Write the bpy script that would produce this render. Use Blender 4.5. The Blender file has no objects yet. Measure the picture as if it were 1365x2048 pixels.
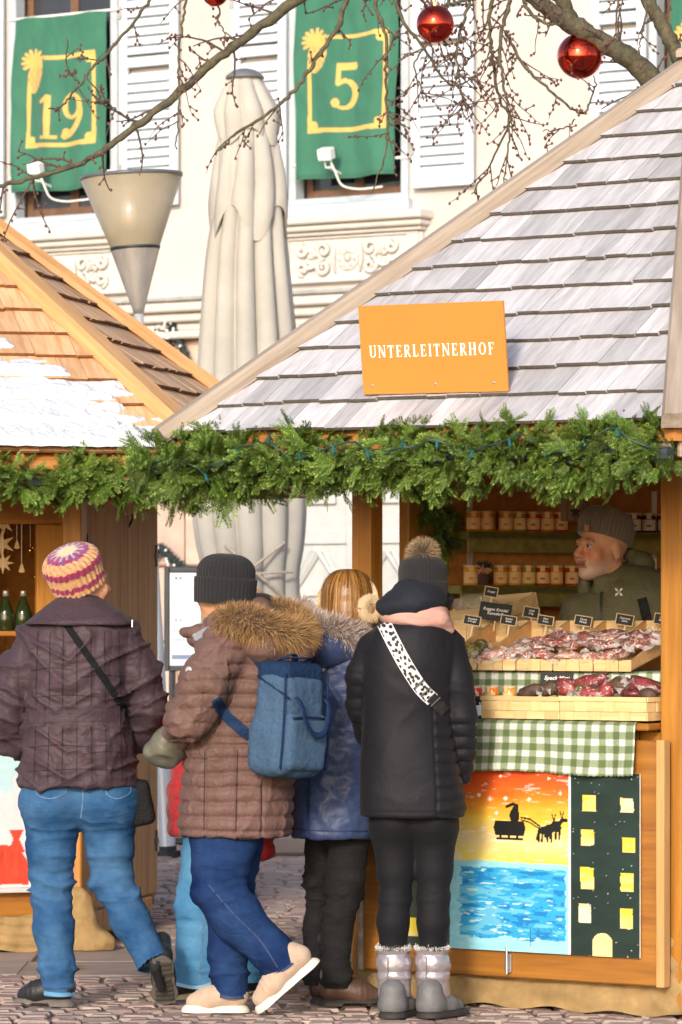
import bpy, bmesh, math, random
import numpy as np
from mathutils import Vector, Matrix, Euler
from mathutils.bvhtree import BVHTree

random.seed(7)
RNG = np.random.default_rng(7)
SC = bpy.context.scene
COL = SC.collection
R = math.radians

# ------------------------------------------------------------------ camera, world, sun, exposure
FPX, U0, V0, CAMH = 8260.0, 682.5, 1215.0, 1.48      # focal length in photo pixels, principal column, horizon row, eye height
cam_d = bpy.data.cameras.new('camera')
cam = bpy.data.objects.new('camera', cam_d); COL.objects.link(cam)
cam.location = (0, 0, CAMH); cam.rotation_euler = (R(90), 0, 0)
cam_d.sensor_fit = 'VERTICAL'; cam_d.sensor_height = 36.0
cam_d.lens = FPX / 2048 * 36.0
cam_d.shift_y = (V0 - 1024) / 2048
cam_d.clip_start = 0.5; cam_d.clip_end = 500
cam_d.dof.use_dof = True; cam_d.dof.focus_distance = 15.2; cam_d.dof.aperture_fstop = 9.0
SC.camera = cam

SUN_AZ, SUN_EL = 14.0, 20.0          # degrees left of straight behind the camera, height above the horizon
w = bpy.data.worlds.new('World'); SC.world = w; w.use_nodes = True
nt = w.node_tree; nt.nodes.clear()
sky = nt.nodes.new('ShaderNodeTexSky'); sky.sky_type = 'NISHITA'; sky.sun_disc = False
sky.sun_elevation = R(SUN_EL)
sky.sun_rotation = R(180 + SUN_AZ)
sky.air_density = 0.8; sky.dust_density = 2.0; sky.ozone_density = 1.0
bg = nt.nodes.new('ShaderNodeBackground'); bg.inputs[1].default_value = 0.15
wo = nt.nodes.new('ShaderNodeOutputWorld')
nt.links.new(sky.outputs[0], bg.inputs[0]); nt.links.new(bg.outputs[0], wo.inputs[0])

sd = bpy.data.lights.new('sun', 'SUN'); sd.energy = 1.6; sd.angle = R(8.0); sd.color = (1.0, 0.93, 0.83)
sun = bpy.data.objects.new('sun', sd); COL.objects.link(sun)
_sv = Vector((-math.sin(R(SUN_AZ)) * math.cos(R(SUN_EL)), -math.cos(R(SUN_AZ)) * math.cos(R(SUN_EL)), math.sin(R(SUN_EL))))
sun.rotation_euler = _sv.to_track_quat('Z', 'Y').to_euler(); sun.location = _sv * 40

vs = SC.view_settings
SC.display_settings.display_device = 'sRGB'
vs.view_transform = 'Standard'; vs.look = 'None'; vs.gamma = 1.0; vs.exposure = 0.8; vs.use_curve_mapping = False
SC.render.engine = 'CYCLES'
SC.cycles.use_denoising = True
SC.cycles.max_bounces = 8; SC.cycles.diffuse_bounces = 4; SC.cycles.glossy_bounces = 3
SC.cycles.transmission_bounces = 4; SC.cycles.transparent_max_bounces = 12
SC.cycles.sample_clamp_indirect = 6.0
SC.render.film_transparent = False

# ------------------------------------------------------------------ helpers: placing
def P(u, v, Y):
    """point of the place that stands Y metres away on the line of sight of a photo pixel"""
    return Vector(((u - U0) / FPX * Y, Y, CAMH + (V0 - v) / FPX * Y))

def wm(o):
    m = Matrix.LocRotScale(o.location, o.rotation_euler, o.scale)
    return wm(o.parent) @ m if o.parent else m

def tag(o, label=None, cat=None, group=None, kind=None):
    if label: o['label'] = label
    if cat: o['category'] = cat
    if group: o['group'] = group
    if kind: o['kind'] = kind
    return o

def empty(name, loc=(0, 0, 0), rz=0.0, parent=None):
    o = bpy.data.objects.new(name, None); COL.objects.link(o)
    o.location = loc; o.rotation_euler = (0, 0, rz); o.empty_display_size = 0.1
    if parent: o.parent = parent
    return o

def mesh_from(name, V, F, mats, smooth=False, midx=None, colors=None):
    me = bpy.data.meshes.new(name)
    V = np.asarray(V, dtype=np.float32).reshape(-1, 3)
    if isinstance(F, np.ndarray) and F.ndim == 2:
        n, k = F.shape
        me.vertices.add(len(V)); me.vertices.foreach_set('co', V.ravel())
        me.loops.add(n * k); me.loops.foreach_set('vertex_index', F.astype(np.int32).ravel())
        me.polygons.add(n)
        me.polygons.foreach_set('loop_start', np.arange(0, n * k, k, dtype=np.int32))
        me.update(calc_edges=True)
    else:
        me.from_pydata(V.tolist(), [], [tuple(int(i) for i in f) for f in F])
    if not isinstance(mats, (list, tuple)): mats = [mats]
    for m in mats: me.materials.append(m)
    n = len(me.polygons)
    if midx is not None: me.polygons.foreach_set('material_index', np.asarray(midx, dtype=np.int32))
    me.polygons.foreach_set('use_smooth', np.full(n, bool(smooth)))
    if colors is not None:
        a = me.color_attributes.new('Col', 'FLOAT_COLOR', 'POINT')
        c = np.ones((len(V), 4), dtype=np.float32); c[:, :3] = colors
        a.data.foreach_set('color', c.ravel())
    me.validate(); me.update()
    return me

def add(name, V, F, mats, parent=None, local=False, smooth=False, midx=None, colors=None, origin=None,
        label=None, cat=None, group=None, kind=None):
    """one mesh object. V in world coordinates, or in the parent's frame with local=True"""
    V = np.array(V, dtype=np.float64).reshape(-1, 3)
    if parent is not None and not local:
        mi = np.array(wm(parent).inverted())
        V = V @ mi[:3, :3].T + mi[:3, 3]
    lo, hi = V.min(0), V.max(0)
    if origin is None:
        origin = (lo + hi) / 2
        if parent is None: origin[2] = lo[2]
    origin = np.array(origin, dtype=np.float64)
    me = mesh_from(name, V - origin, F, mats, smooth, midx, colors)
    o = bpy.data.objects.new(name, me); COL.objects.link(o)
    o.location = origin
    if parent is not None: o.parent = parent
    return tag(o, label, cat, group, kind)

class MB:
    """collects shapes that belong to ONE part"""
    def __init__(s): s.V = []; s.F = []; s.M = []; s.C = []
    def raw(s, V, F, mi=0, col=None):
        b = len(s.V)
        s.V += [tuple(v) for v in V]
        s.F += [tuple(i + b for i in f) for f in F]; s.M += [mi] * len(F)
        s.C += [tuple(col) if col is not None else (1, 1, 1)] * len(V)
        return s
    def box(s, c, h, b=0.0, rot=None, mi=0, col=None):
        V, F = cbox(h, b)
        if rot is not None: V = [rot @ Vector(v) for v in V]
        return s.raw([Vector(v) + Vector(c) for v in V], F, mi, col)
    def span(s, lo, hi, b=0.0, mi=0, col=None):
        lo, hi = Vector(lo), Vector(hi)
        return s.box((lo + hi) / 2, (hi - lo) / 2, b, None, mi, col)
    def tube(s, pts, rad, n=8, mi=0, col=None, cap=True, flat=1.0):
        V, F = tube(pts, rad, n, cap, flat)
        return s.raw(V, F, mi, col)
    def lathe(s, prof, c, n=20, mi=0, axis=None, col=None, cap=True):
        V, F = lathe(prof, n, cap)
        q = Vector((0, 0, 1)).rotation_difference(Vector(axis)) if axis is not None else None
        return s.raw([((q @ v) if q else v) + Vector(c) for v in V], F, mi, col)
    def ball(s, c, r, nu=10, nv=6, mi=0, col=None, rot=None):
        if not hasattr(r, '__len__'): r = (r, r, r)
        V, F = ball(nu, nv)
        out = []
        for v in V:
            v = Vector((v[0] * r[0], v[1] * r[1], v[2] * r[2]))
            if rot is not None: v = rot @ v
            out.append(v + Vector(c))
        return s.raw(out, F, mi, col)
    def build(s, name, mats, parent=None, local=False, smooth=False, usecol=False, **kw):
        return add(name, s.V, s.F, mats, parent, local, smooth, midx=s.M, colors=np.array(s.C) if usecol else None, **kw)

def cbox(h, b=0.0):
    hx, hy, hz = h
    if b <= 0 or b >= min(h):
        V = [(x * hx, y * hy, z * hz) for x in (-1, 1) for y in (-1, 1) for z in (-1, 1)]
        F = [(0, 1, 3, 2), (4, 6, 7, 5), (0, 4, 5, 1), (2, 3, 7, 6), (0, 2, 6, 4), (1, 5, 7, 3)]
        return V, F
    V = []; idx = {}
    for x in (-1, 1):
        for y in (-1, 1):
            for z in (-1, 1):
                for a in range(3):
                    p = [x * hx, y * hy, z * hz]
                    for k in range(3):
                        if k != a: p[k] -= math.copysign(b, p[k])
                    idx[(x, y, z, a)] = len(V); V.append(tuple(p))
    F = []
    def put(f):
        c = Vector((0, 0, 0))
        for i in f: c += Vector(V[i])
        n = (Vector(V[f[1]]) - Vector(V[f[0]])).cross(Vector(V[f[2]]) - Vector(V[f[0]]))
        F.append(tuple(f) if n.dot(c) > 0 else tuple(reversed(f)))
    for a in range(3):
        o1, o2 = [k for k in range(3) if k != a]
        for sg in (-1, 1):
            f = []
            for (p, q) in ((-1, -1), (1, -1), (1, 1), (-1, 1)):
                t = [0, 0, 0]; t[a] = sg; t[o1] = p; t[o2] = q
                f.append(idx[(t[0], t[1], t[2], a)])
            put(f)
        for p in (-1, 1):           # edges along axis a
            for q in (-1, 1):
                f = []
                for sg, ax in ((-1, o1), (-1, o2), (1, o2), (1, o1)):
                    t = [0, 0, 0]; t[a] = sg; t[o1] = p; t[o2] = q
                    f.append(idx[(t[0], t[1], t[2], ax)])
                put(f)
    for x in (-1, 1):
        for y in (-1, 1):
            for z in (-1, 1): put([idx[(x, y, z, a)] for a in range(3)])
    return V, F

def tube(pts, rad, n=8, cap=True, flat=1.0):
    pts = [Vector(p) for p in pts]
    if not hasattr(rad, '__len__'): rad = [rad] * len(pts)
    V = []; F = []
    t0 = (pts[1] - pts[0]).normalized()
    up = Vector((0, 0, 1)) if abs(t0.z) < 0.9 else Vector((0, 1, 0))
    x = t0.cross(up).normalized()
    for i, p in enumerate(pts):
        if i == 0: t = t0
        elif i == len(pts) - 1: t = (pts[i] - pts[i - 1]).normalized()
        else: t = (pts[i + 1] - pts[i - 1]).normalized()
        x = (x - t * x.dot(t)).normalized(); y = t.cross(x)
        for k in range(n):
            a = 2 * math.pi * k / n
            V.append(p + (x * math.cos(a) + y * math.sin(a) * flat) * rad[i])
    for i in range(len(pts) - 1):
        for k in range(n):
            a, b = i * n + k, i * n + (k + 1) % n
            F.append((a, b, b + n, a + n))
    if cap:
        F.append(tuple(range(n - 1, -1, -1))); F.append(tuple(range((len(pts) - 1) * n, len(pts) * n)))
    return V, F

def lathe(prof, n=20, cap=True):
    V = []; F = []
    for r, z in prof:
        for k in range(n):
            a = 2 * math.pi * k / n
            V.append(Vector((r * math.cos(a), r * math.sin(a), z)))
    for i in range(len(prof) - 1):
        for k in range(n):
            a, b = i * n + k, i * n + (k + 1) % n
            F.append((a, b, b + n, a + n))
    if cap:
        F.append(tuple(range(n - 1, -1, -1))); F.append(tuple(range((len(prof) - 1) * n, len(prof) * n)))
    return V, F

def ball(nu=10, nv=6):
    V = [Vector((0, 0, -1))]; F = []
    for j in range(1, nv):
        b = -math.pi / 2 + math.pi * j / nv
        for i in range(nu):
            a = 2 * math.pi * i / nu
            V.append(Vector((math.cos(b) * math.cos(a), math.cos(b) * math.sin(a), math.sin(b))))
    V.append(Vector((0, 0, 1))); t = len(V) - 1
    for i in range(nu): F.append((0, 1 + (i + 1) % nu, 1 + i))
    for j in range(nv - 2):
        for i in range(nu):
            a, b = 1 + j * nu + i, 1 + j * nu + (i + 1) % nu
            F.append((a, b, b + nu, a + nu))
    for i in range(nu): F.append((t, t - nu + i, t - nu + (i + 1) % nu))
    return V, F

def spline(pts, n):
    """Catmull-Rom through rows of numbers, n samples"""
    p = np.asarray(pts, float); m = len(p)
    q = np.vstack([2 * p[0] - p[1], p, 2 * p[-1] - p[-2]])
    out = []
    for x in np.linspace(0, m - 1, n):
        i = min(int(x), m - 2); t = x - i
        a, b, c, d = q[i], q[i + 1], q[i + 2], q[i + 3]
        out.append(0.5 * (2 * b + (c - a) * t + (2 * a - 5 * b + 4 * c - d) * t * t + (3 * b - a - 3 * c + d) * t ** 3))
    return np.array(out)

def vnoise(p, seed=0):
    """smooth value noise for an (n,3) array, about -1..1"""
    p = np.asarray(p, float); i = np.floor(p).astype(np.int64); f = p - i; f = f * f * (3 - 2 * f)
    def h(a, b, c):
        x = (a * 374761393 + b * 668265263 + c * 2147483647 + seed * 1274126177) & 0xffffffff
        x = ((x ^ (x >> 13)) * 1274126177) & 0xffffffff
        x = (x ^ (x >> 16)) & 0xffffffff
        return x / 2147483647.5 - 1
    r = 0
    for dx in (0, 1):
        for dy in (0, 1):
            for dz in (0, 1):
                wgt = (f[:, 0] if dx else 1 - f[:, 0]) * (f[:, 1] if dy else 1 - f[:, 1]) * (f[:, 2] if dz else 1 - f[:, 2])
                r = r + wgt * h(i[:, 0] + dx, i[:, 1] + dy, i[:, 2] + dz)
    return r

def fbm(p, seed=0, o=3):
    p = np.asarray(p, float); r = 0; a = 1; s = 0
    for k in range(o):
        r = r + a * vnoise(p * (2 ** k), seed + k * 17); s += a; a *= 0.5
    return r / s

def norms(V, F):
    n = np.zeros_like(V)
    q = V[F[:, 2]] - V[F[:, 0]]; p = V[F[:, min(3, F.shape[1] - 1)]] - V[F[:, 1]]
    fn = np.cross(q, p)
    for k in range(F.shape[1]):
        for c in range(3): n[:, c] += np.bincount(F[:, k], fn[:, c], len(V))
    return n / (np.linalg.norm(n, axis=1, keepdims=True) + 1e-12)

def gridmesh(nu, nv):
    i = np.arange(nu * nv).reshape(nv, nu)
    return np.stack([i[:-1, :-1], i[:-1, 1:], i[1:, 1:], i[1:, :-1]], -1).reshape(-1, 4)

# ------------------------------------------------------------------ helpers: materials
def mat(name, col, rough=0.6, var=0.12, scale=8.0, stretch=(1, 1, 1), bump=0.0, bscale=60.0, bstretch=(1, 1, 1), metal=0.0,
        attr=False, rnd=0.0, spec=0.5, coat=0.0, sheen=0.0, trans=0.0, alpha=1.0, sss=0.0, col2=None, ior=1.45, detail=4.0, bdist=0.01,
        emit=None, estr=0.0):
    m = bpy.data.materials.new(name); m.use_nodes = True
    t = m.node_tree; L = t.links; N = t.nodes
    b = N['Principled BSDF']
    tc = N.new('ShaderNodeTexCoord'); mp = N.new('ShaderNodeMapping'); mp.inputs['Scale'].default_value = stretch
    L.new(tc.outputs['Object'], mp.inputs['Vector'])
    oi = N.new('ShaderNodeObjectInfo')
    off = N.new('ShaderNodeVectorMath'); off.operation = 'MULTIPLY_ADD'
    cx = N.new('ShaderNodeCombineXYZ')
    for k in range(3): L.new(oi.outputs['Random'], cx.inputs[k])
    off.inputs[1].default_value = (37.0, 53.0, 71.0)
    L.new(cx.outputs[0], off.inputs[0]); L.new(mp.outputs[0], off.inputs[2])
    no = N.new('ShaderNodeTexNoise'); no.inputs['Scale'].default_value = scale; no.inputs['Detail'].default_value = detail
    no.inputs['Roughness'].default_value = 0.6
    L.new(off.outputs[0], no.inputs['Vector'])
    rp = N.new('ShaderNodeValToRGB')
    rp.color_ramp.elements[0].position = 0.28; rp.color_ramp.elements[1].position = 0.72
    L.new(no.outputs['Fac'], rp.inputs[0])
    c = np.array(col[:3], float)
    if attr:
        lo = np.full(3, 1 - var); hi = np.full(3, 1 + var)
    elif col2 is not None:
        lo = c; hi = np.array(col2[:3], float)
    else:
        lo = c * (1 - var); hi = c * (1 + var)
    rp.color_ramp.elements[0].color = (*lo, 1); rp.color_ramp.elements[1].color = (*hi, 1)
    out = rp.outputs[0]
    if attr:
        at = N.new('ShaderNodeAttribute'); at.attribute_name = 'Col'
        mx = N.new('ShaderNodeMix'); mx.data_type = 'RGBA'; mx.blend_type = 'MULTIPLY'; mx.inputs[0].default_value = 1.0
        L.new(at.outputs['Color'], mx.inputs[6]); L.new(out, mx.inputs[7]); out = mx.outputs[2]
    if rnd > 0:
        mr = N.new('ShaderNodeMapRange'); mr.inputs[3].default_value = 1 - rnd; mr.inputs[4].default_value = 1 + rnd * 0.6
        L.new(oi.outputs['Random'], mr.inputs[0])
        hs = N.new('ShaderNodeHueSaturation'); L.new(mr.outputs[0], hs.inputs['Value']); L.new(out, hs.inputs['Color']); out = hs.outputs[0]
    L.new(out, b.inputs['Base Color'])
    b.inputs['Roughness'].default_value = rough; b.inputs['Metallic'].default_value = metal
    b.inputs['Specular IOR Level'].default_value = spec; b.inputs['IOR'].default_value = ior
    b.inputs['Coat Weight'].default_value = coat; b.inputs['Sheen Weight'].default_value = sheen
    b.inputs['Transmission Weight'].default_value = trans; b.inputs['Alpha'].default_value = alpha
    if sss > 0:
        b.inputs['Subsurface Weight'].default_value = sss; b.inputs['Subsurface Radius'].default_value = (0.012, 0.006, 0.004)
    if emit is not None:
        b.inputs['Emission Color'].default_value = (*emit, 1); b.inputs['Emission Strength'].default_value = estr
    if bump > 0:
        mp2 = N.new('ShaderNodeMapping'); mp2.inputs['Scale'].default_value = bstretch; L.new(tc.outputs['Object'], mp2.inputs['Vector'])
        n2 = N.new('ShaderNodeTexNoise'); n2.inputs['Scale'].default_value = bscale; n2.inputs['Detail'].default_value = 5
        L.new(mp2.outputs[0], n2.inputs['Vector'])
        bp = N.new('ShaderNodeBump'); bp.inputs['Strength'].default_value = bump; bp.inputs['Distance'].default_value = bdist
        L.new(n2.outputs['Fac'], bp.inputs['Height']); L.new(bp.outputs[0], b.inputs['Normal'])
    return m

def wood(name, c1, c2, axis='Z', rough=0.6, rnd=0.12, fine=26.0, bump=0.25, knots=True):
    """sawn wood with the grain along one local axis, knots and darker streaks"""
    m = bpy.data.materials.new(name); m.use_nodes = True
    t = m.node_tree; L = t.links; N = t.nodes; b = N['Principled BSDF']
    tc = N.new('ShaderNodeTexCoord'); oi = N.new('ShaderNodeObjectInfo')
    st = {'X': (0.06, 1, 1), 'Y': (1, 0.06, 1), 'Z': (1, 1, 0.06)}[axis]
    mp = N.new('ShaderNodeMapping'); mp.inputs['Scale'].default_value = st
    off = N.new('ShaderNodeVectorMath'); off.operation = 'MULTIPLY_ADD'; cx = N.new('ShaderNodeCombineXYZ')
    for k in range(3): L.new(oi.outputs['Random'], cx.inputs[k])
    off.inputs[1].default_value = (13.0, 29.0, 17.0)
    L.new(tc.outputs['Object'], mp.inputs['Vector']); L.new(cx.outputs[0], off.inputs[0]); L.new(mp.outputs[0], off.inputs[2])
    n1 = N.new('ShaderNodeTexNoise'); n1.inputs['Scale'].default_value = fine; n1.inputs['Detail'].default_value = 6; n1.inputs['Distortion'].default_value = 0.6
    n2 = N.new('ShaderNodeTexNoise'); n2.inputs['Scale'].default_value = fine * 4; n2.inputs['Detail'].default_value = 3
    L.new(off.outputs[0], n1.inputs['Vector']); L.new(off.outputs[0], n2.inputs['Vector'])
    mxv = N.new('ShaderNodeMath'); mxv.operation = 'MULTIPLY_ADD'; mxv.inputs[1].default_value = 0.35
    L.new(n2.outputs['Fac'], mxv.inputs[0]); L.new(n1.outputs['Fac'], mxv.inputs[2])
    rp = N.new('ShaderNodeValToRGB'); rp.color_ramp.elements[0].position = 0.42; rp.color_ramp.elements[1].position = 0.9
    rp.color_ramp.elements[0].color = (*c1, 1); rp.color_ramp.elements[1].color = (*c2, 1)
    L.new(mxv.outputs[0], rp.inputs[0])
    out = rp.outputs[0]
    if knots:
        st2 = {'X': (1.2, 4, 4), 'Y': (4, 1.2, 4), 'Z': (4, 4, 1.2)}[axis]
        mk = N.new('ShaderNodeMapping'); mk.inputs['Scale'].default_value = st2
        ok = N.new('ShaderNodeVectorMath'); ok.operation = 'ADD'
        L.new(tc.outputs['Object'], mk.inputs['Vector']); L.new(mk.outputs[0], ok.inputs[0]); L.new(cx.outputs[0], ok.inputs[1])
        vo = N.new('ShaderNodeTexVoronoi'); vo.inputs['Scale'].default_value = 1.6; L.new(ok.outputs[0], vo.inputs['Vector'])
        rk = N.new('ShaderNodeValToRGB'); rk.color_ramp.elements[0].position = 0.03; rk.color_ramp.elements[1].position = 0.085
        rk.color_ramp.elements[0].color = (0.35, 0.28, 0.22, 1); rk.color_ramp.elements[1].color = (1, 1, 1, 1)
        L.new(vo.outputs['Distance'], rk.inputs[0])
        mk2 = N.new('ShaderNodeMix'); mk2.data_type = 'RGBA'; mk2.blend_type = 'MULTIPLY'; mk2.inputs[0].default_value = 0.8
        L.new(out, mk2.inputs[6]); L.new(rk.outputs[0], mk2.inputs[7]); out = mk2.outputs[2]
    mr = N.new('ShaderNodeMapRange'); mr.inputs[3].default_value = 1 - rnd; mr.inputs[4].default_value = 1 + rnd * 0.7
    L.new(oi.outputs['Random'], mr.inputs[0])
    hs = N.new('ShaderNodeHueSaturation'); L.new(mr.outputs[0], hs.inputs['Value']); L.new(out, hs.inputs['Color'])
    L.new(hs.outputs[0], b.inputs['Base Color'])
    b.inputs['Roughness'].default_value = rough
    bp = N.new('ShaderNodeBump'); bp.inputs['Strength'].default_value = bump; bp.inputs['Distance'].default_value = 0.003
    L.new(mxv.outputs[0], bp.inputs['Height']); L.new(bp.outputs[0], b.inputs['Normal'])
    return m

# ------------------------------------------------------------------ helpers: soft bodies from distance fields
class Soft:
    """rounded shapes blended into one continuous skin (surface nets over a distance field)"""
    def __init__(s): s.p = []
    def cone(s, a, b, ra, rb, k=0.03, fl=(1, 1, 1), sub=False):
        a = np.array(a, float); b = np.array(b, float); fl = np.array(fl, float)
        m = max(ra, rb)
        def f(X, Y, Z):
            A = a * fl; B = b * fl; d = B - A; dd = d.dot(d) + 1e-12
            px, py, pz = X * fl[0] - A[0], Y * fl[1] - A[1], Z * fl[2] - A[2]
            t = np.clip((px * d[0] + py * d[1] + pz * d[2]) / dd, 0, 1)
            return np.sqrt((px - t * d[0]) ** 2 + (py - t * d[1]) ** 2 + (pz - t * d[2]) ** 2) - (ra + (rb - ra) * t)
        mm = m / np.minimum(fl, 1)
        s.p.append((f, np.minimum(a, b) - mm, np.maximum(a, b) + mm, k, sub)); return s
    def chain(s, pts, rad, k=0.03, fl=(1, 1, 1)):
        for i in range(len(pts) - 1): s.cone(pts[i], pts[i + 1], rad[i], rad[i + 1], k, fl)
        return s
    def ell(s, c, r, k=0.03, rot=None, sub=False):
        c = np.array(c, float); r = np.array(r, float); Rm = np.array(rot) if rot is not None else np.eye(3)
        def f(X, Y, Z):
            x, y, z = X - c[0], Y - c[1], Z - c[2]
            a = (Rm[0, 0] * x + Rm[1, 0] * y + Rm[2, 0] * z) / r[0]
            b = (Rm[0, 1] * x + Rm[1, 1] * y + Rm[2, 1] * z) / r[1]
            e = (Rm[0, 2] * x + Rm[1, 2] * y + Rm[2, 2] * z) / r[2]
            return (np.sqrt(a * a + b * b + e * e) - 1) * r.min()
        m = r.max(); s.p.append((f, c - m, c + m, k, sub)); return s
    def rbox(s, c, h, rr=0.01, k=0.01, rot=None, sub=False):
        c = np.array(c, float); h = np.array(h, float) - rr; Rm = np.array(rot) if rot is not None else np.eye(3)
        def f(X, Y, Z):
            x, y, z = X - c[0], Y - c[1], Z - c[2]
            q = [np.abs(Rm[0, i] * x + Rm[1, i] * y + Rm[2, i] * z) - h[i] for i in range(3)]
            o = np.sqrt(np.maximum(q[0], 0) ** 2 + np.maximum(q[1], 0) ** 2 + np.maximum(q[2], 0) ** 2)
            return o + np.minimum(np.maximum(np.maximum(q[0], q[1]), q[2]), 0) - rr
        m = np.linalg.norm(h) + rr; s.p.append((f, c - m, c + m, k, sub)); return s
    def loft(s, rows, k=0.03, e=2.4, rd=0.012):
        """rows of (z, cx, cy, ax, ay) from bottom to top or top to bottom"""
        q = spline(rows, 60); q = q[np.argsort(q[:, 0])]
        z0, z1 = q[0, 0], q[-1, 0]
        def f(X, Y, Z):
            z = np.clip(Z, z0, z1)
            cx, cy, ax, ay = (np.interp(z, q[:, 0], q[:, i]) for i in (1, 2, 3, 4))
            rho = (np.abs((X - cx) / ax) ** e + np.abs((Y - cy) / ay) ** e) ** (1 / e)
            d = (rho - 1) * np.minimum(ax, ay)
            dz = np.maximum(z0 - Z, Z - z1)
            a = np.maximum(d + rd, 0); b = np.maximum(dz + rd, 0)
            return np.sqrt(a * a + b * b) + np.minimum(np.maximum(d + rd, dz + rd), 0) - rd
        lo = np.array([(q[:, 1] - q[:, 3]).min(), (q[:, 2] - q[:, 4]).min(), z0]); hi = np.array([(q[:, 1] + q[:, 3]).max(), (q[:, 2] + q[:, 4]).max(), z1])
        s.p.append((f, lo, hi, k, False)); return s
    def mesh(s, vox=0.008, sm=1):
        pad = 4 * vox
        adds = [p for p in s.p if not p[4]]
        lo = np.min([p[1] for p in adds], 0) - pad - 0.02; hi = np.max([p[2] for p in adds], 0) + pad + 0.02
        n = np.ceil((hi - lo) / vox).astype(int) + 1
        D = np.full(n, 1.0, np.float32)
        ax = [lo[i] + np.arange(n[i]) * vox for i in range(3)]
        for f, a, b, k, sub in s.p:
            i0 = np.maximum(np.floor((a - k - pad - lo) / vox).astype(int), 0)
            i1 = np.minimum(np.ceil((b + k + pad - lo) / vox).astype(int) + 1, n)
            if (i1 <= i0).any(): continue
            sl = tuple(slice(i0[i], i1[i]) for i in range(3))
            X = ax[0][sl[0]][:, None, None]; Y = ax[1][sl[1]][None, :, None]; Z = ax[2][sl[2]][None, None, :]
            d = f(X, Y, Z).astype(np.float32); o = D[sl]
            if sub:
                d = -d; h = np.clip(0.5 - 0.5 * (d - o) / k, 0, 1); D[sl] = d * (1 - h) + o * h + k * h * (1 - h)
            else:
                h = np.clip(0.5 + 0.5 * (d - o) / k, 0, 1); D[sl] = d * (1 - h) + o * h - k * h * (1 - h)
        return nets(D, lo, vox, sm)

def nets(D, lo, vox, sm=1):
    S = D < 0
    c8 = [(a, b, c) for a in (0, 1) for b in (0, 1) for c in (0, 1)]
    n = D.shape
    tot = np.zeros((n[0] - 1, n[1] - 1, n[2] - 1), np.int8)
    for a, b, c in c8: tot += S[a:n[0] - 1 + a, b:n[1] - 1 + b, c:n[2] - 1 + c]
    I = np.argwhere((tot > 0) & (tot < 8))
    cv = {k: D[I[:, 0] + k[0], I[:, 1] + k[1], I[:, 2] + k[2]] for k in c8}
    acc = np.zeros((len(I), 3)); cnt = np.zeros(len(I))
    for p in c8:
        for a in range(3):
            if p[a]: continue
            q = list(p); q[a] = 1; q = tuple(q)
            d0, d1 = cv[p], cv[q]; m = (d0 < 0) != (d1 < 0)
            t = np.where(m, d0 / np.where(d0 == d1, 1, d0 - d1), 0)
            e = np.array(p, float)[None, :].repeat(len(I), 0); e[:, a] = t
            acc[m] += e[m]; cnt += m
    V = lo + (I + acc / cnt[:, None]) * vox
    idx = np.full(tot.shape, -1, np.int32); idx[I[:, 0], I[:, 1], I[:, 2]] = np.arange(len(I))
    Fs = []
    for a in range(3):
        b, c = (a + 1) % 3, (a + 2) % 3
        s0 = [slice(1, -1)] * 3; s1 = [slice(1, -1)] * 3
        s0[a] = slice(0, -1); s1[a] = slice(1, None)
        A, B = S[tuple(s0)], S[tuple(s1)]
        for flip, mk in ((False, A & ~B), (True, ~A & B)):
            E = np.argwhere(mk)
            if not len(E): continue
            E[:, b] += 1; E[:, c] += 1
            def cell(db, dc):
                e = E.copy(); e[:, b] += db; e[:, c] += dc
                return idx[e[:, 0], e[:, 1], e[:, 2]]
            q = np.stack([cell(-1, -1), cell(0, -1), cell(0, 0), cell(-1, 0)], 1)
            Fs.append(q[:, ::-1] if flip else q)
    F = np.vstack(Fs); F = F[(F >= 0).all(1)]
    for _ in range(sm): V = relax(V, F)
    return V, F

def relax(V, F, w=0.5):
    acc = np.zeros_like(V); cnt = np.zeros(len(V))
    k = F.shape[1]
    for i in range(k):
        a, b = F[:, i], F[:, (i + 1) % k]
        for c in range(3):
            acc[:, c] += np.bincount(a, V[b, c], len(V)) + np.bincount(b, V[a, c], len(V))
        cnt += np.bincount(a, minlength=len(V)) + np.bincount(b, minlength=len(V))
    return V * (1 - w) + w * acc / np.maximum(cnt, 1)[:, None]

def sstep(a, b, x): t = np.clip((x - a) / (b - a), 0, 1); return t * t * (3 - 2 * t)
ORD = ['first', 'second', 'third', 'fourth', 'fifth', 'sixth', 'seventh', 'eighth', 'ninth', 'tenth', 'eleventh', 'twelfth', 'thirteenth', 'fourteenth', 'fifteenth']
# ================================================================== ground
m_ground = mat('street_bed', (0.16, 0.125, 0.105), 0.95, 0.25, 3.0, bump=0.4, bscale=30)
m_cobble = mat('porphyry_stone', (1, 1, 1), 0.8, 0.22, 30.0, attr=True, rnd=0.16, bump=0.5, bscale=90, bdist=0.004)
m_slab = mat('grey_slab', (0.30, 0.235, 0.205), 0.85, 0.2, 6.0, rnd=0.08, bump=0.3, bscale=120, bdist=0.003)
ground = add('ground', [(-150, -20, -0.012), (150, -20, -0.012), (150, 260, -0.012), (-150, 260, -0.012)], [(0, 1, 2, 3)], m_ground, kind='structure')
pavement = empty('pavement', (0, 15, 0)); tag(pavement, kind='structure')

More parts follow.
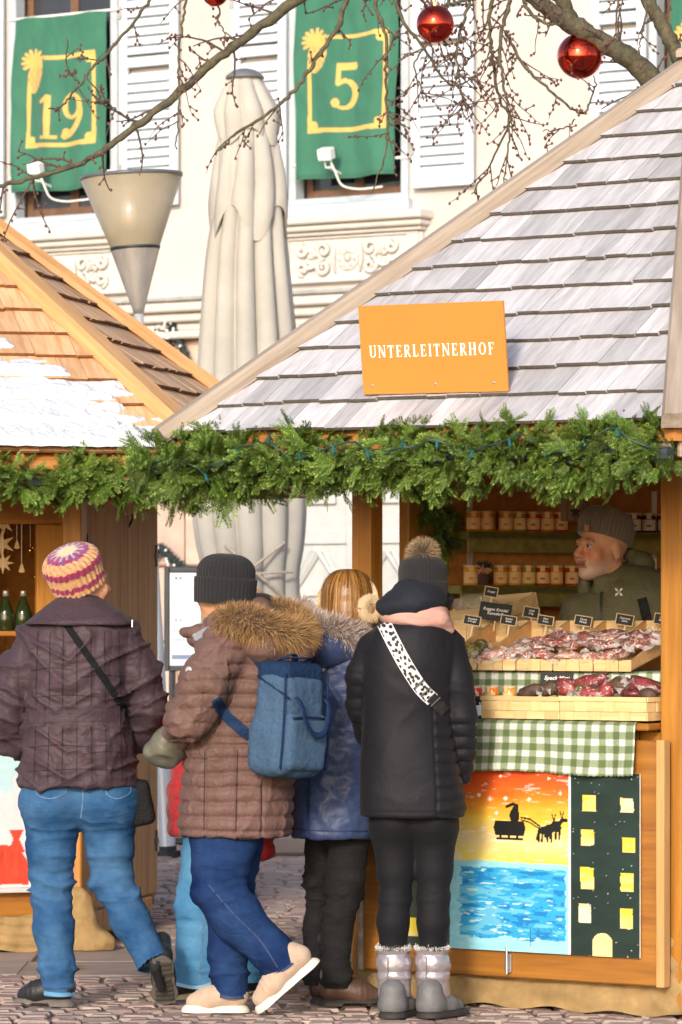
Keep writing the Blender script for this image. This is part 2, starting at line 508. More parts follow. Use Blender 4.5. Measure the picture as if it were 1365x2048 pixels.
def cobble(cx, cy, hx, hy, rs):
    a = [(-1, -1), (1, -1), (1, 1), (-1, 1)]
    j = [(x * hx * rs.uniform(0.86, 1.0), y * hy * rs.uniform(0.84, 1.0)) for x, y in a]
    tz = rs.uniform(-0.003, 0.004); tilt = (rs.uniform(-.03, .03), rs.uniform(-.03, .03))
    V = [(cx + x, cy + y, -0.03) for x, y in j]
    V += [(cx + x, cy + y, -0.007 + tz) for x, y in j]
    V += [(cx + x * .84, cy + y * .84, tz + x * tilt[0] + y * tilt[1]) for x, y in j]
    F = [(8, 9, 10, 11)]
    for k in range(4):
        l = (k + 1) % 4
        F += [(k, l, 4 + l, 4 + k), (4 + k, 4 + l, 8 + l, 8 + k)]
    return V, F

_rs = random.Random(3)
_stones = []
y = 14.45; row = 0
while y < 31:
    d = _rs.uniform(0.085, 0.115) * (1 if y < 18 else 1.15)
    if not (16.62 < y < 17.92):
        half = 0.0826 * y + 0.35
        x = -half - _rs.uniform(0, .1)
        while x < half:
            wd = _rs.uniform(0.085, 0.15) * (1 if y < 18 else 1.2)
            yy = y + d / 2 + 0.05 * math.sin(x * 2.6 + 0.4) + 0.012 * math.sin(x * 9 + row)
            if y < 16.5: yy = y + d / 2 + 0.014 * math.sin(x * 3 + row * .7)
            _stones.append((yy, x + wd / 2, wd / 2 - 0.006, d / 2 - 0.0055)); x += wd
    y += d; row += 1
_stones.sort(key=lambda s: s[0])
def _scol():
    b = _rs.uniform(0.66, 1.0)
    c = _rs.choice([(0.40, 0.29, 0.24), (0.42, 0.30, 0.26), (0.37, 0.28, 0.245), (0.44, 0.34, 0.28), (0.35, 0.245, 0.215)])
    return tuple(v * b for v in c)
_rest = MB(); _n = 0
for (sy, sx, hx, hy) in _stones:
    V, F = cobble(sx, sy, hx, hy, _rs); c = _scol()
    inside = abs(sx) < 0.0826 * sy + 0.05 and sy > 14.6
    if inside and _n < 300:
        add('cobblestone', V, F, m_cobble, pavement, colors=np.tile(c, (len(V), 1))); _n += 1
    else: _rest.raw(V, F, 0, c)
_rest.build('cobblestones_beyond', m_cobble, pavement, usecol=True, kind='stuff')
x = -3.2
while x < 3.2:                                  # smooth stone strip in front of the market huts
    wd = _rs.uniform(0.8, 1.15)
    for (ya, yb) in ((16.66, 17.28), (17.285, 17.9)):
        o_ = _rs.uniform(-.2, .2)
        MB().span((x + o_, ya, -0.06), (x + o_ + wd - .008, yb, _rs.uniform(-.004, .002)), 0.006).build('paving_slab', m_slab, pavement)
    x += wd
m_leaf = mat('fallen_leaf', (0.55, 0.30, 0.08), 0.7, 0.3, 20, rnd=0.3)
for k, (u, v) in enumerate(((160, 1938), (585, 1988), (612, 1995), (905, 2030), (450, 1925))):
    Yl = CAMH * FPX / (v - V0); c = P(u, v, Yl); a = _rs.uniform(0, 6.28); L = _rs.uniform(.02, .035)
    ca, sa = math.cos(a), math.sin(a)
    pts = [(-L, 0, .008), (-.3 * L, .5 * L, .016), (.5 * L, .45 * L, .013), (L, 0, .02), (.5 * L, -.45 * L, .01), (-.3 * L, -.5 * L, .013), (0, 0, .006)]
    V = [(c.x + x * ca - yy * sa, c.y + x * sa + yy * ca, z) for x, yy, z in pts]
    lab_ = ('on the smooth slabs by the first walker', 'left of the beige shoe heel', 'between the beige shoe and the brown boots', 'behind the silver boots', 'near the legs in light jeans')[k]
    add('fallen_leaf', V, [(0, 1, 6), (1, 2, 6), (2, 3, 6), (3, 4, 6), (4, 5, 6), (5, 0, 6)], m_leaf, group='dry leaves on the cobbles', cat='leaf',
        label='dry leaf lying on the ground ' + lab_)

# ================================================================== the palace front behind the market
FA = R(-34.0); FB = Vector((0, 32.0, 0))
Fd = Vector((math.cos(FA), math.sin(FA), 0)); Fn = Vector((math.sin(FA), -math.cos(FA), 0))
def fac(u, v, out=0.0):
    """photo pixel -> (along, up) on the facade plane moved out by 'out' metres"""
    k = (u - U0) / FPX
    t = (k * (FB.y + Fn.y * out) - Fn.x * out - FB.x) / (Fd.x - k * Fd.y)
    Y = FB.y + Fd.y * t + Fn.y * out
    return t, CAMH + (V0 - v) / FPX * Y
palace = empty('town_house', FB, FA)
tag(palace, 'cream rendered old town house with pale shutters, carved panels and stone base', 'building')
m_render = mat('cream_render', (0.54, 0.495, 0.465), 0.9, 0.10, 1.3, bump=0.15, bscale=50)
m_render2 = mat('pale_stucco', (0.60, 0.56, 0.52), 0.85, 0.10, 2.5, bump=0.15, bscale=40)
m_stone = mat('pink_stone', (0.60, 0.44, 0.36), 0.85, 0.15, 5.0, rnd=0.12, bump=0.45, bscale=45, bdist=0.006)
m_joint = mat('stone_joint', (0.42, 0.33, 0.28), 0.95, 0.1)
m_lead = mat('grey_lead', (0.36, 0.36, 0.35), 0.6, 0.25, 9)
m_shut = mat('pale_shutter_paint', (0.60, 0.665, 0.73), 0.55, 0.06, 6, rnd=0.04, bump=0.08, bscale=120)
m_frame = mat('window_frame_paint', (0.44, 0.50, 0.55), 0.5, 0.08, 6)
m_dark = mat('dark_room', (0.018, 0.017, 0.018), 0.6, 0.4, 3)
m_glass = mat('window_glass', (0.03, 0.03, 0.035), 0.06, 0.3, 2, spec=0.8)
m_brownf = mat('brown_casement', (0.16, 0.085, 0.05), 0.5, 0.2, 10)
m_greydoor = mat('grey_door_paint', (0.50, 0.51, 0.50), 0.6, 0.08, 8, bump=0.15, bscale=60)

zS = fac(705, 405)[1]                                   # window sill level
zC = fac(500, 600)[1]                                   # top of the cornice over the ground floor
wins = [(fac(22, 300)[0], fac(238, 300)[0]), (fac(580, 300)[0], fac(820, 300)[0]), (fac(1300, 300)[0], fac(1560, 300)[0])]
zT = zS + 1.98
wall = MB()
edges = [-9.0] + [e for wn in wins for e in wn] + [9.5]
for i in range(0, len(edges), 2): wall.span((edges[i], 0, zC), (edges[i + 1], 0.32, 9.0))
for a, b in wins:
    wall.span((a, 0, zC), (b, 0.32, zS)); wall.span((a, 0, zT), (b, 0.32, 9.0))
wall.build('wall', m_render, palace, local=True)
MB().span((-9, 0.02, -0.05), (9.5, 0.3, zC - .002)).build('base_wall', m_joint, palace, local=True)
# dark rooms, casements, sills, reveals
for k, (a, b) in enumerate(wins):
    wf = MB()
    for (x0, x1, z0, z1) in ((a, a + .07, zS, zT), (b - .07, b, zS, zT), (a + .07, b - .07, zS, zS + .05), (a + .07, b - .07, zT - .06, zT)):
        wf.span((x0, -0.025, z0), (x1, 0.10, z1), 0.006)
    win = wf.build('window', m_frame, palace, local=True)
    cm = (a + b) / 2
    cs = MB()
    for (x0, x1, z0, z1) in ((a + .07, a + .13, zS + .05, zT - .06), (b - .13, b - .07, zS + .05, zT - .06), (cm - .04, cm + .04, zS + .05, zT - .06),
                             (a + .13, cm - .04, zS + .05, zS + .13), (cm + .04, b - .13, zS + .05, zS + .13), (a + .13, cm - .04, zS + .6, zS + .65), (cm + .04, b - .13, zS + .6, zS + .65)):
        cs.span((x0, 0.13, z0), (x1, 0.18, z1), 0.005)
    _o = cs.build('casement', m_brownf, palace, local=True)
    _wmi = None
    for (x0, x1) in ((a + .13, cm - .04), (cm + .04, b - .13)):
        g = MB().span((x0, 0.15, zS + .13), (x1, 0.158, zT - .06)).build('pane', m_glass, palace, local=True)
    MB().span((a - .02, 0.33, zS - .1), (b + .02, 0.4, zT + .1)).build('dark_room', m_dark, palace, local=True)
    MB().span((a - .03, -0.07, zS - .09), (b + .03, 0.12, zS - .002), 0.008).build('window_sill', m_frame, palace, local=True)
    # stone ledge and carved panel under the window
    lg = MB(); w0, w1 = a - .09, b + .22
    lg.span((w0, -0.20, zS - .165), (w1, 0.01, zS - .10), 0.012).span((w0 + .03, -0.15, zS - .215), (w1 - .03, 0.01, zS - .167), 0.012).span((w0 + .06, -0.10, zS - .25), (w1 - .06, 0.01, zS - .217), 0.01)
    lg.build('stone_ledge', m_render2, palace, local=True)
    p0, p1, q1, q0 = a - .02, b + .14, zS - .255, zC + .10
    pn = MB()
    pn.span((p0, -0.05, q0), (p1, 0.01, q1), 0.01)
    # raised border
    bw = .03
    for (x0, x1, z0, z1) in ((p0 + .02, p1 - .02, q0 + .0, q0 + bw), (p0 + .02, p1 - .02, q1 - .022, q1 - .003), (p0 + .02, p0 + .06, q0 + bw, q1 - .022), (p1 - .13, p1 - .02, q0 + bw, q1 - .022)):
        pn.span((x0, -0.075, z0), (x1, -0.045, z1), 0.008)
    pan = pn.build('relief_panel', m_render2, palace, local=True)
    orn = MB()
    cx, cz = (p0 + p1 - .07) / 2, (q0 + bw + q1 - .022) / 2
    hh = (q1 - q0 - bw - .022) / 2 * 0.94; hw = (p1 - p0 - .25) / 2
    def scr(x, z, r, a0, turns, s, rad=.021, grow=.18):
        pts = []; n = 22
        for i in range(n):
            f = i / (n - 1); ang = a0 + s * f * turns * 2 * math.pi; rr = r * (1 - f * (1 - grow))
            pts.append((x + rr * math.cos(ang), -0.062 - .016 * math.sin(f * 3.1), z + rr * math.sin(ang)))
        orn.tube(pts, [rad * (0.6 + .4 * math.sin(.4 + 2.4 * i / n)) for i in range(n)], 6)
    for rr in (hh * .62, hh * .36):
        n = 24; orn.tube([(cx + rr * math.cos(i * 2 * math.pi / n), -0.055, cz + rr * math.sin(i * 2 * math.pi / n)) for i in range(n + 1)], .014, 6)
    for i in range(8):
        an = i * math.pi / 4
        orn.ball((cx + hh * .48 * math.cos(an), -0.06, cz + hh * .48 * math.sin(an)), (.028, .02, .028), 8, 5)
    orn.ball((cx, -0.06, cz), (.03, .03, .03), 8, 5)
    for s in (-1, 1):
        for t in (-1, 1):
            scr(cx + s * hw * .42, cz + t * hh * .45, hh * .48, (math.pi / 2) * -t, 1.4, s * t)
            scr(cx + s * hw * .80, cz + t * hh * .50, hh * .40, (math.pi / 2) * t, 1.3, -s * t)
            scr(cx + s * hw * .62, cz + t * hh * .1, hh * .62, math.pi * (0 if s > 0 else 1), .45, s * t, .02)
            for q in range(4):
                an = math.radians(20 + 26 * q)
                r0, r1 = hh * .12, hh * .62
                orn.tube([(cx + s * (hw * .58 + r0 * math.cos(an)), -0.05, cz + t * r0 * math.sin(an)),
                          (cx + s * (hw * .58 + .6 * r1 * math.cos(an)), -0.07, cz + t * .65 * r1 * math.sin(an)),
                          (cx + s * (hw * .58 + r1 * math.cos(an + .2)), -0.055, cz + t * r1 * math.sin(an + .2))], [.006, .02, .005], 6)
        orn.tube([(cx + s * hw * .22, -.055, cz - hh * .8), (cx + s * hw * .26, -.07, cz), (cx + s * hw * .22, -.055, cz + hh * .8)], [.01, .022, .01], 6)
    orn.build('scrollwork', m_render2, pan, local=False) if False else add('scrollwork', (np.array(orn.V) - np.array(pan.location)), orn.F, m_render2, pan, local=True, smooth=True)
# cornice: lead flashing and stepped mouldings right across the front
cn = MB()
cn.span((-9, -0.30, zC - .005), (9.5, 0.0, zC + .03), 0.01); cn.build('lead_flashing', m_lead, palace, local=True)
cn = MB()
for (z0, z1, o) in ((zC - .085, zC - .007, .27), (zC - .16, zC - .087, .20), (zC - .23, zC - .162, .13), (zC - .29, zC - .232, .17)):
    cn.span((-9, -o, z0), (9.5, 0.05, z1), 0.014)
cn.build('cornice', m_render2, palace, local=True)
# base of large pink stone blocks
tD0, tD1 = fac(588, 1100)[0], fac(838, 1100)[0]
z = 0.0; r_ = 0; ztop = zC - .292
rows = 6
while r_ < rows:
    h = ztop / rows
    x = -6.5 + (0.45 if r_ % 2 else 0)
    while x < 4.2:
        wd = _rs.uniform(0.78, 1.0)
        x0, x1 = x, x + wd
        if x1 > tD0 - .1 and x0 < tD1 + .1 and z < 3.2:
            if x0 < tD0 - .1 - .2: x1 = tD0 - .1
            elif x1 > tD1 + .1 + .2: x0 = tD1 + .1
            else: x += wd; continue
        MB().span((x0 + .008, -0.035 + _rs.uniform(0, .006), z + .008), (x1 - .008, 0.02, z + h - .008), 0.014).build('stone_block', m_stone, palace, local=True)
        x += wd
    z += h; r_ += 1
# carved grey double door
dw = (tD1 - tD0)
door = MB().span((tD0, -0.03, 0), (tD1, 0.04, 3.1), 0.01).build('carved_door', m_greydoor, palace, local=True)
def dpart(mb, name): return add(name, np.array(mb.V) - np.array(door.location), mb.F, m_greydoor, door, local=True)
cmid = (tD0 + tD1) / 2
for (x0, x1) in ((tD0 - .11, tD0 - .003), (tD1 + .003, tD1 + .11)): dpart(MB().span((x0, -.07, 0), (x1, .02, 3.2), .015), 'door_jamb')
dpart(MB().span((cmid - .05, -.06, 0), (cmid + .05, -.032, 3.1), .008), 'door_rail')
for zz in (.1, 1.02, 2.02, 2.95): 
    for s in (0, 1):
        x0, x1 = (tD0, cmid - .052) if s == 0 else (cmid + .052, tD1)
        dpart(MB().span((x0, -.055, zz - .05), (x1, -.032, zz + .05), .008), 'door_rail')
for s in (0, 1):
    x0, x1 = (tD0 + .0, cmid - .052) if s == 0 else (cmid + .052, tD1 - .0)
    xc = (x0 + x1) / 2; hw = (x1 - x0) / 2
    for zz, hz in ((.55, .38), (1.52, .42), (2.48, .40)):
        pm = MB()
        for (a0, a1, b0, b1) in ((xc - hw * .62, xc - hw * .46, zz - hz * .5, zz + hz * .25), (xc + hw * .46, xc + hw * .62, zz - hz * .5, zz + hz * .25),
                                 (xc - hw * .46, xc + hw * .46, zz - hz * .5, zz - hz * .36), (xc - hw * .46, xc + hw * .46, zz + hz * .11, zz + hz * .25)):
            pm.span((a0, -.068, b0), (a1, -.034, b1), .006)
        dpart(pm, 'panel_frame')
        dpart(MB().ball((xc, -.035, zz - hz * .12), (hw * .26, .03, hz * .16), 10, 6), 'rosette')
        for sx in (-1, 1):   # gable over the panel and the slanting boards
            q = MB()
            a = Vector((xc + sx * hw * .78, -.05, zz + hz * .28)); b = Vector((xc, -.05, zz + hz * .92)); d = (b - a)
            q.tube([a, b], .022, 4); dpart(q, 'gable_strip')
            q = MB(); q.tube([Vector((xc + sx * hw * .2, -.045, zz + hz * .95)), Vector((xc + sx * hw * .98, -.045, zz + hz * .1))], .026, 4); dpart(q, 'slanting_strip')

# louvred shutters, each slat its own piece
zB = fac(880, 376)[1]
def shutter(t0, t1):
    fr = MB(); y0, y1 = -0.085, -0.045
    for (x0, x1, z0, z1) in ((t0, t0 + .075, zB, zT), (t1 - .075, t1, zB, zT), (t0 + .075, t1 - .075, zB, zB + .1), (t0 + .075, t1 - .075, zT - .1, zT), (t0 + .075, t1 - .075, zB + 1.12, zB + 1.2)):
        fr.span((x0, y0, z0), (x1, y1, z1), 0.006)
    sh = fr.build('shutter', m_shut, palace, local=True)
    V, F = cbox(((t1 - t0) / 2 - .077, 0.007, 0.046), 0.003)
    me = mesh_from('slat', V, F, m_shut)
    z = zB + .135
    while z < zT - .12:
        if abs(z - zB - 1.16) > .07:
            o = bpy.data.objects.new('slat', me); COL.objects.link(o); o.parent = sh
            o.location = Vector(((t0 + t1) / 2, -.064, z)) - sh.location; o.rotation_euler = (R(-32 + _rs.uniform(-2, 2)), 0, 0)
        z += 0.075
    for zz in (zB + .3, zT - .35):
        add('hinge', [(v[0], v[1] - .0, v[2]) for v in np.array(cbox((.02, .01, .05), .003)[0]) + np.array([t0 + .01, -.09, zz]) - np.array(sh.location)], cbox((.02, .01, .05), .003)[1], m_lead, sh, local=True)
for (ua, ub) in ((-112, 8), (242, 357), (466, 574), (826, 948), (1183, 1293)):
    shutter(fac(ua, 300, .06)[0], fac(ub, 300, .06)[0])

# ---- printed Advent banners hanging in the windows
def segd(px, py, a, b):
    ax, ay = a; bx, by = b; dx, dy = bx - ax, by - ay; L = dx * dx + dy * dy + 1e-12
    t = np.clip(((px - ax) * dx + (py - ay) * dy) / L, 0, 1)
    return np.hypot(px - ax - t * dx, py - ay - t * dy)
def polyd(px, py, pts): return np.min([segd(px, py, pts[i], pts[i + 1]) for i in range(len(pts) - 1)], 0)
def arcp(cx, cy, rx, ry, a0, a1, n=18): return [(cx + rx * math.cos(R(a0 + (a1 - a0) * i / n)), cy + ry * math.sin(R(a0 + (a1 - a0) * i / n))) for i in range(n + 1)]
def digit(px, py, ch, cx, cy, h):
    """gold serif numeral, y down"""
    x = (px - cx) / h; y = (py - cy) / h
    if ch == '1':
        m = (np.abs(x) < .085) & (np.abs(y) < .5)
        m |= (np.abs(x) < .24) & (y > .42) & (y < .5)
        m |= polyd(x, y, [(-.20, -.36), (-.02, -.47)]) < .05
    elif ch == '9':
        d = np.hypot(x / .29, (y + .2) / .30)
        m = (d < 1) & (np.hypot(x / .15, (y + .2) / .22) > 1)
        m |= (polyd(x, y, arcp(-.26, -.08, .50, .54, 0, 88)) < .075) & (y > -.25)
        m |= np.hypot(x + .20, y - .38) < .095
    else:
        m = (y > -.5) & (y < -.34) & (x > -.2) & (x < .25 - .3 * (y + .42) ** 2)
        m |= (np.abs(x + .17) < .055) & (y > -.5) & (y < -.03)
        dd = np.hypot(x / .33, (y - .18) / .33)
        m |= (dd < 1) & (np.hypot((x + .05) / .22, (y - .18) / .255) > 1) & ~((x < -.10) & (y < .30) & (y > -.05)) & (x > -.30)
        m |= np.hypot(x + .22, y - .36) < .10
        m |= polyd(x, y, [(-.17, -.06), (-.02, -.13)]) < .05
    return m
m_banner = mat('banner_cloth', (1, 1, 1), 0.75, 0.06, 14, attr=True, bump=0.1, bscale=300, bdist=0.002, sheen=0.2)
m_white = mat('white_paint', (0.80, 0.80, 0.78), 0.5, 0.05)
m_cable = mat('white_cable', (0.78, 0.74, 0.68), 0.5, 0.05)
m_black = mat('black_iron', (0.022, 0.024, 0.027), 0.5, 0.3, 20)
def banner(u0, u1, v0, v1, chars, cols, label, fr, fu=None):
    o_ = .045
    t0, zt = fac(u0, v0, o_); t1, _ = fac(u1, v0, o_); zb = fac((u0 + u1) / 2, v1, o_)[1]; zt = fac((u0 + u1) / 2, v0, o_)[1]
    nu, nv = 150, 260
    a, b = np.meshgrid(np.linspace(0, 1, nu), np.linspace(0, 1, nv))
    a, b = a.ravel(), b.ravel()
    y = -o_ - .012 - .024 * np.sin(a * 17 + 1.6 * np.sin(b * 3)) * (0.3 + .7 * b) - .03 * fbm(np.stack([a * 5, b * 3, 0 * a + u0], 1), 5) - .03 * b
    xe = .012 * np.sin(b * 5 + u0) * (a - .5) * 2
    V = np.stack([t0 + (t1 - t0) * a + xe, y, zt + (zb - zt) * b + .008 * np.sin(a * 9)], 1)
    asp = (zt - zb) / (t1 - t0); px, py = a, b * asp
    green = np.array([0.030, 0.150, 0.092]); gold = np.array([0.66, 0.40, 0.11])
    fx0, fx1, fy0, fy1 = fr; fy0 *= asp; fy1 *= asp
    lw = .017
    g = (np.abs(np.maximum(np.abs(px - (fx0 + fx1) / 2) - (fx1 - fx0) / 2, np.abs(py - (fy0 + fy1) / 2) - (fy1 - fy0) / 2)) < lw)
    g &= (np.minimum(np.abs(px - fx0), np.abs(px - fx1)) < lw) | (np.minimum(np.abs(py - fy0), np.abs(py - fy1)) < lw)
    for (cx, cy, sx, sy) in ((fx1, fy0, -1, 1), (fx0, fy1, 1, -1), (fx1, fy1, -1, -1)):      # flared corners
        qx, qy = (px - cx) * sx, (py - cy) * sy
        g |= (qx > -.025) & (qy > -.025) & (qx + qy < .10) & ~(np.hypot(qx - .10, qy - .10) < .062)
        g |= np.hypot(qx - .045, qy - .045) < .03
    # fir cone with needles on the first corner
    g &= ~((px < fx0 + .17) & (py < fy0 + .20))
    ccx, ccy = fx0 + .075, fy0 + .14
    cone_ = np.hypot((px - ccx + (py - ccy) * .15) / .088, (py - ccy) / .16) < 1
    cone_ &= ~((np.abs(np.sin((px - ccx) * 60 + (py - ccy) * 42)) < .18) | (np.abs(np.sin((px - ccx) * 60 - (py - ccy) * 42)) < .18)) | (py < ccy - .06)
    g |= cone_
    for an in (175, 200, 225, 250, 280, 305, 335, 150):
        L = .11
        g |= polyd(px, py, [(ccx - .02, ccy - .11), (ccx - .02 + L * math.cos(R(an)), ccy - .11 + L * .9 * math.sin(R(an)))]) < .014
    for ch, cx, cy, h in chars: g |= digit(px, py, ch, cx, cy * asp, h * asp)
    C = np.where(g[:, None], gold, green)
    C = C * (1 + .10 * fbm(np.stack([a * 4, b * 6, a * 0], 1), 9))[:, None]
    C = np.where((b > .975)[:, None], green * .8, C)
    root = empty('advent_banner', FB + Fd * ((t0 + t1) / 2) + Vector((0, 0, zb)), FA)
    tag(root, label, 'banner')
    off = np.array([(t0 + t1) / 2, 0, zb])
    add('cloth', V - off, gridmesh(nu, nv)[:, ::-1], m_banner, root, local=True, smooth=True, colors=C)
    for zz in (zt + .01, zb + .13):
        rod = MB().tube([(t0 - .07, -o_ + .012, zz), (t1 + .10, -o_ + .012, zz)], .011, 8)
        add('rod', np.array(rod.V) - off, rod.F, m_white, root, local=True)
banner(30, 215, 32, 381, [('1', .40, .575, .25), ('9', .64, .57, .25)], None, 'green window banner printed with a gold 19, above the cone street lamp', (.16, .86, .235, .735))
banner(597, 796, -18, 356, [('5', .50, .505, .25)], None, 'green window banner printed with a gold 5, right of the closed parasol', (.14, .88, .24, .74))
banner(1346, 1560, -30, 340, [('7', .5, .5, .01)], None, 'green window banner cut by the top right corner of the view', (.10, .88, .24, .74))
def floodlight(u, v, uc, vc, label):
    t, z = fac(u, v, .30); c = FB + Fd * t + Fn * .30 + Vector((0, 0, z))
    root = empty('floodlight', c, FA); tag(root, label, 'floodlight', None)
    MB().box((0, 0, 0), (.055, .05, .045), .008, Euler((R(18), 0, R(8))).to_matrix()).build('housing', m_white, root, local=True)
    MB().box((0, .052, .012), (.05, .006, .036), .002, Euler((R(18), 0, R(8))).to_matrix()).build('lamp_glass', m_glass, root, local=True)
    MB().tube([(-.03, .02, -.05), (-.03, .04, -.10), (.03, .04, -.10), (.03, .02, -.05)], .007, 6).tube([(0, .04, -.10), (0, .23, -.14)], .01, 6).build('bracket', m_white, root, local=True)
    pts = spline([(.02, .03, -.06), (.07, .02, -.14), (.11, .05, -.24), (.20, .12, -.27), (.30, .2, -.26), (.36, .24, -.25)], 24)
    MB().tube(pts, .008, 6).build('cable', m_cable, root, local=True)
floodlight(72, 336, 0, 0, 'small white floodlight above the cone street lamp')
floodlight(653, 308, 0, 0, 'small white floodlight on the window right of the parasol')

# ---- light garland zigzagging over the stone base
m_dgarl = mat('dark_fir_garland', (0.035, 0.05, 0.05), 0.9, 0.5, 40)
m_bulb = mat('clear_bulb', (0.85, 0.85, 0.85), 0.15, 0.05, spec=0.8)
def zig(pix, label):
    pts = []
    for u, v in pix:
        t, z = fac(u, v, .12); pts.append(FB + Fd * t + Fn * .12 + Vector((0, 0, z)))
    pts = [Vector(p) for p in spline(pts, len(pts) * 10)] if len(pts) > 2 else pts
    return pts
root = empty('light_garland', FB + Fd * fac(350, 700)[0] + Fn * .12); tag(root, 'dark garland with tiny clear bulbs zigzagging over the stone wall', 'garland')
for pix, r_ in (([(346, 642), (340, 672), (328, 725)], .042), ([(346, 642), (362, 690), (392, 765), (404, 800)], .042), ([(343, 668), (318, 660), (296, 672)], .016),
                ([(322, 1094), (345, 1118), (372, 1140), (420, 1180)], .042), ([(322, 1094), (308, 1108), (290, 1125)], .03)):
    pts = zig(pix, '')
    st = MB(); st.tube(pts, r_ * .6, 8)
    for p in pts:
        for q in range(16):
            d = Vector((_rs.gauss(0, 1), _rs.gauss(0, 1), _rs.gauss(0, 1))).normalized()
            st.tube([p, p + d * r_ * 1.3], [.006, .001], 3, cap=False)
    st.build('strand', m_dgarl, root)
    for p in pts[::3]:
        MB().ball(p + Fn * (r_ + .01) + Vector((_rs.uniform(-.04, .04), 0, _rs.uniform(-.03, .03))), .011, 6, 4).build('bulb', m_bulb, root)

# ================================================================== street lamp with a cone head
LY = 24.6
lb = P(337, 1712, LY); lt = P(263, 352, LY); ax = (lt - lb).normalized(); Ll = (lt - lb).length
lamp = empty('street_lamp', lb); tag(lamp, 'leaning grey street lamp with frosted amber cone head', 'street lamp')
m_pole = mat('grey_pole_paint', (0.52, 0.53, 0.55), 0.4, 0.08, 5, metal=0.3)
m_steel = mat('brushed_steel', (0.50, 0.46, 0.42), 0.42, 0.18, 14, (1, 1, 0.05), metal=0.55)
m_amber = mat('frosted_amber_plastic', (0.44, 0.37, 0.26), 0.35, 0.14, 3.0, alpha=0.66, sss=0.0, coat=0.25)
px = FPX / LY
def lam(v): return (1712 - v) / (1712 - 352) * Ll
prof_pole = [(.050, 0.0), (.050, .05), (.047, .06), (.030, lam(690)), (.029, lam(628))]
MB().lathe(prof_pole, lb, 20, axis=ax).build('pole', m_pole, lamp, smooth=True)
MB().lathe([(.075, -.01), (.075, .03), (.052, .035), (.052, .06)], lb, 20, axis=ax).build('base_plate', m_black, lamp)
MB().lathe([(.029, lam(628)), (.040, lam(615)), (.145, lam(501)), (.147, lam(499))], lb, 40, axis=ax).build('reflector_cone', m_steel, lamp, smooth=True)
MB().lathe([(.148, lam(500)), (.150, lam(497)), (.150, lam(494)), (.146, lam(492))], lb, 40, axis=ax).build('seal_ring', m_black, lamp, smooth=True)
MB().lathe([(.146, lam(496)), (.302, lam(357)), (.298, lam(357)), (.142, lam(496))], lb, 48, axis=ax, cap=False).build('frosted_cone', m_amber, lamp, smooth=True)
MB().lathe([(.10, lam(470)), (.10, lam(400)), (.2, lam(375))], lb, 24, axis=ax).build('lamp_core', mat('lamp_core_white', (0.7, 0.62, 0.45), 0.5, 0.1), lamp, smooth=True)
MB().lathe([(.300, lam(358)), (.308, lam(356)), (.308, lam(350)), (.29, lam(349)), (.05, lam(347.5))], lb, 48, axis=ax).build('lid', mat('lamp_lid', (.10, .11, .12), .35, .2, 6), lamp, smooth=True)

# ================================================================== closed parasol
PY = 25.0
pb = P(500, V0 + CAMH * FPX / PY, PY); parasol = empty('closed_parasol', pb)
tag(parasol, 'tall closed beige parasol tied round with cords behind the huts', 'parasol')
m_canvas = mat('beige_canvas', (0.43, 0.405, 0.36), 0.85, 0.12, 3, bump=0.12, bscale=90, bdist=0.004)
m_ochre = mat('ochre_lining', (0.62, 0.40, 0.13), 0.85, 0.1)
m_cap = mat('slate_cap', (0.14, 0.15, 0.17), 0.45, 0.15)
def pleat(rows, name, nfold, amp, ph, seed, hem=0.0, m=m_canvas, nz=60, na=160, sharp=1.0):
    """rows (v, uL, uR) -> folded cloth hanging round the mast"""
    q = spline(rows, nz); V = []
    for r in q:
        c = P((r[1] + r[2]) / 2, r[0], PY); hw = (r[2] - r[1]) / 2 / FPX * PY
        f = (r[0] - rows[0][0]) / (rows[-1][0] - rows[0][0])
        for i in range(na):
            a = 2 * math.pi * i / na
            fo = (abs(math.sin(nfold * a / 2 + ph + .5 * math.sin(f * 2 + seed))) ** sharp) * 2 - 1.1
            n_ = .05 * math.sin(3 * a + seed + f * 4)
            rr = 1 + amp * min(1, f * 3 + .25) * (1 - .45 * max(0, f - .6) / .4) * (fo + n_)
            zz = c.z - hem * f ** 4 * (0.5 + .5 * math.sin(nfold * a / 2 * 1.0 + ph * 2 + seed)) * 1.0
            V.append((c.x + hw * rr * math.cos(a), c.y + hw * .9 * rr * math.sin(a), zz))
    F = []
    for j in range(nz - 1):
        for i in range(na):
            F.append((j * na + i, (j + 1) * na + i, (j + 1) * na + (i + 1) % na, j * na + (i + 1) % na))
    return add(name, V, F, m, parasol, smooth=True)
pleat([(165, 463, 519), (230, 446, 546), (400, 436, 560), (520, 420, 568), (700, 408, 584), (880, 400, 594), (1000, 396, 602), (1080, 402, 600), (1150, 414, 592), (1210, 412, 594), (1330, 408, 600)], 'canopy', 11, .17, .4, 1.0, sharp=.55, na=240)
pleat([(152, 462, 520), (190, 447, 538), (225, 434, 556), (262, 436, 556)], 'vent_flap', 8, .15, .9, 2.4, hem=.10, sharp=.6, na=200)
pleat([(250, 446, 546), (300, 440, 556), (350, 432, 566), (392, 424, 572), (415, 424, 572)], 'valance', 9, .16, .2, 4.0, hem=.22, sharp=.6, na=200)
MB().lathe([(.118, P(0, 158, PY).z), (.115, P(0, 152, PY).z), (.07, P(0, 141, PY).z), (.02, P(0, 137, PY).z)], (pb.x - .03, pb.y, 0), 24).build('top_cap', m_cap, parasol, smooth=True)
MB().tube([(pb.x, pb.y, 0.02), (pb.x - .02, pb.y, 4.5)], .04, 12).build('mast', m_pole, parasol)
MB().span((pb.x - .38, pb.y - .38, 0.0), (pb.x + .38, pb.y + .38, .12), .02).build('base_slab', m_slab, parasol)
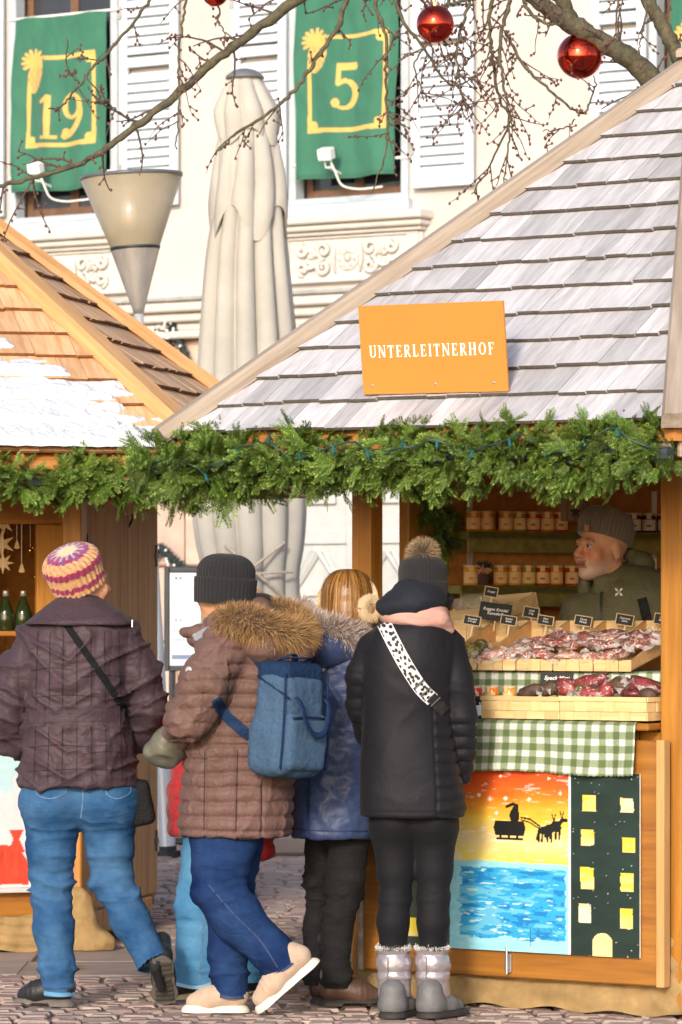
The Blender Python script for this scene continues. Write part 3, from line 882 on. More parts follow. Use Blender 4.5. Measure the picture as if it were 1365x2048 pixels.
for k in range(0):                                                      # ochre lining at the flap edges
    u, v = ((437, 236), (551, 236))[k]
    c = P(u, v, PY - .06); s = -1 if k in (0, 2) else 1
    V = [c + Vector((-s * .02, -.03, .05)), c + Vector((s * .022, .0, .045)), c + Vector((s * .012, -.01, -.05)), c + Vector((-s * .012, -.035, -.06)), c + Vector((0, -.05, 0))]
    add('ochre_fold', V, [(0, 1, 4), (1, 2, 4), (2, 3, 4), (3, 0, 4)], m_ochre, parasol)
m_cord = mat('tie_cord', (0.40, 0.33, 0.27), 0.8, 0.2, 60)
for (ua, va, ub, vb) in ((450, 1090, 575, 1200), (570, 1085, 435, 1190), (425, 1152, 585, 1144), (425, 1200, 585, 1196)):
    n = 14; pts = []
    for i in range(n):
        f = i / (n - 1); u = ua + (ub - ua) * f; v = va + (vb - va) * f
        dx = (u - 506) / FPX * PY; r0 = .315
        pts.append(P(u, v, PY - math.sqrt(max(r0 * r0 - dx * dx, .004)) - .015))
    MB().tube(pts, .009, 6).build('cord', m_cord, parasol)

# ================================================================== menu board on a dark stand
MY = 26.0
mb_ = P(390, 1215 + CAMH * FPX / MY, MY); menu = empty('menu_board', mb_)
tag(menu, 'framed menu board with printed white sheet beside the street lamp', 'menu board')
a0 = P(329, 1134, MY); a1 = P(462, 1342, MY)
m_darkf = mat('dark_frame', (.05, .055, .06), .5, .2)
for (x0, x1, z0, z1) in ((a0.x, a0.x + .032, a1.z, a0.z), (a1.x - .032, a1.x, a1.z, a0.z), (a0.x + .034, a1.x - .034, a0.z - .032, a0.z), (a0.x + .034, a1.x - .034, a1.z, a1.z + .032)):
    MB().span((x0, MY - .03, z0), (x1, MY + .03, z1), .004).build('frame', m_darkf, menu)
m_print = mat('printed_sheet', (1, 1, 1), .6, .02, attr=True)
nu, nv = 110, 170
a, b = [q.ravel() for q in np.meshgrid(np.linspace(0, 1, nu), np.linspace(0, 1, nv))]
C = np.tile(np.array([.80, .82, .84]), (len(a), 1))
def rect(x0, x1, y0, y1, c): C[(a > x0) & (a < x1) & (b > y0) & (b < y1)] = c
for y0 in (.05, .50):
    for x0, cs in ((.10, ((.02, .12, .4), (.8, .8, .8), (.6, .05, .05))), (.62, ((.05, .05, .05), (.6, .05, .05), (.75, .5, .03)))):
        for q, cc in enumerate(cs): rect(x0 + .04 * q, x0 + .04 * (q + 1), y0, y0 + .022, cc)
for y0 in (.085, .29, .53, .62, .72): rect(.06, .94, y0, y0 + .008, (.25, .32, .5))
for y0 in np.arange(.11, .85, .022):
    for x0, x1 in ((.10, .45), (.52, .88)):
        m = (a > x0) & (a < x1) & (b > y0) & (b < y0 + .009) & (np.sin(a * 260 + y0 * 900) > -.3); C[m] = (.60, .62, .65)
rect(.04, .96, .885, .93, (.22, .28, .42)); rect(.55, .72, .57, .60, (.6, .55, .45))
V = np.stack([a0.x + .034 + (a1.x - a0.x - .068) * a, np.full_like(a, MY - .012), a0.z - .034 + (a1.z - a0.z + .068) * b], 1)
add('printed_sheet', V, gridmesh(nu, nv)[:, ::-1], m_print, menu, colors=C)
MB().span((a0.x + .01, MY - .008, a1.z + .01), (a1.x - .01, MY + .02, a0.z - .01)).build('backing', m_darkf, menu)
for xx in (a0.x + .05, a1.x - .05):
    MB().tube([(xx, MY + .01, a1.z), (xx, MY + .03, 0)], .022, 8).build('leg', m_darkf, menu)
MB().span((a0.x + .03, MY - .2, 0), (a1.x - .03, MY + .25, .04), .01).build('foot', m_darkf, menu)
# ================================================================== market huts (hexagonal, shingled)
m_larch_v = wood('orange_larch_upright', (0.28, 0.108, 0.011), (0.47, 0.20, 0.024), 'Z', 0.5)
m_larch_h = wood('orange_larch_level', (0.25, 0.09, 0.010), (0.43, 0.175, 0.022), 'X', 0.5)
m_larch_dk = wood('brown_larch_inside', (0.34, 0.125, 0.025), (0.52, 0.22, 0.05), 'X', 0.6)
m_brownboard = wood('weathered_brown_board', (0.40, 0.19, 0.06), (0.62, 0.34, 0.13), 'Z', 0.75)
m_newlarch = wood('fresh_larch_trim', (0.50, 0.245, 0.085), (0.66, 0.385, 0.17), 'X', 0.55)
m_greytrim = wood('grey_trim', (0.27, 0.205, 0.15), (0.47, 0.385, 0.31), 'X', 0.8, knots=False)
m_greysh = wood('silver_shingle', (0.36, 0.345, 0.36), (0.58, 0.565, 0.585), 'Y', 0.75, rnd=0.26, fine=34, knots=False)
m_greyend = mat('dark_shingle_butt', (0.10, 0.085, 0.07), 0.9, 0.3, 40)  # weathered end grain, kept dark to stand for the shadow line of each row
m_newsh = wood('fresh_larch_shingle', (0.53, 0.26, 0.105), (0.75, 0.49, 0.29), 'Y', 0.7, rnd=0.22, fine=30, knots=False)
m_newend = mat('orange_shingle_butt', (0.24, 0.095, 0.03), 0.9, 0.35, 40)  # darker end grain that also paints the shade line under each row
m_shelf = wood('olive_shelf', (0.13, 0.135, 0.03), (0.28, 0.24, 0.06), 'X', 0.5)
m_galv = mat('galvanised_steel', (0.5, 0.5, 0.5), 0.4, 0.2, 30, metal=0.9)

HEXR = 1.36
def hexc(r, k, c=(0, 0)):
    """corner k of a hexagon whose front face looks along -y; 0 = front left, 1 = front right, then on round to the right"""
    a = R(-120 + 60 * k); return Vector((c[0] + r * math.cos(a), c[1] + r * math.sin(a)))

def shingle_roof(hut, c, rr, ze, za, detail, m_sh, m_end, m_hip, rows, seed, expo=None, hips=range(6), hipw=.055, th=.012, capm=None, apo=(0, 0)):
    rs = random.Random(seed)
    roof = MB()
    A = Vector((c[0] + apo[0], c[1] + apo[1], za))
    E = [Vector((*hexc(rr, k, c), ze)) for k in range(6)]
    # boarded deck under the shingles
    V = [A - Vector((0, 0, .035))] + [e - Vector((0, 0, .035)) for e in E] + [A - Vector((0, 0, .075))] + [e - Vector((0, 0, .075)) for e in E]
    F = []
    for k in range(6):
        l = (k + 1) % 6
        F += [(0, 1 + k, 1 + l), (7, 8 + l, 8 + k), (1 + k, 8 + k, 8 + l, 1 + l)]
    o = add('roof', V, F, m_larch_dk, hut, local=True)
    rest = MB()
    for k in range(6):
        e0, e1 = E[k], E[(k + 1) % 6]; mid = (e0 + e1) / 2; ex = (e1 - e0).normalized(); up = (A - mid); Ls = up.length; up.normalize(); nn = ex.cross(up)
        if nn.z < 0: nn = -nn
        W = (e1 - e0).length; M3 = Matrix((ex, up, nn)).transposed()
        for j in range(rows):
            t0, t1 = j / rows, (j + 1.22) / rows
            y0, y1 = t0 * Ls, min(t1, .999) * Ls
            hw0, hw1 = W / 2 * (1 - t0), W / 2 * (1 - min(t1, .999))
            x = -hw0 - rs.uniform(0, .06)
            while x < hw0:
                wd = rs.choice([.09, .11, .13, .15, .17, .2]) * rs.uniform(.9, 1.1)
                xa, xb = x + .0012, x + wd - .0012; x += wd
                bl, br = max(xa, -hw0), min(xb, hw0); tl, tr = max(xa, -hw1), min(xb, hw1)
                if br - bl < .006: continue
                if tr - tl < .002: tl = tr = min(max((xa + xb) / 2, -hw1), hw1); tr += .002
                dy = rs.uniform(-.008, .006); lift = rs.uniform(0, .004)
                zb, zt = .018 + lift, -.004
                bb = y0 - .012 + dy; sk = rs.uniform(-.004, .004)
                V = [(bl, bb, zb - th), (br, bb + sk, zb - th), (tr, y1, zt - th), (tl, y1, zt - th), (bl, bb, zb), (br, bb + sk, zb), (tr, y1, zt), (tl, y1, zt)]
                F = [(4, 5, 6, 7), (0, 3, 2, 1), (0, 1, 5, 4), (1, 2, 6, 5), (2, 3, 7, 6), (3, 0, 4, 7)]
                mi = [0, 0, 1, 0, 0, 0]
                if k in detail:
                    cen = Vector(((bl + br) / 2, (bb + y1) / 2, 0))
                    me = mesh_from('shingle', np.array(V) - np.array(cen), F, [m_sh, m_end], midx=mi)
                    s = bpy.data.objects.new('shingle', me); COL.objects.link(s); s.parent = o
                    s.location = mid + M3 @ cen - o.location; s.rotation_euler = M3.to_euler()
                else:
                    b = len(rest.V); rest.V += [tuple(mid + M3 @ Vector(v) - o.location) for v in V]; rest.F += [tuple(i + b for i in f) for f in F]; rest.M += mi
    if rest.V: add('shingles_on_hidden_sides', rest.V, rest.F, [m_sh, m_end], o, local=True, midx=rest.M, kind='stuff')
    for k in hips:                                   # hip boards
        e = E[k]; d = (A - e); L = d.length; d.normalize()
        n0 = Vector((0, 0, 1)); n0 = (n0 - d * n0.dot(d)).normalized(); sd_ = d.cross(n0)
        M3 = Matrix((d, sd_, n0)).transposed()
        w0 = hipw
        prof = [(-w0, -.030), (-w0, -.004), (-w0 * .72, .030), (w0 * .72, .030), (w0, -.004), (w0, -.030)]
        V = []; 
        for xx in (-.05, L + .02): V += [(xx - L / 2, p, q + .025) for p, q in prof]
        F = [tuple(range(5, -1, -1)), tuple(range(6, 12))] + [(i, (i + 1) % 6, 6 + (i + 1) % 6, 6 + i) for i in range(6)]
        me = mesh_from('hip_board', V, F, m_hip)
        h = bpy.data.objects.new('hip_board', me); COL.objects.link(h); h.parent = o
        h.location = (A + e) / 2 - o.location; h.rotation_euler = M3.to_euler()
    cp = MB()
    cp.lathe([(.115, za + .015), (.118, za + .038), (.105, za + .05), (.095, za + .052), (.09, za + .075), (.02, za + .10)], (A.x, A.y, 0), 6)
    add('roof_cap', np.array(cp.V) - np.array(o.location), cp.F, m_greytrim if capm is None else capm, o, local=True)
    for k in range(6):                               # eave fascia
        l = (k + 1) % 6; a, b = E[k], E[l]; d = (b - a); L = d.length; d.normalize(); nin = Vector((-d.y, d.x, 0))
        rot = Matrix((d, nin, Vector((0, 0, 1)))).transposed(); cmid = (a + b) / 2 + nin * .03 + Vector((0, 0, -.075))
        f = MB().box(cmid - o.location, (L / 2 - .03, .012, .055), .004, rot); add('fascia', f.V, f.F, m_hip, o, local=True)
    return o, E, A

def board_wall(hut, a, b, z0, z1, m, name, n, off=0.0, th=.012, gap=.002):
    """vertical boards from corner a to corner b (hut frame)"""
    a = Vector((*a[:2], 0)); b = Vector((*b[:2], 0)); d = (b - a); L = d.length; d.normalize(); nin = Vector((-d.y, d.x, 0))
    rot = Matrix((d, nin, Vector((0, 0, 1)))).transposed()
    for i in range(n):
        c = a + d * (L * (i + .5) / n) + nin * (off + random.uniform(-.0015, .0015)) + Vector((0, 0, (z0 + z1) / 2))
        MB().box(c, (L / n / 2 - gap, th, (z1 - z0) / 2), .003, rot).build(name, m, hut, local=True)

def post(hut, p, z0, z1, m, w=.044, rot=0.0):
    MB().box((p[0], p[1], (z0 + z1) / 2), (w, w, (z1 - z0) / 2), .006, Matrix.Rotation(rot, 3, 'Z')).build('post', m, hut, local=True)

# ------------------------------------------------------------------ right hut
HA = R(-35.0); HB = Vector((0.10, 15.72, 0.0)); Hx = Vector((math.cos(HA), math.sin(HA), 0)); Hy = Vector((-math.sin(HA), math.cos(HA), 0))
HC = (0.68, 1.178)
def hs(u, i):
    """photo column -> distance along the counter for a thing i metres inside the hut front"""
    k = (u - U0) / FPX
    return (k * (HB.y + Hy.y * i) - HB.x - Hy.x * i) / (Hx.x - k * Hx.y)
def hz(v, s, i): return CAMH + (V0 - v) / FPX * (HB.y + Hx.y * s + Hy.y * i)
def hw_(s, i, z): return HB + Hx * s + Hy * i + Vector((0, 0, z))
hut = empty('market_hut', HB, HA); tag(hut, 'wooden market hut with silver grey shingle roof and open counter', 'market hut')
RZE, RZA, RRR = 2.126, 3.63, HEXR * 1.59
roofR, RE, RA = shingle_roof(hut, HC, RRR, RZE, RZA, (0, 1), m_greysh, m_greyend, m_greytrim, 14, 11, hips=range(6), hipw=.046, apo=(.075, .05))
Wc = [Vector((0, 0)), Vector((1.36, 0)), hexc(HEXR, 2, HC), hexc(HEXR, 3, HC), hexc(HEXR, 4, HC), Vector((-.60, 1.20))]
ang = [R(0), R(0), R(60), R(120), R(0), R(60)]
for k in range(6): post(hut, Wc[k], 0.02, 2.42 if k not in (0, 1) else 2.40, m_larch_v, rot=ang[k])
# lower walls (counter height) on front and left side, full walls behind
board_wall(hut, Wc[0], Wc[1], 0.08, 1.03, m_larch_v, 'wall_board', 9, off=0.0)
board_wall(hut, Wc[5], Wc[0], 0.08, 1.03, m_larch_v, 'wall_board', 9)
board_wall(hut, Wc[1], Wc[2], 0.08, 1.03, m_larch_v, 'wall_board', 9)
for a_, b_ in ((2, 3), (3, 4), (4, 5)):
    pa, pb2 = Wc[a_], Wc[b_]
    d = (pb2 - pa); L = d.length; d.normalize(); nin = Vector((-d.y, d.x)); rot = Matrix(((d.x, nin.x, 0), (d.y, nin.y, 0), (0, 0, 1)))
    for q in range(13):
        cmid = (pa + pb2) / 2
        MB().box((cmid.x, cmid.y, .12 + .18 * q), (L / 2 - .05, .012 + .002 * (q % 2), .0905), .003, rot).build('wall_board', m_larch_dk, hut, local=True)
for a_ in range(6):                                  # top plates
    pa, pb2 = Wc[a_], Wc[(a_ + 1) % 6]; d = (pb2 - pa); L = d.length; d.normalize(); nin = Vector((-d.y, d.x)); rot = Matrix(((d.x, nin.x, 0), (d.y, nin.y, 0), (0, 0, 1)))
    cmid = (pa + pb2) / 2
    MB().box((cmid.x, cmid.y, 2.36), (L / 2 - .046, .03, .05), .004, rot).build('top_plate', m_larch_h, hut, local=True)
V = [(*hexc(HEXR * .97, k, HC), .06) for k in range(6)] + [(*hexc(HEXR * .97, k, HC), .02) for k in range(6)]
add('floor', V, [tuple(range(6)), tuple(range(11, 5, -1))] + [(k, 6 + k, 6 + (k + 1) % 6, (k + 1) % 6) for k in range(6)], m_larch_dk, hut, local=True)
# counter board and the flap that hangs below it
MB().span((-.02, -.122, 1.035), (1.312, .62, 1.062), .006).build('counter_board', m_larch_h, hut, local=True)
fs0, fs1 = hs(729, -.10), hs(1330, -.10)
fl = MB().span((fs0, -.105, .115), (fs1, -.072, 1.0), .005).build('counter_flap', m_larch_h, hut, local=True)
for (x0, x1, z0, z1) in ((fs1 - .03, fs1 + .004, .112, 1.003), (fs0 - .022, fs0 - .002, .112, 1.003)):
    b_ = MB().span((x0, -.113, z0), (x1, -.068, z1), .003); add('flap_edging', np.array(b_.V) - np.array(fl.location), b_.F, m_greytrim if x0 < .5 else m_brownboard, fl, local=True)
sl_ = hs(1018, -.11)
b_ = MB().span((sl_ - .014, -.118, .135), (sl_ + .014, -.1055, .205), .002).tube([(sl_, -.123, .13), (sl_, -.123, .235)], .005, 8)
for q in (-.009, .009): b_.ball((sl_ + q, -.119, .15), .003, 6, 4).ball((sl_ + q, -.119, .19), .003, 6, 4)
add('latch', np.array(b_.V) - np.array(fl.location), b_.F, m_galv, fl, local=True)
# shelves along the back wall with metal brackets
d45 = (Wc[4] - Wc[5]); L45 = d45.length; d45.normalize(); n45 = Vector((d45.y, -d45.x))           # n45 points into the room
rot45 = Matrix(((d45.x, n45.x, 0), (d45.y, n45.y, 0), (0, 0, 1)))
def back(l, o, z): p = Wc[5] + d45 * l + n45 * o; return Vector((p.x, p.y, z))
def back_u(u, o):
    best = min((abs(U0 + FPX * (lambda w: w.x / w.y)(hw_(*back(l, o, 0)[:2], 0)) - u), l) for l in np.linspace(0, 1.4, 700))
    return best[1]
SHZ = []
for v, ua in ((1064, 915), (1171, 902)):
    l0 = back_u(ua, .14); pz = hw_(*back(.6, .14, 0)[:2], 0); z = CAMH + (V0 - v) / FPX * pz.y; SHZ.append(z)
    c = back((l0 + 1.32) / 2, .125, z - .018)
    sh = MB().box(c, ((1.32 - l0) / 2, .105, .018), .003, rot45).build('shelf', m_shelf, hut, local=True)
    c2 = back((l0 + 1.32) / 2, .222, z - .045)
    lp = MB().box(c2 - sh.location, ((1.32 - l0) / 2, .008, .044), .003, rot45); add('shelf_lip', lp.V, lp.F, m_shelf, sh, local=True)
    for l in (back_u(960, .1), back_u(1330, .1)):
        br = MB().box(back(l, .016, z + .02) - sh.location, (.012, .003, .16), .001, rot45).box(back(l, .10, z - .045) - sh.location, (.003, .08, .008), .001, rot45)
        add('bracket', br.V, br.F, m_white, sh, local=True)
# burlap skirt round the foot
m_burlap = mat('burlap', (0.36, 0.235, 0.10), 0.95, 0.25, 14, bump=0.9, bscale=420, bdist=0.004)
def skirt(pts, z0, z1, name, label, parent_frame, out=.03, seed=0, nseg=130, rumple=1.0):
    """pts polyline in a hut frame"""
    Ls = [0]; 
    for i in range(len(pts) - 1): Ls.append(Ls[-1] + (Vector(pts[i + 1]) - Vector(pts[i])).length)
    nz = 26; V = []
    for j in range(nz):
        f = j / (nz - 1)
        for i in range(nseg):
            l = Ls[-1] * i / (nseg - 1)
            k = max(q for q in range(len(pts) - 1) if Ls[q] <= l + 1e-9); t = (l - Ls[k]) / (Ls[k + 1] - Ls[k])
            p = Vector(pts[k]).lerp(Vector(pts[k + 1]), t); d = (Vector(pts[k + 1]) - Vector(pts[k])).normalized(); n = Vector((d.y, -d.x))
            w_ = out + rumple * (.007 * math.sin(l * 13 + seed + 2 * math.sin(f * 3)) * (.3 + f) + .006 * abs(math.sin(l * 29 + 1.5 * math.sin(l * 7) + f)) + .012 * f * f + .004 * math.sin(f * 23 + l * 9 + 2 * math.sin(l * 15)))
            V.append((p.x + n.x * w_, p.y + n.y * w_, z1 + (z0 - z1) * f + (.008 * math.sin(l * 23 + seed) if j == nz - 1 else 0) + (.012 * math.sin(l * 11) if j == 0 else 0)))
    W3 = wm(parent_frame)
    Vw = [W3 @ Vector(v) for v in V]
    return add(name, Vw, gridmesh(nseg, nz), m_burlap, smooth=True, label=label, cat='burlap skirt')
_b = [Wc[5], Wc[0] + Vector((-.01, -.01)), Wc[1] + Vector((.02, -.01)), Wc[2]]
skirt([(p.x, p.y) for p in _b], .006, .30, 'burlap_skirt', 'rumpled tan burlap round the foot of the grey roofed hut', hut, .035, 1.0, 170)

# sign on the roof
m_sign = mat('orange_sign_board', (0.62, 0.22, 0.038), 0.45, 0.03, 2)
m_letter = mat('white_lettering', (0.90, 0.87, 0.80), 0.5, 0.02)
si0, si1 = -.575, -.615
ss0, ss1 = (hs(730, si0) + hs(717, si1)) / 2, (hs(1018, si0) + hs(1007, si1)) / 2
sz0 = (hz(790, ss0, si0) + hz(783, ss1, si0)) / 2; sz1 = (hz(612, ss0, si1) + hz(600, ss1, si1)) / 2
sign = empty('shop_sign', hw_((ss0 + ss1) / 2, (si0 + si1) / 2, (sz0 + sz1) / 2), 0)
tag(sign, 'orange board sign with white serif letters standing on the grey roof', 'sign')
lean = math.atan2(si1 - si0, sz1 - sz0)
sign.rotation_euler = (Matrix.Rotation(HA, 3, 'Z') @ Matrix.Rotation(-lean, 3, 'X') @ Matrix.Rotation(R(0.6), 3, 'Y')).to_euler()
sw, sh_ = (ss1 - ss0) / 2, (sz1 - sz0) / 2
MB().box((0, 0, 0), (sw, .006, sh_), .0015).build('board', m_sign, sign, local=True)
for q in (-.86, .02, .82):
    MB().ball((q * sw, -.007, -sh_ * .80), (.006, .003, .006), 8, 4).build('screw', m_galv, sign, local=True)
    MB().box((q * sw, .03, -sh_ * .9), (.02, .024, .015), .002).build('batten', m_greytrim, sign, local=True)
def serif_word(word, H):
    """capital letters drawn with thick stems, thin hairlines and slab serifs; returns (strokes per letter, width)"""
    T, t, s = .17 * H, .075 * H, .055 * H
    def st(x0, y0, x1, y1, w_): return ('l', x0, y0, x1, y1, w_)
    def ser(x, y, w_=.2): return ('l', x - w_ * H, y, x + w_ * H, y, s)
    out = []; x = 0
    for ch in word:
        g = []
        if ch == 'U': W = .74; g = [st(.15 * H, H, .15 * H, .3 * H, T), st(.6 * H, H, .6 * H, .3 * H, t), ser(.15 * H, H, .16), ser(.6 * H, H, .14), ('a', .375 * H, .3 * H, .225 * H, .26 * H, 180, 360, t * 1.35)]
        if ch == 'N': W = .80; g = [st(.13 * H, 0, .13 * H, H, t), st(.67 * H, 0, .67 * H, H, t), st(.15 * H, .97 * H, .65 * H, .05 * H, T), ser(.13 * H, 0, .13), ser(.1 * H, H, .11), ser(.67 * H, H, .13)]
        if ch == 'T': W = .68; g = [st(.34 * H, 0, .34 * H, H, T), st(.04 * H, .965 * H, .64 * H, .965 * H, t), ser(.34 * H, 0, .17), st(.05 * H, H, .05 * H, .76 * H, s), st(.63 * H, H, .63 * H, .76 * H, s)]
        if ch == 'E': W = .64; g = [st(.17 * H, 0, .17 * H, H, T), st(.05 * H, .965 * H, .55 * H, .965 * H, t), st(.05 * H, .035 * H, .58 * H, .035 * H, t), st(.2 * H, .51 * H, .44 * H, .51 * H, s), st(.55 * H, H, .55 * H, .78 * H, s), st(.58 * H, 0, .58 * H, .24 * H, s), st(.45 * H, .4 * H, .45 * H, .62 * H, s)]
        if ch == 'R': W = .72; g = [st(.17 * H, 0, .17 * H, H, T), ser(.17 * H, 0, .15), st(.05 * H, .97 * H, .34 * H, .97 * H, s), ('a', .34 * H, .745 * H, .19 * H, .22 * H, -90, 90, T * .75), st(.2 * H, .505 * H, .36 * H, .505 * H, s), st(.36 * H, .48 * H, .62 * H, .03 * H, T * .9), ser(.64 * H, 0, .08)]
        if ch == 'L': W = .62; g = [st(.17 * H, 0, .17 * H, H, T), ser(.17 * H, H, .15), st(.05 * H, .035 * H, .56 * H, .035 * H, t), st(.56 * H, 0, .56 * H, .27 * H, s)]
        if ch == 'I': W = .36; g = [st(.18 * H, 0, .18 * H, H, T), ser(.18 * H, 0, .15), ser(.18 * H, H, .15)]
        if ch == 'H': W = .80; g = [st(.17 * H, 0, .17 * H, H, T), st(.63 * H, 0, .63 * H, H, T), st(.2 * H, .5 * H, .6 * H, .5 * H, s)] + [ser(a_, b_, .14) for a_ in (.17 * H, .63 * H) for b_ in (0, H)]
        if ch == 'O': W = .82; g = [('o', .41 * H, .5 * H, .36 * H, .52 * H)]
        if ch == 'F': W = .60; g = [st(.17 * H, 0, .17 * H, H, T), ser(.17 * H, 0, .15), st(.05 * H, .965 * H, .55 * H, .965 * H, t), st(.2 * H, .5 * H, .43 * H, .5 * H, s), st(.55 * H, H, .55 * H, .77 * H, s), st(.43 * H, .4 * H, .43 * H, .61 * H, s)]
        out.append((x, g)); x += (W + .17) * H
    return out, x
word = 'UNTERLEITNERHOF'; LH = .050
gl, wtot = serif_word(word, LH)
ksc = sw * 2 * .875 / wtot
for (x0, g) in gl:
    L_ = MB(); lay = 0
    for st_ in g:
        yo = -.0068 - .00025 * lay; lay += 1
        if st_[0] == 'l':
            _, xa, ya, xb, yb, w_ = st_
            d = Vector((xb - xa, yb - ya)).normalized(); n = Vector((-d.y, d.x)) * w_ / 2
            quad = [(xa + n.x, ya + n.y), (xa - n.x, ya - n.y), (xb - n.x, yb - n.y), (xb + n.x, yb + n.y)]
            rings = [quad]
        elif st_[0] == 'a':
            _, cx, cy, rx, ry, a0_, a1_, w_ = st_
            rings = []
            for i in range(10):
                b0, b1 = R(a0_ + (a1_ - a0_) * i / 10), R(a0_ + (a1_ - a0_) * (i + 1) / 10)
                rings.append([(cx + (rx + q * w_ / 2) * math.cos(b), cy + (ry + q * w_ / 2) * math.sin(b)) for b, q in ((b0, 1), (b0, -1), (b1, -1), (b1, 1))])
        else:
            _, cx, cy, rx, ry = st_
            rings = []
            for i in range(24):
                b0, b1 = 2 * math.pi * i / 24, 2 * math.pi * (i + 1) / 24
                rings.append([(cx + rx * math.cos(b0), cy + ry * math.sin(b0)), (cx + .56 * rx * math.cos(b0), cy + .86 * ry * math.sin(b0)), (cx + .56 * rx * math.cos(b1), cy + .86 * ry * math.sin(b1)), (cx + rx * math.cos(b1), cy + ry * math.sin(b1))])
        for q in rings:
            L_.raw([((x0 + px_) * ksc - sw * .875, yo, (py_ - LH / 2) * ksc - .006) for px_, py_ in q], [(0, 1, 2, 3)])
    L_.build('letter', m_letter, sign, local=True)

# ------------------------------------------------------------------ left hut
LA = R(18.0); LC = Vector((-2.167, 18.8, 0))
hutL = empty('market_hut', LC, LA); tag(hutL, 'wooden market hut with fresh orange shingle roof under melting snow', 'market hut')
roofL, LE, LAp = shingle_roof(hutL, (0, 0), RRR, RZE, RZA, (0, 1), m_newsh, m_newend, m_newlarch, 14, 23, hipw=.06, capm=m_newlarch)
Lc = [hexc(HEXR, k) for k in range(6)]
for k in range(6): post(hutL, Lc[k] if k != 2 else Lc[k] + Vector((-.062, -.01)), .02, 2.4, m_larch_v, w=.044 if k != 2 else .036, rot=R(60 * (k // 1)) if k else 0)
hz_ = 2.055
# front frame: header, jamb board, sill, lower panel
a_, b_ = Lc[0], Lc[1]
MB().span((a_.x, a_.y - .012, 1.84), (b_.x - .046, a_.y + .02, 2.03), .004).build('header', m_larch_h, hutL, local=True)
MB().span((b_.x - .17, a_.y - .02, .1), (b_.x - .046, a_.y + .02, 1.838), .004).build('jamb', m_larch_v, hutL, local=True)
MB().span((a_.x + .046, a_.y - .02, .1), (a_.x + .17, a_.y + .02, 1.838), .004).build('jamb', m_larch_v, hutL, local=True)
for q in range(5): MB().span((a_.x + .17, a_.y - .012, .12 + .186 * q), (b_.x - .17, a_.y + .012, .12 + .186 * (q + 1) - .002), .003).build('wall_board', m_larch_h, hutL, local=True)
MB().span((a_.x + .17, a_.y - .16, 1.06), (b_.x - .17, a_.y + .45, 1.09), .004).build('counter_board', m_larch_h, hutL, local=True)
# side: brown board shutters with iron hinges
d = (Lc[2] - Lc[1]); Ld = d.length; d.normalize(); nin = Vector((-d.y, d.x)); rot = Matrix(((d.x, nin.x, 0), (d.y, nin.y, 0), (0, 0, 1)))
for q in range(7):
    p = Lc[1] + d * (.05 + (Ld - .1) * (q + .5) / 7) - nin * .02
    MB().box((p.x, p.y, 1.06), ((Ld - .1) / 14 - .001, .014, .90), .003, rot).build('side_board', m_brownboard, hutL, local=True)
for (l, z) in ((.1, 1.75), (Ld - .08, 1.72), (.1, .45), (Ld - .08, .4)):
    p = Lc[1] + d * l - nin * .037
    MB().box((p.x, p.y, z), (.012, .003, .05), .001, rot).box((p.x, p.y, z), (.03, .002, .012), .001, rot).build('hinge', m_black, hutL, local=True)
p = Lc[1] + d * .75 - nin * .04
MB().tube([Vector((p.x, p.y, 1.86)) + Vector((-nin.x, -nin.y, 0)) * .02 * math.sin(a) + Vector((d.x, d.y, 0)) * .05 * math.cos(a) + Vector((0, 0, .035 * math.sin(a))) for a in np.linspace(-2.4, 1.6, 14)], .006, 6).build('hook', m_black, hutL, local=True)
MB().box((*(Lc[1] + d * .6 - nin * .03), .10), (.55, .02, .05), .004, rot).build('plinth_board', m_brownboard, hutL, local=True)
for a2, b2 in ((2, 3), (3, 4), (4, 5), (5, 0)): board_wall(hutL, Lc[a2], Lc[b2], .1, 2.35, m_larch_dk, 'wall_board', 7)
V = [(*hexc(HEXR * .97, k), .06) for k in range(6)] + [(*hexc(HEXR * .97, k), .02) for k in range(6)]
add('floor', V, [tuple(range(6)), tuple(range(11, 5, -1))] + [(k, 6 + k, 6 + (k + 1) % 6, (k + 1) % 6) for k in range(6)], m_larch_dk, hutL, local=True)
for z in (1.27, 1.56, 1.84):
    MB().span((-.66, .78, z), (.66, 1.05, z + .02), .003).build('shelf', m_larch_h, hutL, local=True)
skirt([(Lc[0].x, Lc[0].y - .01), (Lc[1].x + .03, Lc[1].y - .02), (Lc[1].x + d.x * .25, Lc[1].y + d.y * .25)], .004, .16, 'burlap_skirt', 'tan burlap strip round the foot of the snowy roofed hut', hutL, .03, 4.0, 110)
# heap of burlap at the corner post
lp = Lc[1] + Vector((.02, -.05))
c = wm(hutL) @ Vector((lp.x, lp.y, 0))
sf = Soft(); sf.ell(c + Vector((0, 0, .09)), (.07, .06, .15), .04).ell(c + Vector((.05, -.01, .03)), (.10, .07, .06), .04).ell(c + Vector((-.02, 0, .2)), (.055, .045, .07), .03)
V, F = sf.mesh(.008); N_ = norms(V, F); V = V + N_ * (.012 * fbm(V * 22, 3))[:, None]; V[:, 2] = np.maximum(V[:, 2], .002)
add('burlap_bundle', V, F, m_burlap, smooth=True, label='rumpled burlap bundled round the corner post of the left hut', cat='burlap')

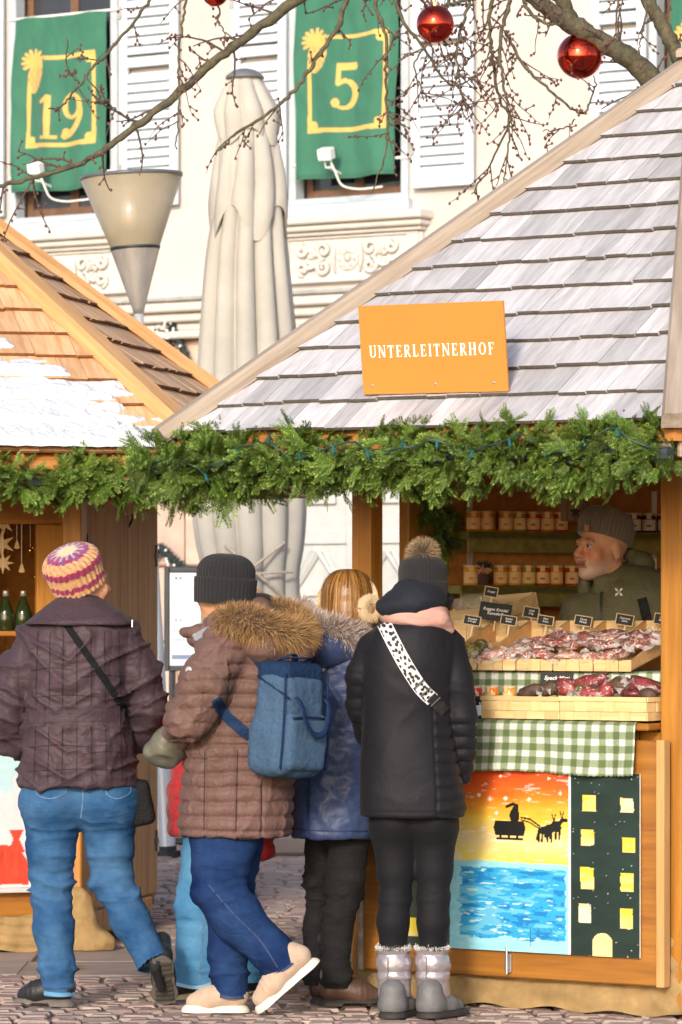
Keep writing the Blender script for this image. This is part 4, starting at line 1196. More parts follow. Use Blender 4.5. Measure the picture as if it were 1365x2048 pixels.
# snow lying on the left roof front
m_snow = mat('wet_snow', (0.66, 0.68, 0.72), 0.75, 0.08, 14, bump=0.7, bscale=45, bdist=0.015, sss=0.0)
e0, e1 = LE[0], LE[1]; mid = (e0 + e1) / 2; ex = (e1 - e0).normalized(); up = (LAp - mid); Ls = up.length; up.normalize(); nn = ex.cross(up)
nu, nv = 260, 170
a, b = [q.ravel() for q in np.meshgrid(np.linspace(-.2, 1.06, nu), np.linspace(-.03, 1.05, nv))]
hwid = RRR / 2 * (1 - b / Ls)
nz1 = fbm(np.stack([a * 6, b * 9, a * 0], 1), 3, 4); nz2 = fbm(np.stack([a * 16, b * 22, a * 0], 1), 8, 3)
edge = np.interp(b, [0, .12, .25, .38, .5, .62, .75, .95], [1.0, .95, .86, .74, .66, .58, .50, .15])
mask = np.minimum((edge - a) * 4, 1.0) + nz1 * 1.7 + .12 - .6 * sstep(.3, .9, b)
rowf = (b / (Ls / 14)) % 1.0
rw_ = (.75 + .9 * fbm(np.stack([a * 5, b * 3, a * 0 + 4], 1), 12, 2)) * sstep(.14, .34, b); mask -= rw_ * np.exp(-((rowf - .02) / .15) ** 2) + rw_ * np.exp(-((rowf - 1.0) / .09) ** 2)          # thinner over each shingle edge
mask = np.where(b < .14, np.maximum(mask, (edge - a) * 6 + .5 + .5 * nz1), mask)
th = (.004 * fbm(np.stack([a * 40, b * 45, a * 0], 1), 31, 3) * sstep(.1, .6, mask)) + (.034 - .016 * sstep(.15, .6, b)) * sstep(-.12, .95, mask) + .006 * nz2 * sstep(0, .4, mask) + .015 * np.exp(-((b - 0.02) / .09) ** 2) * sstep(0, .5, mask)
th = np.where(mask > -.1, th, -.03)
th = np.where(np.abs(a) > hwid - .05, np.minimum(th, .03 * sstep(.02, .10, hwid - np.abs(a)) - .01), th)
base = .018 * (1 - rowf) + .004
h = np.where(th > 0, base + th, -.02)
P3 = np.array(mid)[None] + np.outer(a, np.array(ex)) + np.outer(b, np.array(up)) + np.outer(h, np.array(nn))
F = gridmesh(nu, nv); keep = (th[F] > -.005).any(1) & (np.abs(a[F]) < hwid[F] + .02).all(1); F = F[keep]
used = np.unique(F); rm = np.full(len(P3), -1); rm[used] = np.arange(len(used)); 
W3 = np.array(wm(hutL)); Vw = P3[used] @ W3[:3, :3].T + W3[:3, 3]
add('roof_snow', Vw, rm[F], m_snow, smooth=True, label='patch of melting white snow on the orange shingle roof', cat='snow', kind='stuff')
# a second patch on the right side
e0, e1 = LE[1], LE[2]; mid = (e0 + e1) / 2; ex = (e1 - e0).normalized(); up = (LAp - mid).normalized(); nn = ex.cross(up)
nu, nv = 60, 30
a, b = [q.ravel() for q in np.meshgrid(np.linspace(-.62, .1, nu), np.linspace(.16, .36, nv))]
q = 1 - ((a + .28) / .34) ** 2 - ((b - .26) / .075) ** 2 + .7 * fbm(np.stack([a * 9, b * 14, a * 0], 1), 5)
h = np.where(q > 0, .012 + .03 * sstep(0, .8, q), -.02)
P3 = np.array(mid)[None] + np.outer(a, np.array(ex)) + np.outer(b, np.array(up)) + np.outer(h, np.array(nn))
F = gridmesh(nu, nv); F = F[(q[F] > 0).any(1)]; used = np.unique(F); rm = np.full(len(P3), -1); rm[used] = np.arange(len(used))
add('roof_snow', P3[used] @ W3[:3, :3].T + W3[:3, 3], rm[F], m_snow, smooth=True, label='small leftover snow patch beside the fresh hip board', cat='snow', kind='stuff')
# ================================================================== fir garlands along the eaves
m_fir = mat('fir_needles', (1, 1, 1), 0.55, 0.2, 30, attr=True, rnd=0.28, spec=0.35)
m_wire = mat('dark_green_wire', (0.02, 0.05, 0.045), 0.5, 0.2)
m_socket = mat('teal_bulb_socket', (0.015, 0.10, 0.105), 0.5, 0.1)
def sprig_data(seed):
    rs = random.Random(seed); V = []; F = []; C = []
    def needle(p, d, L, w, col):
        d = d.normalized(); s = d.cross(Vector((rs.uniform(-.4, .4), rs.uniform(-.4, .4), 1))).normalized() * w
        b = len(V); V.extend([p, p + d * L * .45 + s, p + d * L, p + d * L * .45 - s]); F.append((b, b + 1, b + 2, b + 3)); C.extend([col] * 4)
    def twig(p, d, L, wid):
        n = int(L / .0042); d = d.normalized(); side = d.cross(Vector((0, 0, 1))).normalized(); upv = side.cross(d)
        bend = rs.uniform(-.5, .5)
        b = len(V); tip = p + d * L
        V.extend([p + side * .0022, p - side * .0022, tip]); F.append((b, b + 1, b + 2)); C.extend([(.10, .07, .03)] * 3)
        for i in range(n):
            f = i / n; q = p + d * (L * f) + side * (bend * f * f * L * .2)
            tapr = 1 - .55 * max(0, f - .5) * 2
            for sg in (-1, 1):
                for lift in (rs.uniform(-.1, .25), rs.uniform(.3, .8)):
                    g = rs.uniform(.75, 1.25)
                    tipy = f > .75 and rs.random() < .6
                    col = (.105 * g, .190 * g, .022 * g) if not tipy else (.235 * g, .33 * g, .06 * g)
                    if rs.random() < .07: col = (.22 * g, .29 * g, .13 * g)
                    needle(q, side * sg + d * rs.uniform(.35, .8) + upv * lift, wid * tapr * rs.uniform(.8, 1.1), .0015, col)
    L = rs.uniform(.075, .115)
    twig(Vector((0, 0, 0)), Vector((1, 0, 0)), L, .021)
    for i in range(rs.choice([2, 3, 4])):
        f = rs.uniform(.15, .6); sg = -1 if i % 2 else 1
        twig(Vector((L * f, 0, 0)), Vector((1, sg * rs.uniform(.6, 1.0), rs.uniform(-.2, .35))), L * rs.uniform(.4, .6), .018)
    return V, F, C
SPR = []
for q in range(9):
    V, F, C = sprig_data(100 + q); SPR.append((V, F, C, mesh_from('fir_sprig', V, F, m_fir, colors=np.array(C))))

def garland(name, label, path, rad, nparts, nstuff, seed, flat=(1, 1)):
    """path: list of world points (dense); sprigs bristle round it, most pointing along and out"""
    rs = random.Random(seed)
    pts = [Vector(p) for p in path]
    root = empty(name, pts[len(pts) // 2] - Vector((0, 0, .15))); tag(root, label, 'garland')
    V = []; F = []; C = []
    def place(front):
        f = rs.random() * (len(pts) - 1.001); i = int(f); p = pts[i].lerp(pts[i + 1], f - i); t = (pts[i + 1] - pts[i]).normalized()
        r = rad[i] if hasattr(rad, '__len__') else rad
        out = Vector((t.y, -t.x, 0)).normalized()
        if out.y > 0: out = -out
        a = rs.uniform(-.65, 1.1) * math.pi if not front else rs.gauss(-.05, .42) * math.pi
        rad_d = out * math.cos(a) + Vector((0, 0, 1)) * math.sin(a)
        rr = r * (rs.uniform(.15, .62) if not front else rs.uniform(.45, .8))
        pos = p + rad_d * rr
        d = (rad_d * rs.uniform(.35, 1.0) + t * rs.uniform(-1.1, 1.1) + Vector((0, 0, rs.uniform(-.6, .35)))).normalized()
        zax = (rad_d + Vector((rs.uniform(-.4, .4), rs.uniform(-.4, .4), rs.uniform(-.3, .4)))).normalized()
        y = zax.cross(d).normalized(); zax = d.cross(y)
        return pos, Matrix((d, y, zax)).transposed(), rs.uniform(.8, 1.15) * (1 if not hasattr(rad, '__len__') else min(1.2, r / .12))
    for k in range(nstuff):
        pos, M3, sc = place(False); sv, sF, sC, _ = rs.choice(SPR); b = len(V)
        V.extend([pos + M3 @ (v * sc) for v in sv]); F.extend([tuple(i + b for i in f) for f in sF]); g = rs.uniform(.7, 1.1); C.extend([(c[0] * g, c[1] * g, c[2] * g) for c in sC])
    add('fir_core', V, F, m_fir, root, colors=np.array(C), kind='stuff')
    core = MB().tube(pts, [.2 * r for r in rad] if hasattr(rad, '__len__') else .2 * rad, 8); core.build('branch_core', m_dgarl, root)
    for k in range(nparts):
        pos, M3, sc = place(True); me = rs.choice(SPR)[3]
        o = bpy.data.objects.new('fir_sprig', me); COL.objects.link(o); o.parent = root
        o.location = pos - root.location; o.rotation_euler = M3.to_euler(); o.scale = (sc, sc, sc)
    return root
def eave_path(E, hutm, k0, k1, drop, out, n=60, f0=0, f1=1):
    W3 = wm(hutm); a, b = E[k0], E[k1]; d = (b - a).normalized(); o = Vector((d.y, -d.x, 0))
    return [W3 @ (a.lerp(b, f0 + (f1 - f0) * i / (n - 1)) + o * out + Vector((0, 0, -drop + .012 * math.sin(i * .5) + .008 * math.sin(i * 1.3)))) for i in range(n)]
pR = eave_path(RE, hut, 0, 1, .115, .03)
blob = [P(292, 930, 15.42), P(315, 938, 15.40), P(345, 935, 15.36)]
pR = blob + pR[3:]
radR = [.13, .15, .15] + list(np.interp(np.arange(3, 63 - 3 + 3), [3, 8, 20, 40, 50, 59], [.140, .128, .118, .112, .118, .12]))[:len(pR) - 3]
g1 = garland('fir_garland', 'thick green fir garland along the front eave of the grey roof', pR, radR, 300, 620, 5)
pR2 = eave_path(RE, hut, 1, 2, .10, .03, f0=.02, f1=.6)
garland('fir_garland', 'short end of fir garland past the right corner post', pR2, .11, 60, 80, 6)
pL = eave_path(LE, hutL, 0, 1, .115, .02, f0=.25, f1=.98)
garland('fir_garland', 'dark green fir garland under the snowy roof edge', pL, .085, 200, 300, 7)
pI = [hw_(-.50, 1.05, 2.25), hw_(-.50, 1.06, 2.15), hw_(-.48, 1.07, 2.02), hw_(-.47, 1.09, 1.93)]
garland('fir_bunch', 'dark hanging fir bunch at the inner left post', [Vector(q) for q in spline(pI, 12)], .07, 40, 50, 8)
pI = [hw_(hs(862, 1.2), 1.2, 2.1), hw_(hs(868, 1.2), 1.2, 1.95), hw_(hs(888, 1.2), 1.2, 1.83), hw_(hs(905, 1.2), 1.2, 1.72)]
garland('fir_bunch', 'fir branch hanging on the dark inner wall left of the shelves', [Vector(q) for q in spline(pI, 12)], .06, 40, 40, 9)
# light string wound over the front garland
root = empty('light_string', pR[30] - Vector((0, .15, .1))); tag(root, 'dark green light string with teal bulb sockets on the front garland', 'light string')
wp = []
outR = -Hy
for i in range(2, len(pR)):
    wp.append(pR[i] + outR * (.118 + .012 * math.sin(i * 1.7)) + Vector((0, 0, .035 + .03 * math.sin(i * .6) - (.05 if i < 8 else 0))))
MB().tube([Vector(q) for q in spline(wp, 200)], .0035, 5).build('wire', m_wire, root)
for i in range(1, len(wp) - 1, 4):
    a = random.uniform(-.6, .6); d = Vector((math.sin(a) * .6, -.5, random.choice([-1, 1, -1]) * math.cos(a))).normalized()
    MB().tube([wp[i], wp[i] + d * .03], [.0058, .0058], 6).tube([wp[i] + d * .03, wp[i] + d * .045], [.003, .0015], 5, mi=1).build('bulb_socket', [m_socket, m_wire], root)
for k, (u, v) in enumerate(((435, 862), (785, 852), (1241, 838))):   # black cable ties on the eave
    c = P(u, v, 15.42 - (u - 345) / 995 * 1.24 - .01)
    MB().tube([c + Vector((-.015, 0, -.03)), c, c + Vector((.035, -.01, .02))], .004, 5).tube([c, c + Vector((.012, -.02, .03))], .003, 5).build('cable_tie', m_black, cat='cable tie',
        label=('black cable tie poking up left of the orange sign', 'black cable tie poking up under the orange sign', 'black cable tie near the right hip board')[k])

# ================================================================== bare tree behind the right hut
TY = 18.7
m_bark = mat('lichen_bark', (0.055, 0.044, 0.036), 0.9, 0.1, 34, col2=(0.13, 0.115, 0.06), bump=0.8, bscale=60, bdist=0.01)
m_twig = mat('dark_twig', (0.075, 0.052, 0.042), 0.8, 0.3, 60)
m_bud = mat('red_brown_bud', (0.12, 0.05, 0.036), 0.7, 0.3, 50)
tree = empty('bare_tree', (P(1345, 0, TY).x + .1, TY, 0)); tag(tree, 'bare budding tree rising behind the grey roofed hut', 'tree')
trs = random.Random(12)
def bough(pix, r0, r1, name='branch', y0=0.0, y1=0.0, ntw=8, tw=.22, wob=.006, m=m_bark, hang=0.35, side=None):
    q = spline([(u, v, y0 + (y1 - y0) * i / (len(pix) - 1)) for i, (u, v) in enumerate(pix)], max(len(pix) * 7, 16))
    pts = [P(u, v, TY + dy) + Vector((trs.uniform(-wob, wob), trs.uniform(-wob, wob), trs.uniform(-wob, wob))) for u, v, dy in q]
    n = len(pts); rad = [r0 + (r1 - r0) * i / (n - 1) for i in range(n)]
    if name == 'branch': rad = [r * trs.uniform(.88, 1.14) for r in rad]
    o = MB().tube(pts, rad, 9 if r0 > .02 else 6).build(name, m, tree, smooth=True)
    tb = MB()
    for k in range(ntw):
        f = trs.uniform(.1, 1.0); i = min(int(f * (n - 1)), n - 2); p = pts[i]; t = (pts[i + 1] - pts[i]).normalized()
        s = side if side else trs.choice([-1, 1])
        nrm = Vector((-t.z, 0, t.x)) * s
        d = (t * trs.uniform(.2, .9) + nrm * trs.uniform(.4, 1.1) + Vector((0, trs.uniform(-.4, .4), -hang * trs.uniform(.2, 1.4)))).normalized()
        L = tw * trs.uniform(.4, 1.25); cur = [p]; m_ = max(5, int(L / .03))
        for j in range(m_):
            d = (d + Vector((trs.uniform(-.22, .22), trs.uniform(-.2, .2), trs.uniform(-.22, .2) - .03))).normalized(); cur.append(cur[-1] + d * L / m_)
        rb = min(.0062, max(.0034, rad[i] * .5))
        tb.tube(cur, [rb * (1 - .6 * j / m_) for j in range(m_ + 1)], 5)
        for j in range(1, m_ + 1):
            if trs.random() < .75:
                bd = Vector((trs.uniform(-1, 1), trs.uniform(-.5, .5), trs.uniform(-1, 1))).normalized()
                tb.ball(cur[j] + bd * .007, (.0065, .0065, .008), 5, 4, mi=1)
                if trs.random() < .35:
                    e = cur[j] + bd * trs.uniform(.02, .05); tb.tube([cur[j], e], [.0028, .002], 4); tb.ball(e, .007, 5, 4, mi=1)
    if tb.V: tb.build('twigs', [m_twig, m_bud], tree, kind='stuff')
    return pts
# trunk and main limbs; the trunk itself stands hidden behind the hut
tb_ = tree.location
MB().tube([Vector((tb_.x, TY + .12, -.02)), Vector((tb_.x + .02, TY + .1, .4)), Vector((tb_.x, TY + .05, 1.6)), P(1375, 330, TY + .05), P(1372, 250, TY)], [.17, .13, .115, .10, .085], 14).build('trunk', m_bark, tree, smooth=True)
bough([(1372, 260), (1330, 190), (1260, 118), (1185, 72), (1110, 28), (1040, -30), (930, -130)], .058, .030, y1=-.2, ntw=10, tw=.25)
bough([(1375, 250), (1372, 150), (1340, 75), (1300, 10), (1270, -60), (1240, -150)], .042, .025, ntw=4, tw=.2)
bough([(1150, 50), (1120, 0), (1060, -60), (860, -120), (700, -60), (600, -5), (480, 84), (420, 130), (330, 210), (250, 268), (180, 318), (90, 348), (0, 372), (-60, 385)], .035, .007, y0=-.05, y1=-.4, ntw=26, tw=.28)
bough([(860, -120), (730, -60), (690, 10), (672, 62), (630, 122), (590, 180), (540, 225), (480, 262), (430, 310)], .016, .005, name='branch', y0=-.1, y1=-.35, ntw=12, tw=.2)
bough([(390, -90), (320, -20), (300, 2), (255, 58), (200, 120), (160, 168), (125, 210), (100, 220)], .009, .004, y0=-.2, y1=-.5, ntw=9, tw=.16)
bough([(160, 168), (135, 135), (135, 75)], .005, .003, y0=-.4, y1=-.5, ntw=3, tw=.1, name='twig')
bough([(260, 240), (210, 200), (170, 150)], .005, .003, y0=-.35, y1=-.5, ntw=4, tw=.12, name='twig')
bough([(380, -60), (372, 0), (362, 70), (357, 150), (358, 230), (352, 300)], .007, .003, y0=-.3, y1=-.4, ntw=10, tw=.16, name='twig')
bough([(755, -80), (750, 0), (770, 60), (772, 150), (775, 240), (770, 310), (745, 385)], .010, .003, y0=-.2, y1=-.3, ntw=12, tw=.18, name='twig')
bough([(775, -60), (800, 30), (850, 100), (900, 170), (960, 150)], .010, .003, y0=-.2, y1=-.4, ntw=14, tw=.2, name='twig')
bough([(1030, -60), (1015, 20), (1000, 90), (1005, 150), (1015, 210), (1018, 290), (1008, 365)], .011, .003, y0=-.2, y1=-.35, ntw=16, tw=.2, name='twig')
bough([(990, -40), (980, 40), (985, 120), (1000, 200), (1020, 240), (980, 330), (945, 390)], .010, .003, y0=-.25, y1=-.1, ntw=14, tw=.2, name='twig')
bough([(960, -40), (930, 30), (915, 110), (920, 170), (935, 220)], .009, .003, y0=-.25, y1=-.5, ntw=26, tw=.22, name='twig')
bough([(1010, 60), (1050, 130), (1110, 190), (1165, 225), (1190, 180), (1190, 150)], .008, .003, y0=-.2, y1=-.3, ntw=9, tw=.16, name='twig')
bough([(1150, 240), (1130, 255), (1085, 262)], .004, .0025, y0=-.28, y1=-.3, ntw=3, tw=.1, name='twig')
bough([(1060, -40), (1050, 10), (1090, 45), (1120, 48)], .012, .004, y0=-.15, y1=-.3, ntw=6, tw=.18, name='twig')
bough([(1240, -40), (1235, 30), (1232, 85)], .006, .003, y0=-.2, y1=-.3, ntw=4, tw=.1, name='twig')
bough([(1295, -30), (1290, 40), (1278, 105)], .006, .003, y0=-.2, y1=-.3, ntw=4, tw=.1, name='twig')
bough([(880, -60), (895, 0), (870, 70), (830, 130), (850, 200)], .008, .003, y0=-.3, y1=-.5, ntw=14, tw=.2, name='twig')
bough([(1060, -50), (970, -10), (900, 10), (860, 20), (835, -30)], .012, .004, y0=-.2, y1=-.5, ntw=14, tw=.2, name='twig')
bough([(350, -80), (430, 0), (440, 50), (470, 80)], .005, .003, y0=-.3, y1=-.5, ntw=4, tw=.1, name='twig')
# red glass baubles
m_bauble = mat('red_mirror_glass', (0.82, 0.045, 0.01), 0.06, 0.06, 3, metal=1.0, coat=0.6)
m_gold = mat('bauble_cap_gold', (0.75, 0.50, 0.2), 0.3, 0.1, metal=1.0)
for k, (u, v, r, top, lab) in enumerate(((871, 48, 38, -20, 'red glass bauble hanging before the shutter beside the 5 banner'), (1160, 112, 46, 40, 'large red glass bauble hanging under the thick branch'), (431, -14, 27, -80, 'red glass bauble cut off by the top edge'))):
    yb = TY - .42 if k != 1 else TY - .05
    c = P(u, v, yb); rr = r / FPX * yb
    root = empty('bauble', c - Vector((0, 0, rr))); tag(root, lab, 'bauble', 'red baubles in the tree')
    MB().ball(c, rr, 40, 24).build('glass_ball', m_bauble, root, smooth=True)
    MB().lathe([(rr * .24, rr * .95), (rr * .24, rr * 1.13), (rr * .18, rr * 1.16)], c, 16).tube([c + Vector((.012 * math.cos(a), 0, rr * 1.22 + .012 * math.sin(a))) for a in np.linspace(0, 6.28, 12)], .002, 5).build('cap', m_gold, root)
    MB().tube([c + Vector((0, 0, rr * 1.2)), P(u, top, yb)], .003, 5).build('ribbon', mat('red_ribbon', (.6, .02, .02), .6, .1), root)
# ================================================================== things on the right hut's counter
def rootH(name, s, i, z, label, cat, group=None):
    o = empty(name, hw_(s, i, z), HA); tag(o, label, cat, group); return o
def loc(o, s, i, z):
    """hut coordinates -> frame of a root made with rootH"""
    return Vector((s, i, z))
class HB_(MB):
    def put(s_, name, m, root, base, **kw):
        return add(name, np.array(s_.V) - np.array(base), s_.F, m, root, local=True, midx=s_.M, **kw)

# ---- chequered cloth over counter, riser and front edge
m_cloth = mat('chequered_cotton', (1, 1, 1), 0.9, 0.05, 60, attr=True, bump=0.15, bscale=400, bdist=0.001)
c0, c1 = .06, hs(1272, -.135)
prof = [(.60, 1.243), (.20, 1.243), (.192, 1.236), (.188, 1.07), (.18, 1.0665), (-.124, 1.0665), (-.136, 1.060), (-.140, 1.04), (-.138, .96), (-.142, .875)]
pl = [0]
for q in range(len(prof) - 1): pl.append(pl[-1] + math.dist(prof[q], prof[q + 1]))
nv = int(pl[-1] / .0045); nu = int((c1 - c0) / .0045)
a, b = [q.ravel() for q in np.meshgrid(np.linspace(c0, c1, nu), np.linspace(0, pl[-1], nv))]
ii = np.interp(b, pl, [q[0] for q in prof]); zz = np.interp(b, pl, [q[1] for q in prof])
hang = np.clip((1.04 - zz) / .165, 0, 1) * (ii < -.1)
ii = ii - hang * (.009 * np.sin(a * 21 + 2 * np.sin(a * 5)) + .006 * np.sin(a * 47 + 1) + .010)
zz = zz + hang * (.006 * np.sin(a * 9 + 1)) + .0015 * np.sin(a * 300) * (hang > .97)
sx_ = ((a / .0587) % 1) < .5; sy_ = (((pl[-1] - b + .018) / .0497) % 1) < .5
white = np.array([.66, .66, .66]); mid = np.array([.26, .31, .19]); dk = np.array([.10, .145, .06])
C = np.where((sx_ & sy_)[:, None], dk, np.where((sx_ | sy_)[:, None], mid, white))
spot = (np.sin(a * 480) * np.sin(b * 560 + 2 * np.sin(a * 200)) > .35)
C = np.where((spot & ~(sx_ | sy_))[:, None], np.array([.45, .52, .35]), C); C = np.where((spot & (sx_ ^ sy_))[:, None], C * .8, C)
add('chequered_tablecloth', [hw_(x, y, z) for x, y, z in zip(a, ii, zz)], gridmesh(nu, nv), m_cloth, smooth=True, colors=C,
    label='green and white chequered cloth hanging over the counter edge', cat='tablecloth')
rz_ = rootH('display_riser', .7, .4, 1.063, 'low wooden step under the cloth on the counter', 'riser')
MB().span((-.63, -.195, .001), (.67, .2, .175), .004).build('riser_box', m_larch_h, rz_, local=True)
rz_ = rootH('display_riser', .55, .74, 1.063, 'tall wooden block carrying the rear crate of bags', 'riser')
MB().span((-.30, -.11, .001), (.24, .15, .325), .004).build('riser_box', m_larch_h, rz_, local=True)

# ---- chip-wood baskets
m_chip_h = wood('pale_chip_level', (0.60, 0.40, 0.17), (0.80, 0.60, 0.31), 'X', 0.6, rnd=.09, knots=False)
m_chip_v = wood('pale_chip_upright', (0.58, 0.37, 0.15), (0.78, 0.57, 0.28), 'Z', 0.6, rnd=.16, knots=False)
def chip_wall(root, x0, x1, y, z0, z1, ax, cols, rowsn, seed):
    """woven wall: long level bands with upright chips passing over and under; ax 0 = along x at y, 1 = along y at x"""
    rs = random.Random(seed)
    def put(a0, a1, b0, b1, pr, m, nm):
        if ax == 0: MB().span((a0, y - pr, b0), (a1, y + .002, b1), .0008).build(nm, m, root, local=True)
        else: MB().span((y - .002, a0, b0), (y + pr, a1, b1), .0008).build(nm, m, root, local=True)
    hs2 = [0, .46, 1.0] if rowsn == 2 else [0, 1.0]
    for r_ in range(len(hs2) - 1):
        put(x0, x1, z0 + (z1 - z0) * hs2[r_] + .0008, z0 + (z1 - z0) * hs2[r_ + 1] - .0008, .0012 + .0004 * r_, m_chip_h, 'level_chip')
        for c in range(cols):
            if (c + r_) % 2: continue
            cw = (x1 - x0) / cols; a0 = x0 + cw * c + rs.uniform(0, .004); put(a0 + .003, a0 + cw - .006, z0 + (z1 - z0) * hs2[r_] + .0002, z0 + (z1 - z0) * hs2[r_ + 1] - .0002, .0042 + rs.uniform(0, .001), m_chip_v, 'upright_chip')
def basket(s0, s1, i0, i1, z0, h, label, seed, cols):
    root = rootH('chip_basket', (s0 + s1) / 2, (i0 + i1) / 2, z0, label, 'basket', 'chip wood baskets on the counter')
    w, d = (s1 - s0) / 2, (i1 - i0) / 2
    MB().span((-w + .004, -d + .004, .002), (w - .004, d - .004, .008)).build('bottom', m_chip_h, root, local=True)
    chip_wall(root, -w, w, -d, .002, h * .8, 0, cols, 2, seed); chip_wall(root, -d, d, w, .002, h * .8, 1, 4, 2, seed + 1)
    MB().span((-w, d - .003, .002), (w, d, h), .001).build('back_wall', m_chip_h, root, local=True)
    MB().span((-w, -d + .003, .002), (-w + .003, d, h), .001).build('side_wall', m_chip_h, root, local=True)
    MB().span((-w - .003, -d - .0065, h * .8), (w + .003, -d + .002, h), .001).build('rim', m_chip_h, root, local=True)
    MB().span((w - .002, -d + .002, h * .8), (w + .0065, d, h), .001).build('rim', m_chip_h, root, local=True)
    return root
bA = (hs(968, -.09), hs(1123, -.09)); bB = (hs(1125, -.10), min(hs(1352, -.10), 1.30))
basket(bA[0], bA[1], -.105, .14, 1.068, .085, 'pale chip basket at the counter front, left of its twin', 1, 5)
basket(bB[0], bB[1], -.115, .15, 1.068, .088, 'pale chip basket of cut speck at the counter corner', 2, 6)
trays = [900, 985, 1056, 1133, 1206, 1286, 1362]
TS = [hs(u, .52) for u in trays]
tlab = ['empty looking chip tray at the left end, holding a clear bag', 'chip tray of green dumplings', 'chip tray left of the meat, holding white wrapped sausages', 'chip tray of wrapped sausages in front of the dark board marked Hirsch', 'chip tray of wrapped game meat below the board marked Gams', 'chip tray of wrapped meat next to the corner post']
def tray(k):
    s0, s1 = TS[k], TS[k + 1]; i0, i1 = .165, .535; zf0, zf1, zb0, zb1 = 1.247, 1.287, 1.345, hz(1241, (s0 + s1) / 2, .53)
    root = rootH('chip_tray', (s0 + s1) / 2, .35, 1.246, tlab[k], 'tray', 'tilted chip trays on the counter'); w = (s1 - s0) / 2 - .002
    y0, y1 = i0 - .35, i1 - .35; zo = 1.246
    def slab(name, pts, n_, th, m):
        pts = [Vector(p) for p in pts]; V = pts + [p + Vector(n_) * th for p in pts]; F = [(0, 1, 2, 3), (7, 6, 5, 4)] + [(q, 4 + q, 4 + (q + 1) % 4, (q + 1) % 4) for q in range(4)]
        add(name, V, F, m, root, local=True)
    slab('bottom', [(-w, y0, zf0 - zo + .002), (w, y0, zf0 - zo + .002), (w, y1, zb0 - zo), (-w, y1, zb0 - zo)], (0, 0, 1), .004, m_chip_h)
    for sx in (-w, w - .005): slab('side_wall', [(sx, y0, zf0 - zo), (sx, y1, zb0 - zo), (sx, y1, zb1 - zo - .002), (sx, y0, zf1 - zo - .002)], (1, 0, 0), .005, m_newlarch)
    for q in range(3):
        a0, a1 = -w + 2 * w * q / 3, -w + 2 * w * (q + 1) / 3
        MB().span((a0 + .001, y1 + .001, zb0 - zo - .01), (a1 - .001, y1 + .005 + .002 * (q % 2), zb1 - zo), .001).build('chip_strip', m_chip_v if q % 2 else m_chip_h, root, local=True)
        MB().span((a0 + .001, y0 - .005 - .002 * (q % 2), zf0 - zo - .004), (a1 - .001, y0 - .001, zf1 - zo), .001).build('chip_strip', m_chip_v if q % 2 else m_chip_h, root, local=True)
    return root
for k in range(6): tray(k)
# rear crate, tipped towards the customer
s0, s1 = hs(908, .62), hs(1020, .62)
cr = rootH('chip_crate', (s0 + s1) / 2, .74, 1.392, 'raised chip crate with a clear bag at the left behind the trays', 'crate'); w = (s1 - s0) / 2
cr.rotation_euler = (R(14), R(-4), HA)
MB().span((-w, -.12, .0), (w, .12, .006)).build('bottom', m_chip_h, cr, local=True)
for q in range(2):
    for sy in (-.12, .115): MB().span((-w, sy, .008 + .055 * q), (w, sy + .005, .060 + .055 * q), .001).build('side_slat', m_chip_h, cr, local=True)
    for sx in (-w, w - .005): MB().span((sx, -.112, .008 + .055 * q), (sx + .005, .112, .060 + .055 * q), .001).build('end_slat', m_chip_h, cr, local=True)
for sx in (-w + .008, w - .018):
    for sy in (-.108, .098): MB().span((sx, sy, .006), (sx + .01, sy + .01, .12), .001).build('corner_block', m_chip_v, cr, local=True)

